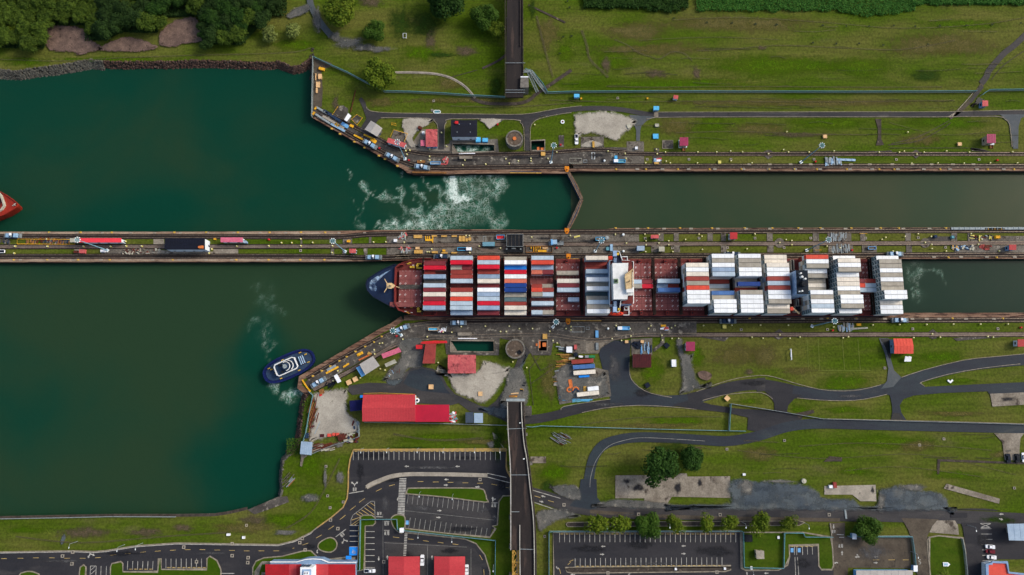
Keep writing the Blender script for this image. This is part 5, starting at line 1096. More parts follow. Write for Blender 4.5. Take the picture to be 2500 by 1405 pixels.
def building(name,label,cat,q,h,roof,wall,gable=0,along=0,over=.5,group=None,extra=None,seams=0,windows=True,z0=0):
 """q: roof outline in survey pixels at eaves height h"""
 w4 = fit(q,h); c = sum((Vector(p) for p in w4),Vector((0,0))) / len(w4)
 t = thing(name,label,cat,(c.x,c.y,z0),0,group); wq = shrink(w4,over)
 mb = MB(); mb.prism(wq,z0,h - .05); wo = mb.bw('wall',wall,t)
 mb = MB()
 if gable: mb.gable(w4,h,h + gable,0,along)
 else: mb.prism(w4,h - .05,h + .2)
 if seams and len(w4) == 4:
  a,b,cc,d_ = [Vector(p) for p in w4]
  if along: a,b,cc,d_ = b,cc,d_,a
  for i in range(1,seams):
   t_ = i / seams; p,r = a.lerp(b,t_),d_.lerp(cc,t_)
   if gable:
    m_ = (p + r) / 2; mb.tube((p.x,p.y,h + .02),(m_.x,m_.y,h + gable + .02),.06,4); mb.tube((r.x,r.y,h + .02),(m_.x,m_.y,h + gable + .02),.06,4)
   else: mb.ribbon([p,r],.1,h + .2,h + .27)
 mb.bw('roof',roof,t)
 if windows and len(wq) == 4:
  for i in range(4):
   a,b = Vector(wq[i]),Vector(wq[(i + 1) % 4]); L = (b - a).length; k = max(1,int(L / 5)); d_ = (b - a) / L; ang = math.atan2(d_.y,d_.x)
   nn = Vector((d_.y,-d_.x));
   if nn.dot((a + b) / 2 - c) < 0: nn = -nn
   for j in range(k):
    p = a + d_ * L * (j + .5) / k + nn * .03; mb = MB()
    if i == 1 and j == 0: mb.box(p.x,p.y,z0 + .05,1.0,.1,2.1,ang); mb.bw('door','mule_dark',t)
    elif h - z0 > 2.4: mb.box(p.x,p.y,z0 + 1.1,1.3,.1,1.0,ang); mb.bw('window','dark_glass',t)
 return t
BD = building
b = BD('lock_building','flat black roofed building with white south front above the foaming pit','building',rect(1101,294,1165,335),6.5,'roof_black','wall_white',seams=12)
mb = MB(); q = P(1115,300,7); mb.box(q.x,q.y,6.7,1.8,1.6,.8); mb.box(q.x - 1.2,q.y,6.7,.8,.5,.4); mb.bw('roof_vent','red_paint',b)
for a_,c_ in ((1121,304),(1148,303),(1116,323),(1148,323)): q = P(a_,c_,7); mb = MB(); mb.cyl(q.x,q.y,6.7,7.2,.25,n=8); mb.bw('roof_vent','galvanised',b)
BD('workshop','rusty pink red roofed workshop between the northern side roads','building',rect(1039.5,316,1068,359),4,'roof_rusty','wall_blue',seams=8,gable=.8)
BD('shed','small mottled pink canopy beside the rusty pink workshop','shed',rect(1027,343,1037.5,357),3,'roof_pink','wall_grey',windows=False)
BD('shed','pale grey gabled shed standing aslant above the northern locomotives','shed',[(905.6,295),(934,314),(920.6,334),(890,316.5)],5,'roof_grey','wall_grey',gable=.9,along=1,seams=6,over=.8)
BD('shed','small white flat roofed shed aslant by the northern tracks','shed',[(850,277),(857.7,283.7),(846.7,297.6),(840.5,293)],4,'roof_white','wall_grey',windows=False)
BD('shed','red flat roofed shed aslant beside a yellow railed slab','shed',[(948,337),(992,350.5),(986.5,361),(944,348)],4,'roof_pink_red','wall_white',over=.3)
for l,q,m in (('crimson hut beside the northern return track, west of the pair',rect(1659.5,336,1680,356.5),'roof_magenta'),('magenta hut on blue and white base near the northern side road end',rect(2409,328,2430.5,350),'roof_magenta')):
 b = BD('hut',l,'hut',q,5,m,'wall_beige',seams=6); w_ = fit([(q[0][0] - 2,q[0][1] + 6),(q[1][0] - 3,q[0][1] + 6),(q[2][0] - 3,q[2][1] + 4),(q[3][0] - 2,q[2][1] + 4)],1.0)
 mb = MB(); mb.prism(w_,0,1.0); mb.bw('plinth','wall_white',b)
 q0 = P((q[0][0] + q[1][0]) / 2,q[2][1] + 8,.3); mb = MB(); mb.box(q0.x - .8,q0.y,0,.15,2.6,.8); mb.box(q0.x + .8,q0.y,0,.15,2.6,.8); mb.box(q0.x,q0.y,.1,1.5,2.4,.2,mi=0); mb.bw('steps','timber',b)
BD('hut','small dusty red hut by the black puddle and culvert','hut',rect(2398,246,2412,260),3.5,'roof_pink_red','wall_blue',over=.3)
BD('kiosk','tiny coral kiosk below the long northern fence','kiosk',[(1645,232.5),(1656,234),(1655,243),(1643.5,241)],2.5,'roof_pink_red','wall_white',windows=False,over=.2)
BD('kiosk','bright blue kiosk touching the northern fence','kiosk',rect(1401.5,230,1414.5,238.5),2.5,'blue_box','wall_blue',windows=False,over=.2)
BD('kiosk','blue kiosk just north of the pale slab across the road','kiosk',rect(1595.5,260,1609,269.5),2.5,'blue_box','wall_blue',windows=False,over=.2)
b = BD('store_building','long bright red roof with a floodlight mast on the west of the island','building',rect(194,582,296.5,592.5),5,'roof_long_red','wall_white',over=.4,seams=5)
BD('store_building','mottled beige roof adjoining the long red roof on the island','building',rect(171,582.5,192.5,592),4.5,'roof_beige','wall_grey',over=.3)
b = BD('control_hall','large black roofed hall with white walls and bright blue end on the island','building',[(402.5,582),(500.5,582),(500.5,610),(402,610)],7,'roof_black','wall_white',over=.3,seams=14)
mb = MB(); q = P(493,604,7.5); mb.box(q.x,q.y,7.2,1.6,1.6,.9); mb.cyl(q.x - 1.4,q.y,7.2,8.0,.7,n=10); mb.bw('roof_vent','orange_flat',b)
q = P(506,597,4); mb = MB(); mb.box(P(509,0,3).x,q.y,.5,.4,6,5.5); mb.bw('loading_door','blue_paint',b)
BD('store_building','pink roofed long hut on the island east of the black hall','building',rect(539,580.3,593,592),4,'roof_pink','wall_white',over=.4,seams=5)
BD('shed','pale blue lean-to at the east end of the pink island hut','shed',rect(594,588,602,594),2.5,'roof_blue_grey','wall_blue',windows=False,over=.2)
BD('hut','dusty pink square hut on the island below a floodlight mast','hut',rect(853,608,869,618.5),3.5,'roof_pink_red','wall_white',over=.3)
BD('hut','red square hut on the island grass, north of the tall container block','hut',rect(1782,568,1800,584.5),4,'roof_red_deep','wall_white',over=.3)
BD('hut','small pink and blue hut on the island near the round tank','hut',rect(1589,574,1608,582.5),3,'roof_pink_red','wall_blue',over=.3)
BD('hut','red square hut near the right end of the island','hut',rect(2463.5,598,2480.5,611),4,'roof_red_deep','wall_blue',over=.3)
BD('shed','pale blue box shed on the island beside a concrete patch','shed',rect(1555,601,1573.5,612.5),3,'roof_blue_grey','wall_blue',windows=False,over=.2)
BD('shed','small grey and beige box shed on the island grass edge','shed',rect(1608.5,603,1622.5,614.5),3,'roof_beige','wall_grey',windows=False,over=.2)
b = BD('hut','magenta hut beside the grey gravel track south of the ship','hut',rect(1674.5,835,1696.5,857.5),4.5,'roof_magenta','wall_white',seams=6)
b = BD('store_building','large coral gabled building with white sheds beside it, by the black pavement','building',[(2181,827),(2227,827),(2230,864),(2183,864)],5,'roof_orange','wall_blue',gable=.8,seams=6)
BD('hut','red roofed hut with white walkway at the right edge','hut',rect(2484,829,2506,847),4,'roof_red_deep','wall_white')
BD('workshop','dark maroon roofed workshop beside the open asphalt yard','building',rect(1544.5,865,1590,898),4,'roof_maroon','wall_grey',seams=8)
BD('workshop','dull red roofed building under the bright red boom shape','building',[(1039,840),(1065,840),(1062,888),(1031.5,888)],4.5,'roof_red_dull','wall_blue',seams=6)
BD('shed','tiny bright red shed beside the dull red building','shed',rect(1015.5,842.5,1031,852.5),3,'red_paint','red_paint',windows=False,over=.1)
BD('workshop','pink roof with dark red rust stains above the pale gravel yard','building',rect(1093.5,867,1162,912),4.5,'roof_rusty','wall_white',seams=10,gable=.8)
BD('warehouse','largest red ribbed gabled warehouse beside the scrap yard','building',[(886.5,964),(1014,963),(1014,1029.5),(884.5,1029.5)],8,'roof_red','wall_white',gable=1.6,seams=20,over=.6)
BD('warehouse','lower plain crimson roof joined to the big red warehouse','building',rect(1013.5,988.5,1097,1030.5),6,'roof_crimson','wall_white',over=.5)
BD('shed','rusty pink gabled shed aslant near the southern return track','shed',[(930.8,865),(974,848.5),(980,859.5),(935.5,876)],4.5,'roof_pink','wall_beige',gable=.6,seams=5)
BD('shed','beige rounded roof shed beside the scrap pile','shed',[(939,889),(963.6,877.5),(969,886),(942.7,897)],3.5,'roof_beige','wall_grey',gable=.8)
BD('shed','wide white ribbed roof aslant by the southern pier tracks','shed',[(877.7,890),(910.6,870),(927,893.5),(892,915.7)],5,'roof_grey','wall_grey',seams=8,over=.8)
BD('canopy','light blue awning along the wide white ribbed roof','canopy',[(869.5,898.5),(878.4,893.8),(891.5,916),(883,921)],3,'tarp_blue','wall_grey',windows=False,over=.8)
BD('shed','narrow bright white shed aslant near the pier end','shed',[(815,918),(823,913.5),(833,932),(824.6,936)],3,'roof_white','wall_white',windows=False)
BD('shed','pale grey metal shed at the corner of the scrap yard by the shore','shed',[(735.5,1078),(763,1080),(760.5,1111.5),(732.5,1109)],4,'roof_blue_grey','wall_grey',seams=5)
BD('canopy','navy tarpaulin roof at the west end of the red warehouse','canopy',[(853,979),(887,976),(885,1002),(855,1005)],3.5,'navy_tarp','rust',windows=False,over=.5)
BD('canopy','dark slate canopy beside the pale one, east of the crimson roof','canopy',rect(1136.5,1007,1156,1033),3,'roof_slate' if mat('roof_slate',(62,74,90),(54,66,80),.5,grain=.08) else '','wall_blue',windows=False)
BD('canopy','pale grey canopy beside the dark slate one','canopy',rect(1157.5,1009,1179,1033),3,'roof_blue_grey','wall_blue',windows=False)
BD('toll_shelter','red gabled bus shelter roof, west of the pair at the bottom','building',rect(948.5,1359,1025,1470),4.5,'roof_red','wall_white',gable=.9,along=1,seams=0,over=3,windows=False)
BD('toll_shelter','red gabled bus shelter roof, east of the pair at the bottom','building',rect(1060,1359,1135.5,1470),4.5,'roof_red','wall_white',gable=.9,along=1,over=3,windows=False)
w4 = fit(rect(648,1378,868,1470),7); c = sum((Vector(p) for p in w4),Vector((0,0))) / 4
t = thing('visitor_building','wide red roofed building with pale blue front and white tower at the bottom edge','building',(c.x,c.y,0))
mb = MB(); mb.prism(shrink(w4,.8),0,6.8); mb.bw('wall','wall_blue',t)
for i,(x0,x1,m) in enumerate(((648,706,'roof_red_deep'),(706,724,'roof_red'),(724,736,'roof_red_deep'),(770,802,'roof_red'),(802,868,'roof_red_deep'))): mb = MB(); mb.prism(fit(rect(x0,1378,x1,1470),7),6.9,7.2 + .02 * i); mb.bw('roof',m,t)
mb = MB(); f = fit([(660,1372),(725,1372),(745,1366),(765,1364.5),(785,1366),(802,1373),(868,1373),(868,1379),(660,1379)],6); mb.prism(f,0,6,0); mb.bw('entrance_canopy','wall_blue',t)
mb = MB(); mb.ribbon([P(a,b_,6) for a,b_ in [(660,1372),(725,1372),(745,1366),(765,1364.5),(785,1366),(802,1373),(870,1373)]],.4,6,6.6); mb.bw('parapet','roof_white',t)
tq = fit([(733,1386),(764,1386),(764,1470),(733,1470)],13); mb = MB(); mb.prism(tq,0,13,0); mb.bw('tower','roof_white',t)
mb = MB(); mb.prism(shrink(tq,.9),12.5,13.02,0); mb.bw('tower_roof','ship_blue_grey',t)
mb = MB(); q = P(748,1402,13.5); mb.box(q.x,q.y,13,2.6,2.6,1.1,mi=0); [mb.cyl(q.x + i * .6,q.y + j * .6,14.1,14.2,.35,n=8,mi=1) for i in (-1,1) for j in (-1,1)]; mb.bw('air_conditioner',['roof_white','black_steel'],t)
for dx in (-1,1):
 q = P(748 + dx * 6,1376,9); mb = MB(); mb.box(q.x,P(0,1386,10).y + .1 if False else tq[0][1] + .12,7.5,2.2,.2,4); mb.bw('window','dark_glass',t)
b = BD('office_building','salmon roofed building with white parapet at the bottom right corner','building',[(2410,1378),(2420,1377),(2421,1374),(2457,1375),(2460,1400),(2500,1404),(2510,1480),(2412,1480)],5,'roof_orange','wall_white',over=.1,windows=False)
mb = MB(); mb.ribbon([P(a,b_,5.2) for a,b_ in [(2410,1480),(2408,1378),(2420,1376),(2421,1372.5),(2457,1373),(2461,1398),(2510,1403)]],.8,5,5.9); mb.bw('parapet','wall_blue',b)
BD('canopy','grey blue square canopy roof at the right edge above the dark lot','canopy',[(2458,1279.5),(2520,1278.5),(2522,1321),(2463,1319.5)],6,'roof_blue_grey','wall_grey',over=3,windows=False,seams=4)
BD('long_building','long grey roof with blue edge at the bottom edge east of the entrance','building',rect(2090,1393,2228,1470),4,'roof_grey','tarp_blue',seams=8,windows=False)
BD('hut','beige flat roofed hut on the fenced lawn at the bottom','hut',[(1845,1344),(1865,1345),(1866,1365),(1847,1365)],3.2,'slab_pale','wall_beige',over=.2)
for l,q,m in (('white guard booth between the two zebra crossings',rect(975.5,1289.5,986,1300.5),'roof_white'),('pale guard booth on the fence by the bottom right entrance',rect(2081,1303,2091,1317),'roof_white'),('white gate booth beside the number five on the old asphalt',rect(2230,1381,2240,1396),'roof_white')):
 BD('guard_booth',l,'booth',q,3,m,'wall_blue',windows=False,over=.3)
BD('canopy','small bright blue awning at the corner of the visitor building','canopy',rect(844.5,1357.5,858,1366),3,'blue_paint','wall_white',windows=False,over=.6)
mb = MB(); mb.prism(PL(rect(853,1335.5,876.5,1356)),.42,.424,sides=False); struct(mb.build('disabled_bay_marking','blue_paint'))
mb = MB()
for a,b_ in (((862,1342),(862,1348)),((862,1348),(867,1348)),((867,1348),(869,1351)),((862,1345),(866,1345))): mb.ribbon(PL([a,b_]),.3,.43)
mb.ribbon(PL([(864 + 3.6 * math.cos(a * .6),1348 + 3.6 * math.sin(a * .6)) for a in range(-1,7)]),.25,.43); struct(mb.build('disabled_symbol','paint_white'))
for x,y in ((994.5,1276),(1933,1343.5),(1950.5,1343.5)): mb = MB(); mb.prism(PL(rect(x - 3.5,y - 5,x + 3.5,y + 5)),.42,.424,sides=False); mb.ribbon(PL([(x - 1,y - 3),(x - 1,y + 1),(x + 2,y + 1),(x + 2.5,y + 3)]),.25,.43); struct(mb.build('disabled_bay_marking','tarp_blue'))
for i in range(4): sheet('road',rect(854,1284 + i * 13,876,1295 + i * 13),'dark_navy',z=.385)
mat('tank_rim',(124,120,110),(92,88,80),.5,c=(60,56,50),csc=1,cth=.58,grain=.3)
def tower(label,px,py,rpx,h):
 q = P(px,py,h); r = rpx / 4.3; t = thing('round_tank',label,'tank',(q.x,q.y,0)); mb = MB(); mb.cyl(0,0,0,h,r,n=36,mi=0)
 for i in range(24): a = i * math.pi / 12; mb.box((r + .05) * math.cos(a),(r + .05) * math.sin(a),0,.2,.5,h,a,mi=0)
 mb.build('wall',['tank_rim'],t)
 mb = MB(); mb.cyl(0,0,h - .1,h + .05,r - .7,n=36); mb.build('roof','tank_roof',t)
 mb = MB(); mb.ribbon([(r * .93 * math.cos(i * .2094),r * .93 * math.sin(i * .2094)) for i in range(30)],.8,h,h + .35,closed=True); mb.build('rim','tank_rim',t)
 return t,r
mat('tank_roof',(96,82,68),(70,60,50),.5,c=(176,166,150),csc=.7,cth=.6,grain=.3)
t,r = tower('northern round concrete tank with orange hatch and stained top',1256,339,21.5,5); mb = MB(); mb.cyl(0,0,5.05,5.5,1.1,n=14); mb.build('hatch','orange_flat',t)
t,r = tower('southern round concrete tank with a square opening in its top',1258,852,23.5,4); mb = MB(); mb.ribbon([(2.2,-.6),(3.6,-2),(2.6,-3.2),(1.2,-1.8)],.3,4.05,4.5,closed=True); mb.prism([(2.2,-.6),(3.6,-2),(2.6,-3.2),(1.2,-1.8)],4.05,4.1,0); mb.build('hatch','black_steel',t)
# == VEHICLE AND OVERHEAD BRIDGES
mat('bridge_deck',(42,36,34),(30,26,26),.12,c=(64,52,46),csc=.2,cth=.56,grain=.2,stretch=(2,.3,1)); mat('parapet_white',(176,174,164),(146,142,132),.4,c=(112,84,72),csc=1,cth=.64,grain=.15)
HB = 8
t = thing('road_bridge','dark northern bridge approach ending above the grass and rails','bridge',(P(1255,100,0).x,P(0,100,0).y,0))
nb = fit([(1238,-60),(1276,-60),(1276,135),(1278,238),(1236,238),(1236,135)],HB); mb = MB(); mb.prism(nb,HB - 1.2,HB); mb.bw('deck','bridge_deck',t)
for l in ([(1233.5,-60),(1233.5,238)],[(1270,-60),(1270.5,115)],[(1276,-60),(1277.5,190)]): mb = MB(); mb.ribbon([P(a,b_,HB) for a,b_ in l],.35,HB,HB + .8); mb.bw('parapet','drain',t)
for y_ in (-20,60,130,180,232):
 for x_ in (1239,1273): q = P(x_,y_,0); mb = MB(); mb.box(q.x,q.y,0,1.5,1.5,HB - 1.2); mb.bw('pier','wall_grey',t)
for y_ in (156,222,228): a,b_ = P(1234,y_,HB),P(1282,y_,HB); mb = MB(); mb.tube((a.x,a.y,HB + 1),(b_.x,b_.y,HB + 1),.15); mb.bw('cross_rail','galvanised',t)
q = P(1279,203,9); mb = MB(); mb.prism(fit([(1271,188),(1290,188),(1291,214),(1270,214)],9.5),0,9.5); mb.bw('control_cabin','tank_roof' if False else 'wall_grey',t)
mb = MB(); mb.prism(fit([(1271,187),(1290,187),(1290,189.5),(1271,189.5)],9.8),9.4,9.9); mb.bw('cabin_fascia','roof_white',t)
st = thing('stairway','grey steel stairway descending from the northern bridge end','stairs',(P(1300,200).x,P(0,200).y,0))
mb = MB();
for a,b_,za,zb in (((1278,175),(1296,174),7,7),((1290,178),(1312,226),6.5,.3),((1296,174),(1316,205),7,3),((1316,205),(1335,228),3,.3)):
 p,r = P(*a,za),P(*b_,zb); d_ = (r - p); nn = Vector((-d_.y,d_.x,0)).normalized() * .7
 for s in (-1,1): mb.tube(p + nn * s,r + nn * s,.14,5); mb.tube(p + nn * s + Vector((0,0,1)),r + nn * s + Vector((0,0,1)),.08,5)
 for k in range(16): c_ = p.lerp(r,(k + .5) / 16); mb.tube(c_ - nn,c_ + nn,.12,4)
mb.bw('stair_flight','galvanised',st)
t = thing('road_bridge','dark southern bridge with white parapets running to the bottom edge','bridge',(P(1265,1200,0).x,P(0,1200,0).y,0))
Lp = [(1239,982),(1240,1040),(1243,1090),(1246,1140),(1247,1200),(1247,1343),(1248,1480)]; Rp = [(1279,982),(1280,1010),(1284,1075),(1291,1120),(1299,1190),(1306,1265),(1309,1350),(1309,1480)]; Mp = [(1273,982),(1274,1020),(1279,1080),(1286,1120),(1294,1190),(1302,1265),(1304.5,1350),(1305,1480)]
mb = MB(); mb.prism([P(a,b_,HB) for a,b_ in Lp[:6] + [(1268,1343),(1270,1480)] + Rp[::-1]],HB - 1.2,HB); mb.bw('deck','bridge_deck',t)
for l,m,h_ in ((Lp[:6],'parapet_white',.9),(Mp,'parapet_white',1.0),(Rp,'drain',.7),([(1269,1282),(1269,1343),(1271,1480)],'parapet_white',.6)): mb = MB(); mb.ribbon([P(a,b_,HB) for a,b_ in smooth_line(l,4)],.5,HB,HB + h_); mb.bw('parapet',m,t)
for y_ in (1000,1060,1130,1190,1260,1330,1400):
 for x_ in (1246,1296): q = P(x_ - (6 if y_ < 1100 and x_ > 1260 else 0) * 2,y_,0); mb = MB(); mb.box(q.x,q.y,0,1.4,1.4,HB - 1.2); mb.bw('pier','wall_grey',t)
for a,b_ in (((1236,1048),(1286,1046)),((1244,1160),(1294,1160)),((1248,1250),(1268,1250)),((1270,1341),(1306,1342))): p,r = P(*a,HB),P(*b_,HB); mb = MB(); mb.tube((p.x,p.y,HB + .1),(r.x,r.y,HB + .1),.15); mb.bw('expansion_joint','galvanised',t)
for x_,y_ in ((1270,1033),(1279,1121)): q = P(x_,y_,HB + .5); mb = MB(); mb.box(q.x,q.y,HB,.9,.5,.5,.2); mb.bw('deck_lamp','lamp_white',t)
mb = MB()
def seg(a,b_,z=HB - .3,r=.22,m=0): p,q_ = P(*a,z),P(*b_,z); mb.tube(p,q_,r,5,m)
for k in range(4):
 y0_,y1_ = 1344 + k * 29,1344 + (k + 1) * 29
 seg((1251,y0_),(1251,y1_)); seg((1268,y0_),(1268,y1_)); seg((1254,y0_),(1254,y1_)); seg((1251,y1_),(1268,y1_)); seg((1254,y0_),(1265,(y0_ + y1_) / 2),HB - 1); seg((1265,(y0_ + y1_) / 2),(1254,y1_),HB - 1); seg((1265,y0_),(1254,(y0_ + y1_) / 2),HB - 1); seg((1265,y0_),(1265,y1_))
mb.bw('truss','yellow_truss' if mat('yellow_truss',(196,156,72),(160,120,56),.8,grain=.15) else '',t)
mb = MB(); mb.prism(fit([(1236,974),(1282,974),(1282,980),(1236,980)],8.5),6.5,8.6); mb.bw('end_gate','galvanised',t)
BD('hut','dark shingled control cabin beside the southern bridge end','hut',rect(1276,991.5,1298,1016),8.2,'slab_dark','wall_white',over=.2,windows=False)
# == LOCK GATES
mat('gate_top',(120,100,80),(84,62,48),.6,c=(60,40,32),csc=1,cth=.55,grain=.25); mat('gate_blue',(24,52,80),(18,40,66),.5,grain=.2)
for l,pts in (('northern leaf of the closed mitre gate in the upper chamber',[(1387,421),(1420,487)]),('southern leaf of the closed mitre gate in the upper chamber',[(1420,487),(1387,559)])):
 a,b_ = P(*pts[0],0),P(*pts[1],0); c = (a + b_) / 2; t = thing('lock_gate_leaf',l,'lock gate',(c.x,c.y,WZ)); mb = MB(); mb.ribbon([a,b_],1.6,WZ - 4,-.2); mb.bw('gate_leaf','gate_blue',t)
 d_ = (b_ - a).normalized(); nn = Vector((d_.y,-d_.x,0)); nn = nn if nn.x > 0 else -nn
 mb = MB(); mb.ribbon([a - nn * .3,b_ - nn * .3],.9,-.2,0); mb.ribbon([a + nn * .7,(a + b_) / 2 + nn * 1.3,b_ + nn * .7],.8,-.4,-.1); mb.bw('walkway','gate_top',t)
 for s in (-.85,.15): mb = MB(); mb.ribbon([a + nn * s,b_ + nn * s],.1,.9,1.0); [mb.box((a.lerp(b_,i / 9) + nn * s).x,(a.lerp(b_,i / 9) + nn * s).y,0,.1,.1,.95) for i in range(10)]; mb.bw('handrail','pale_line',t)
for x,y,l in ((1384,413,'orange gate anchor plate at the northern wall'),(1384,564,'orange gate anchor plate at the northern edge of the island'),(1388,627,'orange gate anchor plate at the southern edge of the island'),(1387,785,'orange gate anchor plate at the southern lock wall')):
 q = P(x,y,.3); t = thing('gate_anchor',l,'anchor plate',(q.x,q.y,0)); mb = MB(); mb.prism([(-1.2,1.6),(1.2,1.6),(1.4,0),(.6,-1.8),(-.6,-1.8),(-1.4,0)],.1,.5); mb.build('plate','gate_orange' if mat('gate_orange',(214,134,24),(186,104,20),.8,grain=.15) else '',t); mb = MB(); mb.cyl(0,-.6,.5,.9,.4,n=10); mb.build('pin','rust',t)
for l,q in (('recessed gate leaf lying open in the northern wall niche',[(1245,419),(1322,419.5),(1322,423),(1245,422.5)]),('dark blue gate leaf folded into the southern wall beside the hull',[(1395,780.5),(1468,780.5),(1468,783.5),(1395,783.5)]),('dark blue gate leaf folded into the island wall beside the hull',[(1391,629.5),(1412,629.5),(1412,632.5),(1391,632.5)])):
 w4 = fit(q,.2); c = sum((Vector(p) for p in w4),Vector((0,0))) / 4; t = thing('lock_gate_leaf',l,'lock gate',(c.x,c.y,-3)); mb = MB(); mb.prism(w4,-4,.25); mb.bw('gate_leaf','gate_blue',t); mb = MB(); mb.ribbon([Vector(w4[3]),Vector(w4[2])],.5,.25,.4); mb.bw('walkway','yellow_truss',t)
# == TREES AND PLANTS
def ordn(n):
 U = 'zeroth first second third fourth fifth sixth seventh eighth ninth tenth eleventh twelfth thirteenth fourteenth fifteenth sixteenth seventeenth eighteenth nineteenth'.split()
 if n < 20: return U[n]
 T_ = {2: 'twent',3: 'thirt',4: 'fort',5: 'fift',6: 'sixt',7: 'sevent'}[n // 10]
 return T_ + 'ieth' if n % 10 == 0 else T_ + 'y-' + U[n % 10]
mat('bark',(92,74,56),(66,52,40),1.5,grain=.2)
def leafmat(name,a,b): return mat(name,a,b,.45,c=tuple(int(x * .45) for x in a),csc=.8,cth=.62,grain=.35,gsc=2.6,rough=.8,rnd=.12,spec=.15)
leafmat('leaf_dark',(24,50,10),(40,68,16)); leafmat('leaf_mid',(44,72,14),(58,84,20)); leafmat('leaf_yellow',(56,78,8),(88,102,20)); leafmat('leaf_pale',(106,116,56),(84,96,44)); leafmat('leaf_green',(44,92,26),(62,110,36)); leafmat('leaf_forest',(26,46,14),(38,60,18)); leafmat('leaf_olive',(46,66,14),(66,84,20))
PROTO = {}
def crown_mesh(r,seedv,n,leaf,lobes=9,flat=.62,sz=(.35,.75)):
 rnd = random.Random(seedv); L = []
 for i in range(lobes):
  a = rnd.random() * 6.283; d_ = r * rnd.uniform(.15,.68) if i else 0; L.append((d_ * math.cos(a),d_ * math.sin(a),rnd.uniform(0,.35) * r,r * rnd.uniform(.32,.52) * (9 / lobes) ** .35))
 mb = MB(); k = 0
 while k < n:
  x0,y0,z0,rr = rnd.choice(L); u = rnd.uniform(-.35,1); a = rnd.random() * 6.283; s_ = math.sqrt(max(0,1 - u * u)); q = rr * rnd.uniform(.6,1.22) * (1 + .18 * mnoise.noise(Vector((x0 + s_ * math.cos(a) * 3,y0 + s_ * math.sin(a) * 3,seedv))))
  c = Vector((x0 + q * s_ * math.cos(a),y0 + q * s_ * math.sin(a),z0 + q * u * flat * 1.3)); nn = Vector((s_ * math.cos(a) + rnd.uniform(-.7,.7),s_ * math.sin(a) + rnd.uniform(-.7,.7),u + .25 + rnd.uniform(-.3,.6))).normalized()
  t1 = nn.orthogonal().normalized(); t1.rotate(__import__('mathutils').Quaternion(nn,rnd.random() * 6.28)); t2 = nn.cross(t1); s0 = rnd.uniform(*sz)
  mb.face([c + t1 * s0,c + t2 * s0 * .7,c - t1 * s0,c - t2 * s0 * .7]); k += 1
 return mb,L
def tree_proto(key,r,seedv,n,leaf,h=7,trunk=.35,**kw):
 t = thing('tree','tree','tree',(0,0,0)); mb,L = crown_mesh(r,seedv,n,leaf,**kw)
 mb.v = [(v[0],v[1],v[2] + h) for v in mb.v]; mb.build('crown',leaf,t)
 mb = MB(); mb.tube((0,0,-.5),(0,0,h + r * .2),trunk,8,r1=trunk * .5)
 for x,y,z,rr in L[1:6]: mb.tube((0,0,h * .6),(x,y,h + z),trunk * .4,5,r1=.08)
 mb.build('trunk','bark',t); PROTO[key] = t; CHILD[t.name] = list(t.children); return t
tree_proto('yellow',9,1,6000,'leaf_yellow',5,lobes=16); tree_proto('dark',9,2,6000,'leaf_dark',5,lobes=16); tree_proto('mid',9,3,5000,'leaf_mid',5,lobes=14); tree_proto('pale',5,4,900,'leaf_pale',3); tree_proto('street',5.4,5,1500,'leaf_yellow',4,lobes=14,sz=(.3,.6)); tree_proto('forest',9,6,3800,'leaf_forest',7,lobes=16,sz=(.3,.75)); tree_proto('forest2',8,7,3600,'leaf_olive',7,lobes=18,sz=(.3,.75)); tree_proto('forest3',10,8,4200,'leaf_dark',8,lobes=20,sz=(.3,.8))
BASE = {'yellow': 9,'dark': 9,'mid': 9,'pale': 5,'street': 5.4,'forest': 9,'forest2': 8,'forest3': 10}
first = {}
def tree(key,px,py,rpx,label,group=None,zc_=7,name='tree'):
 p = P(px,py,zc_); s_ = rpx / 4.3 / BASE[key] * (1.1 if key in ('yellow','dark','mid','forest3') and group is None else 1.08); rz = random.random() * 6.28
 if key not in first: o = PROTO[key]; first[key] = 1; o.location = (p.x,p.y,0); o.rotation_euler.z = rz; o.scale = (s_,) * 3; o['label'] = label
 else: o = dup(PROTO[key],(p.x,p.y,0),rz,label,scale=s_)
 if group: o['group'] = group
 return o
tree('yellow',930,181,42,'round yellow green tree beside the curving pale path and fence'); tree('yellow',836,30,44,'large yellow green tree by the track near the top edge'); tree('mid',912,72,28,'medium green tree southeast of the large yellow green one')
tree('dark',1080,14,52,'big dark green tree cut by the top edge, west of the bridge'); tree('mid',1182,38,34,'dark green tree close against the northern bridge'); tree('yellow',1214,64,24,'smaller light green tree touching the northern bridge parapet')
tree('pale',648,78,22,'sparse yellowish shrubby tree at the forest edge'); tree('pale',717,69,21,'pale grey green shrubby tree alone on the grass near the track'); tree('forest3',1602,1137,50,'large dark round tree overlapping the concrete slab'); tree('dark',1698,1121,30,'second dark tree, east of the large one by the slab')
for (x,y,r,l) in ((1457,1281,27,'leftmost street tree of the row above the right car park'),(1513,1281,25,'second street tree from the left in the car park row'),(1649,1280,22,'fourth street tree from the left in the car park row'),(1725,1277,21,'fifth street tree from the left in the car park row'),(1782,1278,21,'sixth street tree from the left in the car park row'),(1855,1279,27,'seventh street tree, left of the gap by the black tank'),(1928,1276,20,'last and smallest street tree of the row, by the entrance')):
 tree('street',x,y,r * 1.0,l,'street trees along the road',5)
tree('mid',1583,1285,29,'tallest and greenest tree of the car park row, third from left',zc_=6); tree('mid',2123,1294,30,'dark green tree over the fence of the old car park')
q = P(2284,1405,0); t = thing('palm_tree','palm tree with yellowing fronds beside the white boat shape','palm tree',(q.x,q.y,0)); mb = MB(); mb.tube((0,0,0),(.2,2,8),.25,8,r1=.18); mb.build('trunk','beige_mast',t); mb = MB()
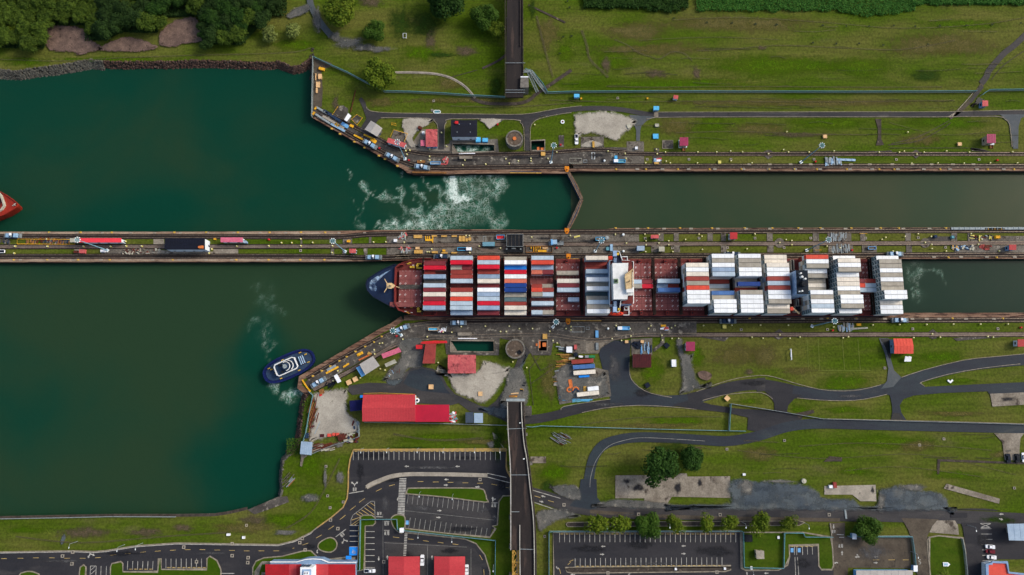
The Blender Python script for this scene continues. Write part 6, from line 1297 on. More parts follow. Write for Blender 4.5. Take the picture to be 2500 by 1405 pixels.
for i in range(17):
 a = i * .37 * 2.4; pr = None
 for j in range(6):
  u = j / 5; c = Vector((.2 + 3.6 * u * math.cos(a),2 + 3.6 * u * math.sin(a),8 + .9 * math.sin(u * 2.4) - 1.6 * u * u)); wv = Vector((-math.sin(a),math.cos(a),0)) * (.5 * math.sin(.3 + u * 2.6))
  if pr: mb.face([pr[0] - pr[1],c - wv,c + Vector((0,0,.15)),pr[0] + Vector((0,0,.15))]); mb.face([pr[0] + Vector((0,0,.15)),c + Vector((0,0,.15)),c + wv,pr[0] + pr[1]])
  pr = (c,wv)
mb.build('fronds','leaf_yellow',t)
rnd = random.Random(21); spots = []
def inside(x,y):
 lim = 112 if x < 105 else (62 if x < 205 else (98 if x < 262 else (80 if x < 385 else (38 if x < 492 else (108 if x < 590 else (60 if x < 640 else 12))))))
 return y < lim
tries = 0
while len(spots) < 104 and tries < 6000:
 tries += 1; x,y = rnd.uniform(-25,690),rnd.uniform(-30,112)
 if inside(x,y + (24 if 105 < x < 495 else 10)) and all((x - a) ** 2 + (y - b_) ** 2 > 20 ** 2 for a,b_ in spots): spots.append((x,y))
seen = {}
for i,(x,y) in enumerate(sorted(spots)):
 light = mnoise.noise(Vector((x * .012,y * .02,3))) + (.35 if x < 240 else -.1) + (.25 if y > 60 else 0)
 key = 'forest2' if light > .15 else ('forest' if rnd.random() < .55 else 'forest3'); r = rnd.uniform(19,30)
 if x < 40 and 15 < y < 75: key = 'yellow' if rnd.random() < .3 else key
 sh = {'forest2': 'olive green','forest': 'very dark','forest3': 'dark green','yellow': 'yellow green'}[key]; band = 'top' if y < 10 else ('upper' if y < 38 else ('middle' if y < 70 else 'front'))
 seen[sh,band] = seen.get((sh,band),0) + 1; tree(key,x,y,r,'%s %s forest tree from the left in the %s row' % (ordn(seen[sh,band]),sh,band),'forest trees',8)
def thicket(name,label,polys,m,n,seedv,h=3.0,sz=(.4,.9)):
 rnd = random.Random(seedv); mb = MB(); Q = __import__('mathutils').Quaternion
 for k in range(n):
  x0,x1,f = rnd.choices(polys,[abs(p[1] - p[0]) for p in polys])[0]; x = rnd.uniform(x0,x1); ytop,ybot = f(x)
  y = rnd.uniform(ytop,ybot); bump = .5 + .5 * mnoise.noise(Vector((x * .06,y * .06,seedv))); z = h * (.35 + .65 * bump) * min(1,(ybot - y) / 6 + .35) * rnd.uniform(.6,1.05)
  p = P(x,y,z); nn = Vector((rnd.uniform(-.8,.8),rnd.uniform(-.8,.8),1)).normalized(); t1 = nn.orthogonal().normalized(); t1.rotate(Q(nn,rnd.random() * 6.28)); t2 = nn.cross(t1); s0 = rnd.uniform(*sz)
  mb.face([p + t1 * s0,p + t2 * s0 * .55,p - t1 * s0,p - t2 * s0 * .55])
 o = mb.build(name,m); tag(o,label,'bushes',kind='stuff')
thicket('bushes','dense dark bushes along the top edge right of the bridge',[(1425,1680,lambda x: (-20,20 + 9 * mnoise.noise(Vector((x * .05,0,1))) + 6 * mnoise.noise(Vector((x * .2,0,2))) + (8 if x > 1580 and x < 1660 else 0)))],'leaf_dark',12000,1,3.5,(.3,.7))
thicket('reeds','tall bright green reeds along the top right edge',[(1700,2235,lambda x: (-20,27 + 7 * mnoise.noise(Vector((x * .04,0,5))) + 5 * mnoise.noise(Vector((x * .2,0,2))) + max(0,14 - abs(x - 2130) / 7))),(2230,2520,lambda x: (-20,12 + 8 * mnoise.noise(Vector((x * .04,0,5))) + 4 * mnoise.noise(Vector((x * .2,0,2)))))],'leaf_green',26000,2,2.4,(.25,.6))
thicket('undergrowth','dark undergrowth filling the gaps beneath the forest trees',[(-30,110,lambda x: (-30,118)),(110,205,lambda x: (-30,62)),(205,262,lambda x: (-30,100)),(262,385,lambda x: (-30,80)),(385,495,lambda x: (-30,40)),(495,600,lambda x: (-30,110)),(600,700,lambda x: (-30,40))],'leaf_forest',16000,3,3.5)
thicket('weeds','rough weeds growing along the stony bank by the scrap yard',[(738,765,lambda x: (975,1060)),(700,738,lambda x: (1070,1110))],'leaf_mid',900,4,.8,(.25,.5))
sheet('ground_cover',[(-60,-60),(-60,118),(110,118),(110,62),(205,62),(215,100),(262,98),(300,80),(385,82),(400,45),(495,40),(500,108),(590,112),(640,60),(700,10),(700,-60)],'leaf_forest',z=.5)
# == FENCES
def fence(label,pts,h=2.4,m='fence_mesh',step=3.0,rail=.18,z0=0):
 w3 = PL(pts); c = w3[len(w3) // 2]; t = thing('fence',label,'fence',(c.x,c.y,z0)); mb = MB(); mb.ribbon(w3,.05,z0 + .05,z0 + h); mb.bw('mesh_panel',m,t)
 mb = MB(); mb.ribbon(w3,rail,z0 + h - .05,z0 + h + .1); mb.bw('top_rail','teal_steel' if m == 'fence_mesh' else 'galvanised',t); mb = MB()
 mb.ribbon(w3,.25,z0,z0 + .12); mb.bw('base_kerb','galvanised',t); L = [(w3[i + 1] - w3[i]).length for i in range(len(w3) - 1)]; tot = sum(L); k = min(95,max(2,int(tot / step))); mb = MB()
 for i in range(k + 1):
  s_ = tot * i / k; j = 0
  while j < len(L) - 1 and s_ > L[j]: s_ -= L[j]; j += 1
  p = w3[j].lerp(w3[j + 1],min(1,s_ / L[j])); mb = MB(); mb.box(p.x,p.y,z0,.12,.12,h + .1); mb.bw('post','galvanised',t)
 return t
fence('teal mesh fence from the quay corner to the northern bridge, grey near the round tree',[(766,142),(800,158),(850,180),(895,204),(940,226),(1000,227),(1080,231),(1150,236),(1233,240)],step=6)
fence('long teal fence right of the northern bridge along the grass',[(1282,172),(1300,178),(1325,208),(1337,229),(1400,227),(1600,226),(1800,226.5),(2100,227),(2380,226)],step=7); fence('teal fence continuing right of the dark drain to the edge',[(2392,236),(2410,223),(2560,221)],step=6)
fence('grey green quay fence on the water edge of the northern corner',[(766,142),(764.5,200),(763,288)],step=5,m='fence_grey')
fence('teal fence around the top and sides of the right car park',[(1340,1460),(1340,1300),(1341,1297),(1500,1296),(1805,1295.5),(1812,1297),(1814,1384),(1910,1386),(1912,1300),(1958,1300),(1962,1310),(2030,1310)],step=5)
fence('teal fence right of the entrance along the old car park',[(2068,1309),(2222,1309),(2228,1350),(2232,1395)],step=5); fence('pale fence along the right side of the fenced lawn',[(2344,1314),(2350,1345),(2355,1390),(2358,1460)],step=5,m='fence_grey')
fence('teal fence around the guarded corner lawn, crossing to the white booth',[(872,1392),(880,1390),(882,1268),(915,1267),(955,1267),(970,1267),(972,1291),(978,1293)],step=4); fence('teal fence from the white booth to the corner by the bridge',[(986,1294),(1050,1301),(1130,1310),(1206,1318),(1210,1318),(1208,1460)],step=5)
fence('thin pale fence between the warehouses and the upper car park',[(890,1031),(1000,1033),(1100,1035),(1240,1039)],1.6,'fence_grey',7); fence('thin teal fence running right from the bridge to the asphalt junction',[(1285,1042),(1300,1043),(1320,1040),(1600,1048),(1819,1053)],1.6,step=7)
fence('short teal fence crossing the wet road by the beige slab',[(1782,986),(1778,1052)],2.4,step=4); fence('thin fence slanting from the beige slab to the right edge',[(1784,986),(1890,1003),(2008,1023),(2300,1031),(2560,1038)],1.4,'fence_grey',8)
fence('grey fence along the left edge of the scrap yard',[(756,956),(766,966),(757,1010),(748,1060),(742,1077)],2.2,step=5); fence('grey fence along the bottom edge of the scrap yard',[(764,1108),(800,1092),(840,1080),(878,1066),(877,1030)],2.2,'fence_grey',5)
fence('white railing on the top edge of the southern shore wall',[(0,1267),(160,1264),(270,1261.5),(430,1262)],1.0,'fence_grey',6)
# == TOWING LOCOMOTIVES
def loco(key,m1,m2):
 t = thing('towing_locomotive','loco','locomotive',(0,0,0),0,'towing locomotives on the lock walls'); mb = MB(); mb.box(0,0,.3,9.2,2.5,.7); mb.build('frame','silver_grey',t)
 mb = MB(); mb.box(-2.3,0,1.0,2.1,2.4,1.5,top=.9); mb.build('hood',m1,t); mb = MB(); mb.box(2.0,0,1.0,2.1,2.4,1.5,top=.9); mb.build('hood',m1,t)
 for s in (-1,1): mb = MB(); mb.box(s * 4.0,0,1.0,1.1,2.5,.5); mb.box(s * 4.4,.8,1.5,.2,.2,.6); mb.box(s * 4.4,-.8,1.5,.2,.2,.6); mb.tube((s * 4.4,-1.2,2.0),(s * 4.4,1.2,2.0),.06,5); mb.build('platform',m2,t)
 mb = MB(); mb.box(-.1,0,1.0,1.6,2.2,1.7); mb.build('winch_housing','mule_dark',t); mb = MB(); mb.box(0,.35,1.0,1.1,1.4,2.6); w_ = mb.build('cab','roof_white',t)
 mb = MB(); mb.box(0,.35,2.5,1.2,1.5,.6); k = mb.build('cab_window','dark_glass',w_); mb = MB(); mb.cyl(.2,-.7,2.7,3.2,.4,n=10); mb.build('cable_drum','galvanised',t)
 for x in (-3,-1.2,1.2,3): mb = MB(); mb.tube((x,-1.0,.45),(x,1.0,.45),.42,10); mb.build('wheelset','black_steel',t)
 index_children(t); return t
Lp = {'a': loco('a','silver_blue','silver_grey'),'b': loco('b','mule_dark','silver_grey')}; Lf = set()
for x,y,a,k,l in ((903,352,-30,'a','upper of the two silver blue locomotives on the slanting northern quay'),(957,383.5,-28,'a','lower silver blue locomotive on the slanting northern quay'),(1030,408,-8,'a','silver blue locomotive at the bend of the northern quay, above the foam'),(30,575.5,0,'a','blue locomotive at the far left end of the island'),
  (912,628.5,0,'a','silver blue locomotive on the island just ahead of the ship bow'),(1078,627,0,'b','dark navy locomotive on the island beside the foremost containers'),(981,802.5,22,'a','blue locomotive at the bend of the southern pier by a mast'),(1119,788.5,0,'a','bright blue locomotive on the southern wall beside the second bay'),
  (1778,784.5,0,'b','dark blue locomotive on the southern wall beside the tall containers'),(2198,782,0,'a','silver locomotive on the southern wall beside the ship stern'),(2186,620.5,0,'a','silver blue locomotive on the island beside the ship stern'),(777,934,31,'a','pale silver locomotive parked at the tip of the southern pier'),(1788,621,0,'b','locomotive on the island mostly hidden behind tall white containers')):
 p = P(x,y,2)
 if k not in Lf: o = Lp[k]; Lf.add(k); o.location = (p.x,p.y,.35); o.rotation_euler.z = R(a); o['label'] = l
 else: o = dup(Lp[k],(p.x,p.y,.35),R(a),l)
# == FLOODLIGHT MASTS
def mast():
 t = thing('floodlight_mast','mast','floodlight mast',(0,0,0),0,'floodlight masts of the locks'); mb = MB(); mb.tube((0,0,0),(0,0,28),.34,10,r1=.16); mb.build('pole','mast_blue' if mat('mast_blue',(128,168,186),(104,146,168),1,grain=.08) else '',t); mb = MB(); mb.box(0,0,0,1.6,1.6,.4); mb.build('base','lamp_white',t)
 mb = MB(); mb.ribbon([(1.0 * math.cos(a * .785),1.0 * math.sin(a * .785)) for a in range(8)],.2,27.6,27.9,closed=True); mb.tube((-1,0,27.7),(1,0,27.7),.12); mb.tube((0,-1,27.7),(0,1,27.7),.12); hr = mb.build('head_frame','teal_steel',t)
 for i in range(8): a = i * .785; mb = MB(); mb.cyl(1.45 * math.cos(a),1.45 * math.sin(a),27.3,27.9,.3,.22,8); mb.tube((1 * math.cos(a),1 * math.sin(a),27.8),(1.4 * math.cos(a),1.4 * math.sin(a),27.7),.1,5); mb.build('floodlight','lamp_white',hr)
 index_children(t); return t
mp = mast(); k = 0
for x,y,l in ((989,389,'floodlight mast by the red flat shed on the northern quay'),(1345,397,'floodlight mast near the northern round tank and gate'),(1955,397,'floodlight mast on the northern grass strip, leaning right in view'),(263,612,'floodlight mast over the long red roof at left'),(843,615,'floodlight mast on the island near the dusty pink hut'),
    (1453,614,'floodlight mast on the grey island platform ahead of the bridge'),(1969,612,'floodlight mast on the island beside the funnel'),(980,819,'floodlight mast at the bend of the southern pier'),(1350,799,'floodlight mast on the southern wall amidships'),(1982,797,'floodlight mast on the southern wall near the stern')):
 p = P(x,y,0)
 if k == 0: mp.location = (p.x,p.y,.2); mp['label'] = l
 else: dup(mp,(p.x,p.y,.2),.3 * k,l)
 k += 1
# == TUG
q = P(703,894,1); t = thing('tugboat','dark blue rounded tugboat with white square deckhouse rail','tugboat',(q.x,q.y,WZ),R(24.5))
def stad(L,W,n=28,ex=2.6):
 o = []
 for i in range(n):
  a = 2 * math.pi * i / n; c,s_ = math.cos(a),math.sin(a); o.append((L / 2 * math.copysign(abs(c) ** (2 / ex),c),W / 2 * math.copysign(abs(s_) ** (2 / ex),s_)))
 return o
mat('tug_blue',(10,26,84),(6,18,62),.8,grain=.15,rough=.5); mat('tug_deck',(44,66,92),(34,52,74),.5,c=(70,62,58),csc=.8,cth=.62,grain=.15)
mb = MB(); mb.prism(stad(29,12.6),-1,2.6,0); mb.build('hull','tug_blue',t); mb = MB(); mb.ribbon(stad(29.3,12.9),1.0,1.4,3.3,closed=True); mb.build('fender','tug_blue',t); mb = MB(); mb.prism(stad(27,10.6),2.6,2.7,0); mb.build('deck','tug_deck',t)
mb = MB(); mb.prism([(-6,-3.4),(4,-3.4),(5.2,-2.6),(5.2,2.6),(4,3.4),(-6,3.4),(-7,2.4),(-7,-2.4)],2.6,5,0); mb.build('deckhouse','tug_deck',t); mb = MB(); mb.ribbon([(-6,-3.4),(4,-3.4),(5.2,-2.6),(5.2,2.6),(4,3.4),(-6,3.4),(-7,2.4),(-7,-2.4)],.5,5,5.9,closed=True); mb.build('deckhouse_rail','ship_white',t)
mb = MB(); mb.cyl(-.6,0,5,7.6,2.3,1.9,10); wh = mb.build('wheelhouse','mule_dark',t); mb = MB(); mb.cyl(-.6,0,6.2,7.2,2.35,2.15,10,cap=False); mb.build('window_band','dark_glass',wh); mb = MB(); mb.ribbon([(-.6 + 2.5 * math.cos(a * .35),2.5 * math.sin(a * .35)) for a in range(-5,6)],.35,7.2,7.5); mb.ribbon([(.3 + 3 * math.cos(a * .3),3 * math.sin(a * .3)) for a in range(-4,5)],.4,5.4,5.9); mb.build('visor','ship_white',t)
mb = MB(); mb.cyl(-.8,0,7.6,7.8,1.2,n=10); mb.tube((-.8,0,7.6),(-.8,0,11),.15); mb.tube((-.8,-1.4,9.5),(-.8,1.4,9.5),.1); mb.tube((-2,0,8.2),(.4,0,8.2),.12); mb.build('mast','galvanised',t)
for x,y in ((-3.6,-2),(-3.6,2)): mb = MB(); mb.cyl(x,y,5,7,.6,n=10); mb.build('funnel','black_steel',t)
mb = MB(); mb.box(8.3,0,2.7,1.8,5,1.3,mi=0); [mb.tube((7 + i * 1.1,-2.4,4.1),(7 + i * 1.1,2.4,4.1),.3,8,1) for i in range(3)]; mb.build('towing_winch',['rust','silver_blue'],t)
for x,y in ((-9.5,2.2),(-8,-.6),(-6.5,-4.6),(-10.6,3.4),(8.5,4.4),(11,2.2),(4.5,-4.6),(10.8,-2.5),(-2,4.6)): mb = MB(); mb.cyl(x - .35,y,2.7,3.4,.28,n=8); mb.cyl(x + .35,y,2.7,3.4,.28,n=8); mb.box(x,y,2.7,1.3,.5,.2); mb.build('bitt','yellow_gear',t)
# == RED SHIP AT THE LEFT EDGE
mat('red_hull',(150,42,24),(130,34,20),.4,c=(170,90,70),csc=.6,cth=.66,grain=.1,rough=.6)
dk = [P(a,b_,4) for a,b_ in [(-150,440),(-40,446),(0,468),(18,478),(34,489),(43,497),(45,501),(42,506),(34,512),(14,524),(0,529),(-40,546),(-150,556)]]; t = thing('red_ship','bow of a red ship entering at the left edge','ship',(P(-40,500,WZ).x,P(0,500,WZ).y,WZ)); mb = MB(); cm = P(-60,500,4); lo = [cm + (p - cm) * .84 for p in dk]
for i in range(len(dk)):
 j = (i + 1) % len(dk); mb.face([(lo[j].x,lo[j].y,WZ - 3),(dk[j].x,dk[j].y,4),(dk[i].x,dk[i].y,4),(lo[i].x,lo[i].y,WZ - 3)][::-1])
mb.bw('hull','red_hull',t); mb = MB(); mb.prism(dk,3.6,4); mb.bw('deck','red_hull',t); mb = MB(); mb.ribbon(dk,.35,4,4.7); mb.bw('bulwark','red_hull',t)
mb = MB(); mb.ribbon([P(-4,470,5),P(2,478,5),P(7,492,5),P(10,502,5),P(4,511,5),(P(-4,516,5))],.9,4,5.2); mb.bw('breakwater','roof_beige',t); mb = MB(); mb.prism([P(-20,476,4.2),P(0,480,4.2),P(4,492,4.2),P(-2,506,4.2),P(-20,508,4.2)],4,4.1); mb.bw('hatch','roof_maroon',t)
mb = MB(); a,b_ = P(30,503,4.6),P(38,497,4.6); mb.tube((a.x,a.y,4.5),(b_.x,b_.y,4.5),.25); a,b_ = P(34,498,4.6),P(37,503,4.6); mb.tube((a.x,a.y,4.5),(b_.x,b_.y,4.5),.2); mb.bw('anchor_gear','paint_white',t)
# == CARS
def car(label,px,py,rz,m,L=4.6,W=1.8,pickup=False,glass='dark_glass',bed=None):
 q = P(px,py,.8); t = thing('pickup_truck' if pickup else 'parked_car',label,'pickup' if pickup else 'car',(q.x,q.y,.36),R(rz)); mb = MB()
 mb.prism([(-L / 2,-W * .45),(-L / 2 + .3,-W / 2),(L / 2 - .6,-W / 2),(L / 2,-W * .36),(L / 2,W * .36),(L / 2 - .6,W / 2),(-L / 2 + .3,W / 2),(-L / 2,W * .45)],.3,.95); mb.build('body',m,t)
 cx_ = .1 if not pickup else .5; cl = 2.3 if not pickup else 1.9; mb = MB(); mb.box(cx_,0,.95,cl,W * .88,.55,top=.78,mi=0); mb.build('windows',glass,t); mb = MB(); mb.box(cx_ - .05,0,1.5,cl * .62,W * .7,.06); mb.build('roof',m,t)
 for x in (-L * .32,L * .32):
  for y in (-W / 2 + .05,W / 2 - .05): mb = MB(); mb.tube((x,y - .1,.32),(x,y + .1,.32),.32,10); mb.build('wheel','rubber',t)
 if pickup: mb = MB(); mb.box(-L * .3,0,.96,L * .34,W * .8,.06); mb.build('cargo_bed',bed or 'dark_navy',t)
 for s in (-1,1): mb = MB(); mb.box(L / 2 - .25,s * W * .36,.75,.25,.3,.15); mb.build('headlight','lamp_white',t)
 return t
car('white pickup with black load bed parked beside the pale gravel yard',1407.5,341,-90,'roof_white',6.2,2.0,True); car('white pickup with black bed beside the visitor building verge',903,1394,0,'roof_white',6.0,1.9,True)
car('silver white car at the top of three by the right edge',2416.5,1335,175,'roof_white',5,1.9); car('dark red car between two pale cars by the right edge',2417,1346.5,175,'roof_crimson_dark' if mat('roof_crimson_dark',(112,22,40),(96,18,34),1,grain=.05) else '',4.8,1.9); car('white car with black windows, lowest of three by the right edge',2420,1360.5,175,'roof_white',5,2)
car('dark green car on the concrete apron, left of the pair',2461,1119,90,'dark_navy',4.8,2.2); car('black car with white windscreen, right of the pair on the apron',2483,1119,90,'black_steel',4.8,2.2); car('white van at the right edge beside the concrete apron',2499,1117,90,'roof_white',5,2.2)
car('white van half under the west shelter roof',1031,1368,90,'roof_white',5.5,2.1); car('white van half under the east shelter roof',1139.5,1391,90,'roof_white',5.2,2.0)
# == YARD GOODS AND SMALL THINGS
def slab_thing(name,label,cat,q,h,m,z0=.2,group=None,rz=0,parts=None):
 w4 = fit(q,z0 + h) if len(q) > 2 else None; c = sum((Vector(p) for p in w4),Vector((0,0))) / len(w4); t = thing(name,label,cat,(c.x,c.y,z0),0,group); mb = MB(); mb.prism(shrink(w4,.05),z0,z0 + h); mb.bw('slab' if h < .6 else 'body',m,t); mb = MB(); mb.ribbon([Vector(p) for p in w4],.14,z0 + h - .08,z0 + h + .05,closed=True); mb.bw('edge_frame',m,t); return t
def cbox(label,px,py,L,W,H,rz,m,name='crate',cat='crate',group=None,z0=.25,lid=None):
 q = P(px,py,z0 + H); t = thing(name,label,cat,(q.x,q.y,z0),R(rz),group); mb = MB(); mb.box(0,0,0,L,W,H); mb.build('body',m,t); mb = MB()
 for s in (-1,1): mb.box(s * (L / 2 - .1),0,H,.15,W,.08); mb.box(0,s * (W / 2 - .1),H,L,.15,.08)
 mb.build('lid_frame',lid or m,t); return t
for code,px,py,ft,rz,l in (('c',1422,882.5,40,4,'weathered red container with white patch, top of three in the yard'),('S',1425.5,895.5,40,4,'faded dark blue container, middle of three in the yard'),('w',1427,909.5,40,4,'rust streaked white container, lowest of three in the yard'),('W',1448,949,20,6,'short white container beside orange pipes in the yard'),('w',1435.5,961.5,40,6,'long dirty white container at the bottom of the yard')):
 p = P(px,py,2.6); container(code,ft,p.x,p.y,.3,l,'containers in the southern yard',R(rz))
I_ = [(1020,578,20,8,.8,'ochre_plate','rust stained ochre plate, leftmost on the upper island platform'),(1060,576.5,13,4,.6,'ochre_plate','thin ochre beam lying right of the yellow frame'),(1084,577,14,4,.6,'ochre_plate','first short ochre beam right of the yellow frame on the island'),(1109,577,13,4,.6,'ochre_plate','second short ochre beam right of the yellow frame'),
  (1124,583,7,14,1,'ochre_plate','left half of the paired ochre hatch plates'),(1132,583,7,14,1,'ochre_plate','right half of the paired ochre hatch plates'),(1140,586,6,8,.8,'ochre_plate','small ochre plate touching the paired plates'),(1147,584,6,8,.8,'ochre_plate','last small ochre plate before the blue railcar'),
  (1019,606,9,6,1,'beige_plate','peach box above the large ochre box by the bow'),(1021,615,20,9,1.2,'ochre_plate','large ochre box with grey patch on the island by the bow'),(1061,616,14,5,1,'ochre_plate','ochre trough with dark slot near the navy locomotive'),(1083.5,612,7,5,1,'yellow_flat','small yellow box above the ochre strip by the navy locomotive'),
  (1085,617.5,14,4,.8,'ochre_plate','ochre strip under the small yellow box'),(1108.5,617.5,14,3.5,.8,'ochre_plate','ochre strip left of the blue and white flatbed'),(850.5,589,8,6,1,'yellow_flat','yellow box on the island paving between two grass strips'),(524,584,5,4,.8,'yellow_flat','small yellow box right of the black hall'),(965,587.5,8,7,1.2,'roof_white','white box with orange frame on the island platform'),
  (2014.5,333.5,10,9,.8,'beige_plate','peach square cover on the grass north of the mast'),(2343.5,352,10,9,.8,'beige_plate','peach square cover on the grass near the magenta hut'),(1052,945,11,11,1,'beige_plate','peach square cover on the teardrop lawn'),(1172.5,962,10,10,1,'beige_plate','peach square cover on the small round lawn'),
  (1604,306,10,8,.8,'roof_beige','cream cover on the grass south of the blue kiosk'),(1601,333,14,13,.5,'blue_box','blue and beige mosaic square slab on the grass'),(1757,396,8,8,.6,'yellow_dot','pale yellow square with dark star on the northern grass strip'),(1769,798,9,9,.6,'yellow_dot','pale yellow square with dark star beside the southern locomotive'),
  (1418.5,234.8,0,0,0,'',''),(1219.5,616,0,0,0,'',''),(1028,395,20,7,.6,'timber','orange brown timber stack left of the small flatbed on the northern quay'),(1603,398.5,12,5,.8,'ochre_plate','ochre plate below the blue and red crate'),(1620,795.5,12,5,.8,'yellow_flat','olive yellow plate above the blue and red crate'),(2097,793,11,6,.8,'yellow_flat','mottled yellow plate by the long silver beam'),
  (1326,376,11,10,1,'ochre_plate','pale yellow hatch plate at the northern machinery pit'),(1330.5,822,11,12,.8,'ochre_plate','ochre hatch plate at the southern machinery pit'),(1530,834.5,8,7,.8,'beige_plate','tan cover between the dark crates by the maroon workshop') ,(1568,834.5,8,7,.8,'beige_plate','tan cover on the dark crates by the maroon workshop'),
  (888,0,0,0,0,'',''),(1083.5,371,0,0,0,'',''),(1645.5,887,11,17,1.8,'roof_white','white tank box beside the grey gravel track'),(1419,235,0,0,0,'',''),(1408,245,0,0,0,'',''),(1419,240.6,4.5,4.5,.8,'yellow_flat','small yellow box on the grass left of the blue kiosk') ,(1581,240.5,4.5,4.5,.8,'yellow_flat','small yellow box on the grass left of the grey frame'),
  (1501,382,0,0,0,'',''),(1504,384,7,8,1.5,'blue_box','small blue box above the pale blue flatbed on the northern quay')]
for x,y,a,b_,h,m,l in I_:
 if h: cbox(l,x,y,a / 4.25,b_ / 4.25,h,0,m,'cover_plate' if h < 1 else 'crate','cover' if h < 1 else 'crate',z0=.28)
for x,y,a,m,l in ((1775.5,973,45,'beige_plate','peach diamond cover by the short teal fence'),(851.5,934,28,'beige_plate','left one of two tan covers by the slanting grey shed'),(867,926.5,28,'beige_plate','right one of two tan covers by the slanting grey shed'),(1536,308,18,'roof_beige','tilted pale cover beside the side road fork'),(1628,844,45,'dark_navy','black diamond with blue plates on the grass'),(1581,941,30,'dark_navy','small dark navy box alone on the round lawn'),(785,956.5,18,'timber','tan plank stack near the pier root')):
 cbox(l,x,y,2.6,2.6,.9,a,m,'cover_plate','cover')
def flatbed(label,px,py,L,W,rz,m1,m2,cab=True,side=1):
 q = P(px,py,1); t = thing('rail_wagon',label,'wagon',(q.x,q.y,.3),R(rz)); mb = MB(); mb.box(0,0,.5,L,W,.3); mb.build('deck',m2,t); mb = MB()
 for s in (-1,1): mb.box(0,s * (W / 2 - .1),.8,L,.2,.6); mb.box(s * (L / 2 - .1),0,.8,.2,W,.6)
 mb.build('side_frame',m1,t)
 for x in (-L * .35,L * .35): mb = MB(); mb.tube((x,-W * .4,.4),(x,W * .4,.4),.38,8); mb.build('wheelset','black_steel',t)
 if cab: mb = MB(); mb.box(side * L * .3,0,.8,L * .35,W * .9,1.2); mb.build('cover','roof_white',t)
 return t
flatbed('blue and white flatbed wagon on the island platform',1134,609,8.2,2,0,'blue_box','mule_dark'); flatbed('pale blue flatbed wagon with cab on the northern quay',1512,394.5,7,2,0,'blue_box','teal_steel',side=-1); flatbed('long blue trough wagon with tan end on the northern quay',1063,399,6,1.8,0,'tarp_blue','galvanised',False); flatbed('white and blue framed wagon on the southern quay',1057.5,804,5.6,1.8,0,'beige_plate','blue_box',False)
flatbed('white and blue trough wagon on the southern lock wall',1522,802,7,2,0,'blue_box','tarp_blue',side=-1); flatbed('open pale blue frame on the island near the stern',2128,606.5,4.6,1.8,0,'tarp_blue','slab',False); flatbed('white framed trough at the far left of the island',2,614.5,5.2,1.9,0,'roof_white','dark_navy',False); flatbed('bright blue frame beside the round dish on the island platform',1465,584,5.2,2.1,0,'blue_box','slab',False)
flatbed('red and blue wagon by the black crane platform',1222,580,4.8,2.6,0,'blue_box','red_paint',False)
q = P(1193,596.5,1.5); t = thing('rail_wagon','teal blue slatted railcar on the middle return track','wagon',(q.x,q.y,.3)); mb = MB(); mb.box(0,0,.5,7,2.4,.9); mb.build('body','teal_steel',t); mb = MB(); [mb.box(-3.2 + i * .55,0,1.4,.14,2.3,.1) for i in range(12)]; mb.build('slats','silver_blue',t)
for x in (-2.4,2.4): mb = MB(); mb.tube((x,-1,.35),(x,1,.35),.38,8); mb.build('wheelset','black_steel',t)
mb = MB(); [mb.tube((-2.4 + s * .8,1.2,1),(-2.4 + s * .8,4.6,1),.1) for s in (-1,1)]; mb.tube((-3.2,4.6,1),(-1.6,4.6,1),.1); mb.build('ladder_frame','galvanised',t)
q = P(1257,597,3); t = thing('crane_platform','black steel gantry platform bridging the island rails','platform',(q.x,q.y,0)); w4 = fit(rect(1237,573,1277,603),3.4); mb = MB(); mb.prism(w4,3,3.4); mb.bw('deck','black_steel',t); mb = MB(); [mb.ribbon([Vector(w4[i]),Vector(w4[(i + 1) % 4])],.15,4.3,4.4) for i in range(4)]; mb.bw('handrail','galvanised',t)
for p in shrink(w4,.5): mb = MB(); mb.box(p[0],p[1],.2,.5,.5,2.8); mb.bw('leg','black_steel',t)
mb = MB(); [mb.ribbon([P(1240 + i * 9,575,3.5),P(1240 + i * 9,602,3.5)],.25,3.4,3.55) for i in range(5)]; mb.bw('deck_beam','slab_dark',t)
t = thing('crane_platform','lower black steel machine frame beneath the gantry platform','platform',tuple(P(1257,610,0))); mb = MB(); mb.prism(fit(rect(1236,604,1278,616),1.6),.2,1.6); mb.bw('body','black_steel',t); mb = MB(); q = P(1254,607,2); mb.box(q.x,q.y,1.6,2.2,.8,.5); mb.box(q.x - 4,q.y - .4,1.6,.8,.8,.8); mb.box(q.x + 4,q.y - .4,1.6,.8,.8,.8); mb.bw('machinery','silver_grey',t)
q = P(1047.5,584,1); t = thing('lifting_cradle','bright yellow forked lifting frame on the island platform','lifting frame',(q.x,q.y,.25)); mb = MB(); mb.box(0,-.6,0,4.4,1.2,.8); [mb.box(x,.3,0,.45,2.9,.7) for x in (-2.1,-.9,.2,2.1)]; mb.build('frame','yellow_flat',t); mb = MB(); mb.box(2.1,-1.6,0,.5,1,.9); mb.build('counterweight','yellow_flat',t)
t = thing('tool_pit','rectangular kerbed pit of yellow bars on the island platform','pit',tuple(P(1316,609,0))); mb = MB(); mb.prism(PL(rect(1284,602,1348,617)),.2,.25); mb.bw('floor','slab_dark',t); mb = MB(); mb.ribbon(PL(rect(1284,602,1348,617)),.25,.2,.8,closed=True); mb.bw('kerb','timber',t)
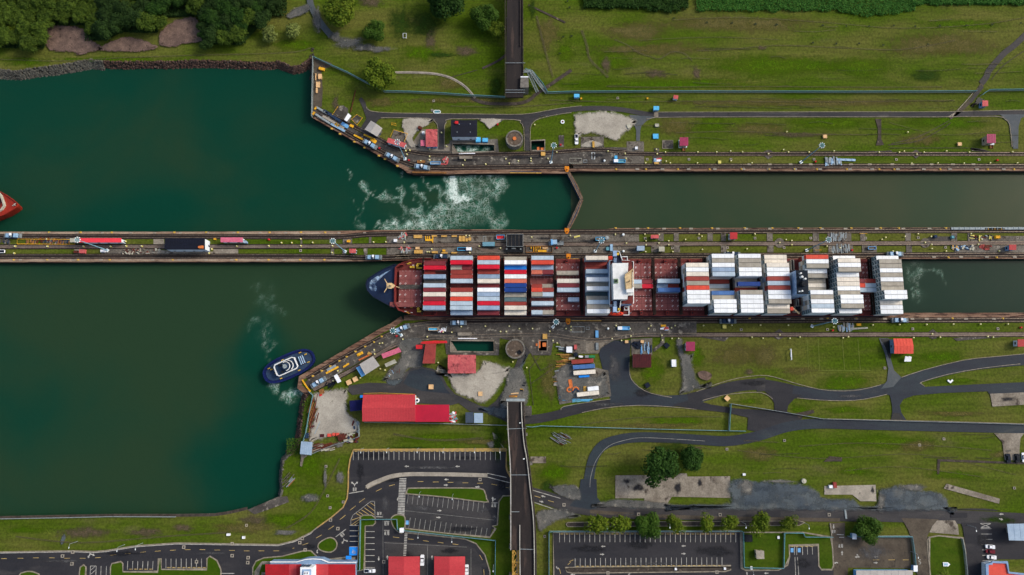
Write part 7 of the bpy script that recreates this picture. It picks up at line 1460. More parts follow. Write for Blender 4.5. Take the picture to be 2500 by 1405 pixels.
for i,(x,y,a,b_) in enumerate(((1297,606,2,6),(1303,609,2,13),(1308.5,609,2,13),(1313.5,605,2,6),(1319,605,2,6),(1331,606,13,3.5),(1317,613,8,5.5),(1328,613,13,5.5))):
 cbox(['short yellow bar, leftmost in the kerbed pit','long yellow bar, left of two in the kerbed pit','long tan bar, right of two in the kerbed pit','fourth bar in the kerbed pit','fifth bar in the kerbed pit','pale tan horizontal bar in the kerbed pit','small orange yellow box in the kerbed pit','wide orange yellow box in the kerbed pit'][i],x,y,a / 4.25,b_ / 4.25,.7,0,'yellow_flat' if i != 5 else 'beige_plate','steel_bar' if i < 6 else 'crate','bar' if i < 6 else 'crate',z0=.26)
q = P(1358,592,2); t = thing('rail_crane','silver rail crane with dark lattice jib and yellow tip','crane',(q.x,q.y,.2),R(3)); mb = MB(); mb.box(0,-.4,.3,8.6,2.4,.8); mb.build('chassis','silver_grey',t); mb = MB(); mb.box(-1.2,0,1.1,3.6,2.9,1.8,top=.9); mb.build('house','silver_blue',t); mb = MB(); mb.box(-2.6,0,1.1,1.0,3.2,2.0); mb.build('counterweight','tarp_blue',t); mb = MB(); mb.box(1.3,.9,1.1,1.3,1.2,1.9); mb.build('cab','black_steel',t)
mb = MB(); [mb.tube((1.5,s * .5 + .2,2.2),(11,2.2 + s * .2,2.8),.1,5) for s in (-1,1)]; [mb.tube((1.5 + i,.2 + .21 * i - .45,2.3),(2 + i,.2 + .21 * i + .45,2.3),.07,4) for i in range(9)]; mb.build('jib','black_steel',t); mb = MB(); mb.box(12,2.5,2.5,3.4,.8,.5,R(10)); mb.build('jib_tip','yellow_dot',t)
def disc(name,label,cat,px,py,r,h,m,n=16,m2=None,group=None):
 q = P(px,py,h); t = thing(name,label,cat,(q.x,q.y,.2),0,group); mb = MB(); mb.cyl(0,0,0,h,r,r * .94,n); mb.build('body',m,t); mb = MB(); mb.cyl(0,0,h,h + .12,r * .5,r * .3,n); mb.build('cap',m2 or m,t); return t
disc('round_tank','round grey lattice dish beside the bright blue frame','tank',1482,581,1.2,1,'galvanised'); disc('round_tank','white round tank near the stern end of the grey platform','tank',1522,573,.7,1.4,'lamp_white'); disc('round_tank','white round tank beside the bridge wing on the island','tank',1522.5,613.5,.65,1.4,'lamp_white'); disc('round_tank','large cream round tank cover on the grass by the wet yard','tank',1963,1175,1.35,1.2,'roof_beige'); disc('round_tank','dark green round tank behind the red yard container','tank',1406,866,1.3,2,'dark_navy')
disc('round_tank','white round tank on the black northern quay stain','tank',1476,392.5,.6,1.2,'lamp_white'); disc('round_tank','white round tank on the southern lock apron','tank',1485,802.5,.6,1.2,'lamp_white'); disc('manhole','white and blue ringed well at the corner of the large red warehouse','well',1018.5,978,1.3,.6,'roof_white',m2='dark_navy'); disc('manhole','white ringed well near the northern track fork','well',1373.5,298,1.2,.4,'lamp_white',m2='rust'); disc('manhole','pale ringed manhole in the large asphalt yard','manhole',1496,894,.7,.1,'roof_beige',m2='slab_dark'); disc('drum','red drum on the island platform by the kerbed pit','drum',1359.5,605.5,.55,1,'red_paint')
q = P(1067,273.5,.5); t = thing('pond_basin','white rimmed oval basin beside the northern road','basin',(q.x,q.y,.2)); mb = MB(); mb.ribbon([((1.1 if math.cos(a) > 0 else -1.1) + .9 * math.cos(a),.9 * math.sin(a)) for a in [i * math.pi / 8 + .01 for i in range(16)]],.35,0,.5,closed=True); mb.build('rim','lamp_white',t); mb = MB(); mb.box(0,0,0,2.8,1.3,.1); mb.box(.5,0,.1,.4,.4,.3); mb.build('basin_floor','teal_steel',t)
for x,y,w_,h_,l in ((1314,364,6,10,'orange upright gear in the northern machinery pit'),(1323.5,365,7,8,'orange square gear at the right of the northern machinery pit'),(1317.5,840,4,19,'tall orange beam in the southern machinery pit'),(1329,842,9,10,'orange square gear in the southern machinery pit'),(1311,842,6,6,'small tilted orange gear by the southern machinery pit')): cbox(l,x,y,w_ / 4.25,h_ / 4.25,1.6,0,'orange_flat','gearbox','machinery',z0=-1.0)
t = thing('awning','long bright red awning pointing along the southern tracks','awning',tuple(P(1058,836,0))); w4 = fit([(1026,838),(1032,834),(1060,832),(1091,832.5),(1092,838),(1040,840),(1030,840)],3); mb = MB(); mb.prism(w4,2.7,3); mb.bw('cover','red_paint',t)
for a,b_ in ((1032,837),(1060,836),(1088,835)): q = P(a,b_,0); mb = MB(); mb.box(q.x,q.y,.1,.2,.2,2.6); mb.bw('post','galvanised',t)
def pile(name,label,cat,x0,y0,x1,y1,n,mats,seedv,lr=(2,7),th=(.15,.4),ang=None,h=.8):
 rnd = random.Random(seedv); q = P((x0 + x1) / 2,(y0 + y1) / 2,0); t = thing(name,label,cat,(q.x,q.y,.1)); by = {}
 for i in range(n):
  m = rnd.choice(mats); mb = by.setdefault(m,MB()); p = P(rnd.uniform(x0,x1),rnd.uniform(y0,y1),.5); L = min(rnd.uniform(*lr),abs(x1 - x0) / 4.2 + .5 if ang is None else 99); mb.box(p.x,p.y,.12,L,rnd.uniform(*th),rnd.uniform(.2,h),(R(ang) if ang is not None else rnd.uniform(0,3.1)) + rnd.uniform(-.12,.12))
 for m,mb in by.items(): mb.bw({'rust': 'rusty_pieces','timber': 'timber_pieces'}.get(m,'mixed_pieces'),m,t)
 return t
pile('scrap_pile','long heap of rusty beams and pipes along the left yard fence','scrap pile',756,980,776,1050,40,['rust','rust','timber','galvanised'],1,(4,12),(.25,.6),75); pile('scrap_pile','rusty scrap heap along the bottom fence of the gravel yard','scrap pile',766,1084,815,1102,46,['rust','rust','slab','roof_beige'],2,(1.5,6),(.2,.8),18); pile('scrap_pile','tangled rusty machine scrap in the bottom right yard corner','scrap pile',826,1058,872,1080,44,['rust','rust','mule_dark','roof_beige'],3,(1,4),(.3,1.2))
pile('scrap_pile','dark scrap and blue boxes along the right yard fence','scrap pile',860,1032,875,1060,26,['mule_dark','rust','galvanised'],4,(1,3),(.4,1.2)); pile('scrap_pile','pile of white and dark debris beside the beige rounded shed','scrap pile',950,903,976,924,60,['paint_white','black_steel','roof_beige','rust','silver_blue'],5,(.8,3),(.2,.7)); pile('timber_stack','wide stack of brown timber beams by the yard containers','timber stack',1366,864,1390,898,34,['timber','timber','yellow_truss'],6,(4,6),(.2,.4),0)
pile('timber_stack','mixed pallets and grey crates in the supply yard corner','timber stack',1356,902,1400,940,60,['slab','timber','galvanised','slab_pale'],7,(1,4),(.3,1.2),3,.6); pile('pipe_stack','neat light blue pipe stack at the bottom left of the supply yard','pipe stack',1370,963,1382,980,9,['blue_box'],8,(3,3.4),(.35,.45),0,.5); pile('scrap_pile','wrecked red lattice machine on the grass by the bridge','scrap pile',1352,1062,1388,1082,30,['rust','galvanised','silver_grey'],9,(2,7),(.1,.3),150)
pile('debris_pile','broken brown panels at the end of the left scrap heap','scrap pile',758,1038,766,1052,10,['roof_maroon','rust'],10,(1,3),(.4,1)); pile('steel_stack','row of dark steel racks beside the narrow white shed','rack',794,936,816,945,18,['dark_navy','black_steel'],11,(2,3),(.2,.4),60); pile('steel_stack','silver blue sheet stacks and beam on the northern grass strip','sheet stack',2012,388,2058,400,30,['silver_blue','galvanised','silver_grey'],12,(2.6,3.2),(.5,1),88,.8)
pile('steel_stack','silver sheet stacks beneath the long beam on the southern strip','sheet stack',2046,793,2084,806,26,['silver_blue','galvanised','slab_pale'],13,(2.4,3),(.5,.9),88,.8); pile('pallet_stack','grey mottled pallets on the upper island strip by the funnel','pallets',2028,572,2066,586,60,['galvanised','silver_grey','slab'],14,(2,3),(.4,.8),88,.6); pile('pallet_stack','grey mottled pallets on the lower island strip by the funnel','pallets',2032,601,2075,615,60,['galvanised','silver_grey','slab'],15,(2,3),(.4,.8),88,.6)
pile('pipe_stack','blue and white gas bottles above the maroon workshop','pipe stack',1564,844,1595,860,12,['silver_blue','mule_dark','tarp_blue'],16,(3.6,4.2),(.4,.6),88,.9); pile('crate_stack','dark green crates left of the gas bottles','crates',1545,836,1562,850,14,['dark_navy'],17,(1.2,1.8),(1,1.6),0,1.2)
pile('sleeper_stack','row of dark sleepers in a yellow rail frame at the left end of the island','sleepers',62,584,168,594,56,['slab_dark','timber','mule_dark','rust'],18,(2,2.4),(.4,.9),90,.6); pile('sleeper_stack','dark sleepers at the far left edge of the island','sleepers',-10,584,24,594,18,['slab_dark','mule_dark'],19,(2,2.4),(.4,.9),90,.6); pile('debris_pile','white and brown parts beside the light grey platform on the left island','parts',300,609,395,620,46,['slab_pale','rust','slab','roof_beige'],20,(.6,2),(.4,1.2))
pile('debris_pile','scattered machine parts at the upper right end of the island','parts',2370,574,2420,584,26,['rust','yellow_dot','galvanised','black_steel'],21,(.8,3),(.2,.7)); pile('debris_pile','row of white blue and orange parts at the lower right of the island','parts',2325,601,2376,610,22,['silver_blue','ochre_plate','roof_beige','mule_dark'],22,(1.2,3),(.6,1.2)); pile('debris_pile','rusty red machine heap at the lower right of the island','parts',2394,600,2416,608,12,['roof_red_dull','rust'],23,(1.5,3),(.6,1.5),0,1)
pile('debris_pile','red and white equipment near the floodlight mast on the northern quay','parts',1079,386,1092,402,16,['roof_pink_red','roof_beige','galvanised'],24,(1,2.4),(.4,1)); pile('debris_pile','white and red lattice parts at the upper left of the platform','parts',976,571,992,583,16,['roof_pink_red','roof_beige','galvanised'],25,(1,3),(.3,.8)); pile('debris_pile','white and red lattice parts at the lower left of the platform','parts',976,605,1000,616,20,['roof_pink_red','roof_beige','galvanised'],26,(1,3),(.3,.8)); pile('debris_pile','pink and white machine parts by the white framed wagon','parts',1072,800,1089,810,18,['roof_pink','roof_white','galvanised'],27,(.8,2.2),(.3,.8))
pile('debris_pile','blue and red crate with white machine on the northern strip','parts',1600,387,1614,395,10,['silver_blue','roof_pink_red','roof_white'],28,(1.2,2.4),(.8,1.4),0); pile('debris_pile','blue and red crate with white machine on the southern strip','parts',1615,799,1629,806,10,['silver_blue','roof_pink_red','roof_white'],29,(1.2,2.4),(.8,1.4),0); pile('debris_pile','red and white vents beside the crimson warehouse','parts',1098,1005,1115,1031,26,['teal_steel','roof_white','red_paint','galvanised'],30,(1,3),(.3,1))
pile('steel_stack','yellow steps and orange beams at the southern bridge end','stack',1242,958,1270,972,12,['yellow_flat','beige_plate','timber'],31,(3,5),(.5,1),0,.9); pile('steel_stack','black and yellow frames climbing toward the bridge end','stack',1264,930,1282,958,16,['yellow_flat','black_steel','black_steel'],32,(1.4,2.2),(.6,1.2),0,.9); pile('steel_stack','black and white frame rack on the grass by the timber stack','rack',1361,845,1372,860,9,['black_steel','galvanised'],33,(2.8,3.2),(.3,.5),0,.6)
pile('pipe_stack','teal pipes along the bottom kerb of the supply yard','pipe stack',1382,974,1436,980,10,['blue_box','teal_steel'],34,(4,8),(.4,.7),4,.6); pile('scrap_pile','fallen brown and grey planks with a yellow float on the bank','scrap pile',698,1160,716,1184,12,['galvanised','timber','slab'],35,(2,6),(.2,.5),50)
def bend(label,px,py,r,a0,a1,m,th=.45):
 q = P(px,py,.5); t = thing('pipe_bend',label,'pipe bend',(q.x,q.y,.3)); mb = MB(); n = 10
 for i in range(n): u,v = R(a0 + (a1 - a0) * i / n),R(a0 + (a1 - a0) * (i + 1) / n); mb.tube((r * math.cos(u),r * math.sin(u),th),(r * math.cos(v),r * math.sin(v),th),th,8)
 mb.build('pipe',m,t); mb = MB(); [mb.tube((r * math.cos(R(a)),r * math.sin(R(a)),th),((r + .01) * math.cos(R(a + 4)),(r + .01) * math.sin(R(a + 4)),th),th * 1.3,8) for a in (a0,a1 - 4)]; mb.build('flange',m,t)
bend('orange curved pipe bend, left one in the supply yard',1389,952,1.2,30,330,'orange_flat'); bend('orange arched pipe bend beside the long dirty white container',1405,953,1.6,10,190,'orange_flat'); bend('navy arched pipe bend under the orange one',1406,958,1.5,-10,190,'mule_dark',.5)
cbox('long orange trough standing in the supply yard',1393,937,2.0,4.6,.8,8,'orange_flat','trough','trough'); cbox('ochre gearbox left of the short white container',1428,950,1.6,3,1,4,'yellow_truss','gearbox','machinery'); cbox('bright blue cylinder tank below the rust streaked container',1426,919,6,1.3,1.2,4,'blue_paint','tank','tank'); cbox('green box behind the red yard container',1445,871,3.6,1.4,1.6,0,'green_box'); cbox('grey box left of the green box in the yard',1433,871,2.2,1.4,1.6,0,'galvanised'); cbox('white box behind the red yard container',1418,871,2.4,1.1,1.4,-8,'roof_white'); cbox('pale green trough at the left end of the red yard container',1396,875,3.4,1.2,.8,8,'roof_beige','trough','trough')
cbox('bright white double box north of the yard',1390,854,3.3,3.3,1.8,0,'roof_white'); cbox('faded red cabinet right of the white double box',1405,848,1.6,2.6,1.6,0,'roof_pink_red','cabinet','cabinet'); cbox('blue grey low tank on the concrete beside the asphalt yard',1458,846,1.6,4,.8,0,'silver_grey','tank','tank'); cbox('pale blue trough on the concrete south of the tracks',1457.5,816,1.7,4,.8,0,'tarp_blue','trough','trough'); cbox('orange yellow block in the corner of the northern quay',785,168,3.4,1.7,1.2,-15,'yellow_flat'); cbox('bright blue drum box at the corner of the warehouse canopy',882,968.5,1.4,1.5,1.2,0,'blue_paint')
cbox('upper tan timber bundle on the northern quay corner',781,187,2.1,3.2,.9,4,'beige_plate','timber_bundle','timber'); cbox('lower tan timber bundle on the northern quay corner',776,207,2.2,3.6,.9,2,'beige_plate','timber_bundle','timber'); cbox('narrow tan plank bundle below the two timber bundles',773,221,1.0,3.2,.6,2,'beige_plate','timber_bundle','timber'); cbox('thin pale planks against the quay fence',770.5,188,.5,4.4,.5,0,'beige_plate','timber_bundle','timber')
for x,y,l in ((786,1064,'dark red box, leftmost of the red boxes in the gravel yard'),(804,1063,'coral red float between the dark red box and the pair'),(816,1061,'left red float of the pair in the gravel yard'),(823,1061,'right red float of the pair in the gravel yard')): cbox(l,x,y,2.2,1.6,1,0,'roof_maroon' if x < 790 else 'roof_orange')
cbox('large rusty square tank in the bottom of the gravel yard',833,1068,3.8,3.4,1.2,18,'rust','tank','tank'); cbox('blue container box by the left yard fence',749,1064,1.6,2.8,1.4,0,'mule_dark'); cbox('tiny red box by the yard entrance beside the pier',783,964.5,1.6,1.2,.8,30,'red_paint')
def slant(label,x0,y0,x1,y1,w_,m,name='steel_beam',cat='beam',h=.5):
 a,b_ = P(x0,y0,.5),P(x1,y1,.5); c = (a + b_) / 2; t = thing(name,label,cat,(c.x,c.y,.2)); mb = MB(); mb.ribbon([a,b_],w_,.25,.25 + h); mb.bw('beam',m,t); d_ = (b_ - a).normalized(); mb = MB(); L = (b_ - a).length
 for i in range(max(2,int(L / 3))): p = a + d_ * L * (i + .5) / max(2,int(L / 3)); mb.ribbon([p - Vector((-d_.y,d_.x,0)) * w_ * .6,p + Vector((-d_.y,d_.x,0)) * w_ * .6],.3,.25,.4 + h)
 mb.bw('cross_member',m,t)
for i,a in enumerate([('long blue steel box beam on the upper slanting quay',790,270,832,297,1.5,'mule_dark'),('pale grey double beam at the start of the slanting quay',772,262,800,278,1.1,'galvanised'),('pale grey beam beside the water at the slanting quay',770,279,806,302,1.1,'galvanised'),('long grey deck beam in the middle of the slanting quay',788,284,840,314,1.3,'slab_pale'),('light blue beam ending near the yellow blocks',808,303,842,321,1.2,'silver_blue'),('yellow rail frame at the lower slanting quay',864,330,886,341,1.0,'yellow_flat'),('yellow rail frame beneath the grey slanting shed',888,329,915,341,.9,'yellow_flat'),('orange yellow plates above the upper locomotive',906,340,918,348,2.0,'yellow_flat'),
  ('yellow plate in the middle of the slanting quay',818,303,828,309,1.6,'yellow_flat'),('light blue cab frame by the white slanting shed',834,301,850,311,1.9,'tarp_blue'),('orange blocks under the white slanting shed',854,306,863,310,1.4,'yellow_flat'),('small yellow truss at the quay corner, upper',768,268,773,262,1.0,'yellow_flat'),('small yellow truss at the quay corner, lower',763,281,768,274,1.0,'yellow_flat'),
  ('yellow gate frame across the tip of the southern pier',747,942,758,957,.7,'yellow_flat'),('yellow railing triangle at the tip of the pier',738,928,747,942,.7,'yellow_flat'),('yellow beam behind the parked locomotive on the pier',796,912,826,896,1.0,'yellow_flat'),('yellow double beam in the middle of the pier',838,897,852,888,.9,'yellow_flat'),('yellow and tan blocks by the middle of the pier tracks',872,868,886,861,1.4,'yellow_flat'),('orange tan beam by the wide white roof',876,880,906,865,.8,'orange_flat'),('pale planks between the pier tracks',798,905,820,893,1.3,'galvanised'),('yellow plate near the wide white roof',898,862,906,866,1.4,'ochre_plate'),
  ('long silver beam on the sheet stacks of the southern strip',2070,804,2118,801,.9,'roof_beige'),('blue end of the silver beam on the northern strip',2042,390,2088,391.5,1.2,'silver_blue'),('brown rusted pole lying on the northern grass',856,275,868,220,.35,'rust'),('orange steel kerb beam on the northern quay nose',1006,421,1090,422.5,.9,'timber'),('white pipe railing by the red awning',1165,827,1118,827,.5,'roof_white'),('white pipe railing below the foaming pit',1120,375.5,1160,375,.5,'roof_white'),
  ('blue and white gallery over the right island coping',2322,558.5,2560,558,1.4,'galvanised'),('yellow length of the gallery over the right island coping',2404,559.5,2452,559.5,.9,'ochre_plate'),('white sign gantry over the road by the entrance',2062,1238,2066,1267,.9,'galvanised')]): slant(*a)
def railing(label,q,m='yellow_flat',h=1.0,close=True):
 w3 = [P(a,b_,h) for a,b_ in q]; c = w3[0]; t = thing('railing',label,'railing',(c.x,c.y,.1)); mb = MB(); mb.ribbon(w3,.16,h,h + .12,closed=close); mb.bw('top_bar',m,t)
 for p in w3: mb = MB(); mb.box(p.x,p.y,.1,.14,.14,h - .1); mb.bw('post',m,t)
railing('yellow railing around the slab by the road bend',[(858,292),(871,280),(885,288),(872,306)]); railing('yellow railing around the slab above the red flat shed',[(953,334),(961,317),(995,327),(987,346)],close=False); railing('small yellow double frame on the lawn',[(955,301),(966,302),(967,307),(956,305)]); railing('thin yellow railing left of the white slanting shed',[(811,281),(825,261)],close=False); railing('yellow railing around the sleepers on the left island',[(42,584),(180,585),(182,597),(42,596)]); railing('yellow railing along the top wall of the big red warehouse',[(887,961),(930,960),(960,961),(1010,963),(1019,972)],close=False,h=2)
railing('pale frame of the gravel slab on the northern grass strip',[(1391,387),(1420,387),(1420,399),(1391,399)],'roof_beige',.4); railing('white six cell frame on the southern lock apron',[(1397,798),(1427,798),(1427,811),(1397,811)],'galvanised',.4); railing('white small frame right of the six cell one',[(1431,799),(1439,799),(1439,805),(1431,805)],'galvanised',.4); railing('white frame on the northern quay by the mast',[(1424,391),(1433,391),(1433,397),(1424,397)],'galvanised',.3); railing('upright white frame on the northern quay',[(1445,373),(1452,373),(1452,389),(1445,389)],'lamp_white',.3); railing('kerb frame of the dark gravel slab by the crimson hut',[(1617,343),(1643,343),(1643,363),(1617,363)],'pale_line',.3); railing('white goal shaped frame on the grass near the fence posts',[(984,82),(992,82),(992,93),(984,93)],'roof_white',.8)
railing('yellow cross braced rail on the lower island near the mast',[(1989,611),(2006,611)],close=False); railing('yellow rail on the upper island right of the pallets',[(2099,571),(2117,571)],close=False)
q = P(1930,866,1); t = thing('goal','white goal frame at the left of the grass pitch','goal',(q.x,q.y,0)); mb = MB(); mb.tube((0,-3,0),(0,-3,2),.15); mb.tube((0,3,0),(0,3,2),.15); mb.tube((0,-3,2),(0,3,2),.3); mb.build('frame','roof_white',t); mb = MB(); mb.box(.6,0,0,.9,2.6,.4); mb.build('bench','galvanised',t)
for x,l in ((2211,'left one of two white sunshades by the coral store'),(2219,'right one of two white sunshades by the coral store')): q = P(x,877,2); t = thing('sunshade',l,'sunshade',(q.x,q.y,0)); mb = MB(); mb.face([(-.9,-1.4,2),(1,-1.4,2),(1.4,1.2,2.4),(-.2,1.6,2.4)]); mb.face([(-.9,-1.4,1.9),(-.2,1.6,2.3),(1.4,1.2,2.3),(1,-1.4,1.9)]); mb.build('canvas','roof_white',t); mb = MB(); mb.tube((0,0,0),(0,0,2.1),.06); mb.build('pole','galvanised',t)
q = P(2310,1378,.5); t = thing('rowing_boat','small white boat shape resting on the lawn by the palm','boat',(q.x,q.y,.1)); mb = MB(); mb.prism([(-1.8,-1),(.8,-1),(2,0),(.8,1),(-1.8,1)],0,.8); mb.build('hull','roof_white',t); mb = MB(); mb.box(-.4,0,.8,2,1.2,.05); mb.build('cockpit','silver_blue',t)
q = P(2320,932,.5); t = thing('marker_board','white V shaped marker on the grass wedge between the roads','marker',(q.x,q.y,.1)); mb = MB(); mb.ribbon([(-1.4,.8),(0,-.4),(1.4,.9)],.9,0,.6); mb.build('panel','roof_white',t); mb = MB(); mb.box(0,.3,0,.1,.1,.6); mb.build('post','galvanised',t)
# ---------------- small repeated fittings
def proto_fit(name,cat,parts,group):
 t = thing(name,name,cat,(0,0,0),0,group)
 for pn,mb,m in parts: mb.build(pn,m,t)
 CHILD[t.name] = list(t.children); t['_n'] = 0; return t
def place(pr,x,y,label,z=.2,rz=0,s=1):
 p = P(x,y,z)
 if pr['_n'] == 0: pr.location = (p.x,p.y,z); pr.rotation_euler.z = rz; pr['label'] = label; pr['_n'] = 1; pr.scale = (s,) * 3
 else: o = dup(pr,(p.x,p.y,z),rz,label,scale=s); o['_n'] = 1
m1 = MB(); m1.cyl(0,0,0,.9,.48,.4,10); m2 = MB(); m2.cyl(0,0,.9,1.0,.2,n=8)
lampc = proto_fit('marker_post','marker post',[('post',m1,'yellow_dot'),('cap',m2,'lamp_white')],'round yellow marker posts')
DOTS = {'round yellow marker post on the northern quay between tracks and wall': [(1028,401 - 7),(1049,391.5),(1049,383),(994,378),(1001,368),(991,369),(1049,365),(1135,392),(1130,404),(1186,402),(1235,388.5),(1243,400),(1265.5,394),(1296,388),(1296,394),(1337.5,388),(1078,325),(1090,358),(1484,370),(1526,376),(1305.5,306),(1359,372.5),(1528,388)],
 'round yellow marker post along the northern grass strips': [(1604,377),(1602,366),(1783,370),(1875.5,377),(1784,394),(1835,399),(1912,367),(2035,370),(2237,378),(2206,370.5),(2309,370),(2470,372),(2224,400),(2288,399.5),(2352,400),(2416,399),(2482,399),(1702,399),(1576,399),(1636,399),(1626,395),(1624,372.5),(1703,372.5),(1749,372.5),(1812,372.5),(1924,372.5),(1974,372.5),(2145,373),(2194,373),(2254,373),(2365,373),(1920,323),(2215,324)],
 'round yellow marker post along the left half of the island': [(735,584),(735,601),(713,593.5),(764,593),(812,601),(811,617.5),(912.5,592),(942.5,591.5),(987,592.5),(579,601.5),(657,601.5),(309,601.5),(347,602),(271,602.5),(205,602.5),(117,602.5),(38,602),(308,590),(116,585),(688,593.5),(518,609),(511,619),(36,619),(1043,616),(1048,616),(1054,609)],
 'round yellow marker post along the middle of the island': [(1138,576),(1146,576.5),(1170,602),(1222,607),(1147,618),(1298,580),(1392,576),(1529,594.5),(1608,594.5),(1502,573),(1574,573),(1609,574),(1706,573),(1842,572),(1842.5,573),(1902.5,593.5),(1918,586),(2050,606),(2257.5,593),(2240,572),(2369,571.5),(2152,585.5),(2395,585),(1673,586),(1713,578),(1714,610),(1823,608.5),(1642,615.5),(1576,615.5),(1776,615),(2179,614),(2308,614),(2438,613.5),(2274,608),(2161,580.5),(2272,578.5),(2208,578.5),(1577,589),(1632,589),(1577,599),(1632,599),(2018,602),(1932,588.5),(1932,598.5),(2387,597.5),(2273,598)],
 'round yellow marker post on the southern apron amidships': [(1103,812),(1222,810),(1236,810),(1268,803),(1243.5,797),(1185,797),(1126,798),(1300,803),(1342,809.5),(1043,823),(984,829),(1070,886),(1082,811.5),(1069,837),(1394,798),(1394,806),(1382,803),(1350,832),(1360,838),(1286,898),(1252,884),(1540,821),(1517,832),(1494,827.5),(1615.5,819.5),(1617,831),(1640,827),(1656,827),(1589,796),(1583,803),(1648,795.5),(1717,795.5),(1786,795),(1639,801),(1504,796),(1538,803)],
 'round yellow marker post along the southern grass strip': [(1856,794.5),(1924,794.5),(1903,818),(1862,826.5),(1927.5,826.5),(2057,825.5),(2130,794),(2034,799),(2195,793),(2261,793),(2326,792),(2392,792),(2459,792),(2274.5,816),(2229,825),(2294,824),(2410,822),(2423,824),(1835,824),(1952,823.5),(2070,823)],
 'round yellow marker post by the slanting southern pier': [(914,855),(927,839),(934,838),(962,864),(929,901),(940.5,904),(880,923),(825,906),(814,930),(915,865)]}
for l,L in DOTS.items():
 for x,y in L: place(lampc,x,y,l,.2)
m1 = MB(); m1.ribbon([(-.55,-.55),(.55,-.55),(.55,.55),(-.55,.55)],.35,0,.25,closed=True); m2 = MB(); m2.box(0,0,0,.7,.7,.1)
mh = proto_fit('manhole','manhole',[('frame',m1,'slab_pale'),('cover',m2,'black_steel')],'square manholes')
for l,L in {'small white framed manhole on the northern grass strip': [(1580,389.5),(1682,389.5),(1784.5,389.5),(1987,389.5),(2188,390),(2390,390)],'small white framed manhole on the island grass': [(734,612.5),(891,611.5),(1575,582.5),(1706.5,582),(1843,582),(1979,582),(2113,582),(2241.5,581),(2370,581),(2484,580.5),(1511.5,606),(1641.5,606),(1776,605.5),(1914,605),(2027,605),(2308,604.5),(2437,604)],'small white framed manhole south of the ship': [(1597.5,806),(1809.5,805.5),(2020,805),(2228,803.5),(2436,803)],
 'square manhole in the car park asphalt': [(178,1348),(153,1358),(176,1377),(449,1336),(567,1328),(567,1357),(606,1362),(605,1374),(480,1372),(738,1315),(732,1325),(745,1343),(807,1270),(825,1291),(1172,1171),(1377,1233),(1559,1256),(1758,1257),(2024,1257),(1484,1399),(1750,1397),(937,1372 + 0)],'square manhole frame on open grass': [(1508,240),(1059,247),(1055,270),(1774.5,1097),(1915,1076),(2304,1072),(2245,1087),(838,1226),(806,1240),(800,1211),(796,1139),(2160,899),(1330,1310),(1842,1303),(1822,1365),(602,1283),(2476,1192)]}.items():
 for x,y in L: place(mh,x,y,l,.38 if 'asphalt' in l else .1,0,1.15 if 'asphalt' in l else .95)
m1 = MB(); m1.box(0,0,0,1.75,.28,.2); m2 = MB(); m2.box(-.6,0,.2,.2,.2,.03); m2.box(.6,0,.2,.2,.2,.03)
ws = proto_fit('wheel_stop','wheel stop',[('block',m1,'paint_yellow'),('bolt',m2,'drain')],'yellow wheel stops of the car parks')
for i in range(29): place(ws,869 + i * 12.38,1102.5,'yellow wheel stop at the head of the upper left car park row',.34)
for i in range(35): place(ws,1372 + i * 12.28,1304,'yellow wheel stop at the head of the right car park upper row',.34)
for i in range(29): place(ws,1410 + i * 12.35,1383 - i * .08,'yellow wheel stop at the foot of the right car park lower row',.34)
for i in range(5): place(ws,319 + i * 12.3,1390,'yellow wheel stop in the middle bays at the bottom left',.34)
for i in range(8): place(ws,412 + i * 12.4,1386,'yellow wheel stop in the eight bays at the bottom left',.34)
for i in range(4): place(ws,875.5,1290 + i * 13,'yellow wheel stop beside the dark blue bays',.39,R(90))
for i in range(5): place(ws,1933 + i * 12,1334.5,'yellow wheel stop at the small lot by the entrance',.34)
m1 = MB(); m1.tube((0,0,0),(0,0,7),.12,6,r1=.08); m1.tube((0,0,7),(0,-1.6,7.3),.07,5); m2 = MB(); m2.box(0,-1.8,7.2,.35,.8,.15)
sl_ = proto_fit('street_lamp','street lamp',[('pole',m1,'galvanised'),('lamp_head',m2,'lamp_white')],'street lamps of the car parks')
for l,L in {'street lamp behind the upper left car park row': [(888,1094.5),(950,1094),(1023,1094),(1085,1094),(1160,1094),(1221,1094)],'street lamp beside the long fence of the left car park': [(1025,1298),(1106,1308),(1028,1200),(1107,1206)],'street lamp along the road above the right car park': [(1478,1276),(1628,1274),(1810,1274),(1961,1276),(2361,1282)],'street lamp along the shore grass': [(190,1322),(305,1330),(349,1326)],'street lamp by the bottom left asphalt': [(2222,1346),(1205,1378),(1828,1388)]}.items():
 for x,y in L: place(sl_,x,y,l,.1)
m1 = MB(); m1.box(0,0,0,2.1,.9,.22); m2 = MB(); m2.box(0,0,.22,1.6,.15,.05)
cp = proto_fit('cable_cover','cable cover',[('slab',m1,'slab_pale'),('lifting_bar',m2,'pale_line')],'pale cable covers along the tow tracks')
for l,y,L in (('pale cable cover beside the northern tow track',402,[1829,1879,1930,1979,2077,2123,2178,2227,2274,2326,2376]),('pale cable cover on the northern coping edge',413.8,[1556,1617,1681,1745,1815,1877,1941,2002,2075,2129,2192,2255,2319,2385,2450]),('pale cable cover on the upper island coping',558.8,[1556,1621,1687,1752,1821,1880,1955,2006,2064,2140,2205,2269]),('pale square on the left island coping',569,[55,120,187,250,320,378,441,507,571,635,698,828,890]),('pale square on the lower left island coping',635,[50,115,180,247,310,373,437,503,566,630,695,762,826]),('pale cable cover on the lower right island coping',628.3,[2280,2346,2409,2477]),('pale cable cover on the southern coping',779,[2160,2227,2262,2293,2358,2426,2090,2055,2005,1960,1925])):
 for x in L: place(cp,x,y,l,.12,0,1 if 'cable' in l else .8)
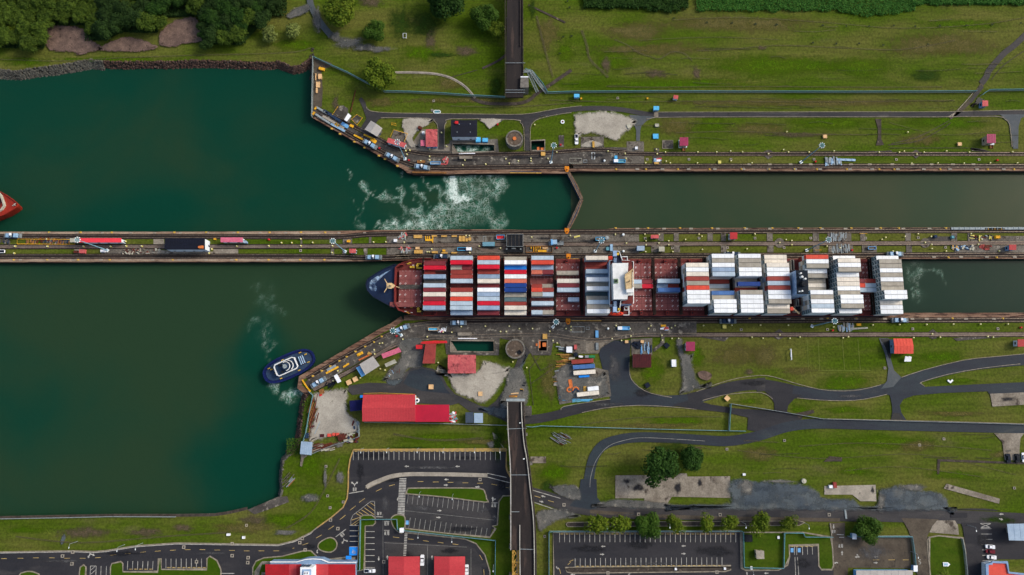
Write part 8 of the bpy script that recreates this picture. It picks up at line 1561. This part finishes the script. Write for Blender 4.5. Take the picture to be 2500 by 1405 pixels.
m1 = MB(); m1.cyl(0,0,0,.5,.35,.25,10); m1.cyl(0,0,.5,.7,.45,.4,10); m2 = MB(); m2.box(0,0,0,1.5,1.0,.12)
bo = proto_fit('bollard','bollard',[('bollard_head',m1,'yellow_gear'),('base_plate',m2,'ochre_plate')],'yellow mooring bollards on the lock walls')
for l,y,L in (('yellow mooring bollard on the northern chamber coping',414,[1504,1577,1655,1732,1810,1877,1939,1994,2067,2146,2183,2295,2411,2475]),('yellow mooring bollard on the upper island coping',557.6,[1503,1582,1660,1738,1818,1885,1949,2003,2078,2150,2194,2309]),('yellow mooring bollard on the left island coping',568,[120,197,273,426,504,581,658,735,794]),('yellow mooring bollard on the lower left island coping',635,[34,116,191,268,422,577,656,733,792]),('yellow mooring bollard on the lower right island coping',629,[2315,2433]),('yellow mooring bollard on the southern coping',778,[2090,2325,2448,2212,2020,1830])):
 for x in L: place(bo,x,y,l,.12,0,.9)
for x,y in ((762,917),(784,904),(805,893),(827,880),(845,870),(866,857),(890,845),(912,834),(930,820)): place(bo,x + 2,y + 2,'yellow mooring bollard along the slanting southern pier',.12)
for x,y in ((810,318),(830,331),(865,350),(890,364),(925,384),(940,392),(970,409)): place(bo,x,y - 3,'yellow mooring bollard along the slanting northern quay',.12)
for x,y,l in ((1284,400,'a'),): pass
for x,y,l in ((2436,391,'red post box on the northern grass strip beside dark ground'),(1992,394.5,'small red box on the northern strip beside the manhole'),(958,0,''),(998,391,'small red winch cap on the northern quay by the mast'),(926,362,'red cap between the two slanting locomotives'),(968,821,'red cap by the mast at the pier bend'),(2494,800,'red drum at the right end of the southern strip'),(656,585,'red box with white base on the left island grass'),(1339,0,''),(1369,353.5,'red crate on the gravel path by the mast'),(2081,611,'red and orange box beside the grey island pallets'),(2034,807,'red box left of the silver sheet stacks'),(1215,303.5,'small red vent on the grass by the foam pit road')):
 if y: cbox(l,x,y,1.0,.9,.9,0,'red_paint','box','box')
cbox('yellow caterpillar bulldozer body on the upper right island',2437,579,2.6,1.6,1.6,0,'yellow_flat','tractor','tractor'); cbox('teal cabinet on the upper right island paving',2327,579,1.6,1.6,1.4,0,'teal_steel','cabinet','cabinet'); cbox('navy cabinet on the upper right island paving',2285,577.5,1.6,1.6,1.4,0,'mule_dark','cabinet','cabinet'); cbox('silver box on the blue equipment stand beside the bridge wing',1493,605,1.6,4,1.8,0,'silver_blue','cabinet','cabinet'); cbox('teal box left of the silver equipment by the bridge wing',1485,607.5,2.4,2,1.4,0,'teal_steel','cabinet','cabinet')
cbox('red and white tractor box on the island strip, left',184,615,2.2,1.4,1.2,0,'rust','box','box'); cbox('pink and white cab box on the left island strip',200,614,3.2,2.2,1.6,0,'roof_pink_red','box','box'); cbox('white framed trough right of the pink and white cab box',251,613,2.8,1.4,.8,0,'roof_white','trough','trough'); cbox('left stack of bright blue crates by the black roofed building',1167.5,341,2.8,2.8,2,0,'blue_box'); cbox('right stack of bright blue crates by the black roofed building',1184.5,342,3.2,2.3,1.6,0,'blue_box')
cbox('white cabinet left of the rusty pink workshop',1033,323.5,1.5,1.5,1.6,0,'roof_white','cabinet','cabinet'); cbox('brown loader with yellow arm on the gravel yard',1025,312,2.2,1.8,1.4,-20,'rust','loader','loader'); cbox('orange wedge block on the wavy gravel slab',1449,353,1.3,3.8,1,2,'yellow_truss','block','block'); cbox('white block on the dark quay slab by the fork road',1554,361.5,1.6,1.6,1.2,0,'roof_white','cabinet','cabinet'); cbox('long concrete trough on the northern quay tracks',1137,385,7.6,1.6,1,0,'slab_light','trough','trough'); cbox('long concrete trough on the southern quay tracks',1134.5,816,8,1.9,1,0,'slab_light','trough','trough')
cbox('black square tank on the lawn by the seventh street tree',1828,1315,4,3.6,1.2,0,'black_steel','tank','tank'); cbox('white square box on the lawn right of the black tank',1901,1313,1.2,1.4,.8,0,'roof_white','cabinet','cabinet'); cbox('white cabinet at the lower kerb of the fenced lawn',1835,1387.5,1.2,1.6,1,0,'roof_white','cabinet','cabinet'); cbox('white cabinet on the car park divider, left one',1650,1390,1.2,1.2,.8,0,'roof_white','cabinet','cabinet'); cbox('white cabinet on the car park divider, right one',1770,1389,1.2,1.2,.8,0,'roof_white','cabinet','cabinet')
cbox('white sign block on the shore grass, left one',557,1306,1.9,1.2,.8,0,'roof_white','sign','sign'); cbox('white sign block on the shore grass, right one',594,1313,1.5,1.3,.8,0,'roof_white','sign','sign'); cbox('red block by the concrete ruin at the right',2039,1185,1.8,3,1.4,0,'roof_red_dull','cabinet','cabinet'); cbox('white block by the concrete ruin at the right',2029,1189,2,1.6,1.2,0,'roof_white','cabinet','cabinet'); cbox('white flat sign on the grass above the wet yard',1817,1159,1.6,1.2,.6,0,'roof_white','sign','sign')
rows_ = {}
for o in S.collection.objects:
 if o.parent is None and o.get('group') and o.get('label'): rows_.setdefault(o['label'],[]).append(o)
for l,L in rows_.items():
 if len(L) > 1:
  L.sort(key=lambda o: (round(o.location.x,1),-o.location.y))
  for i,o in enumerate(L): o['label'] = '%s %s, from left' % (ordn(i + 1),l.replace('leftmost ',''))
for o in S.collection.objects:
 if '_n' in o: del o['_n']
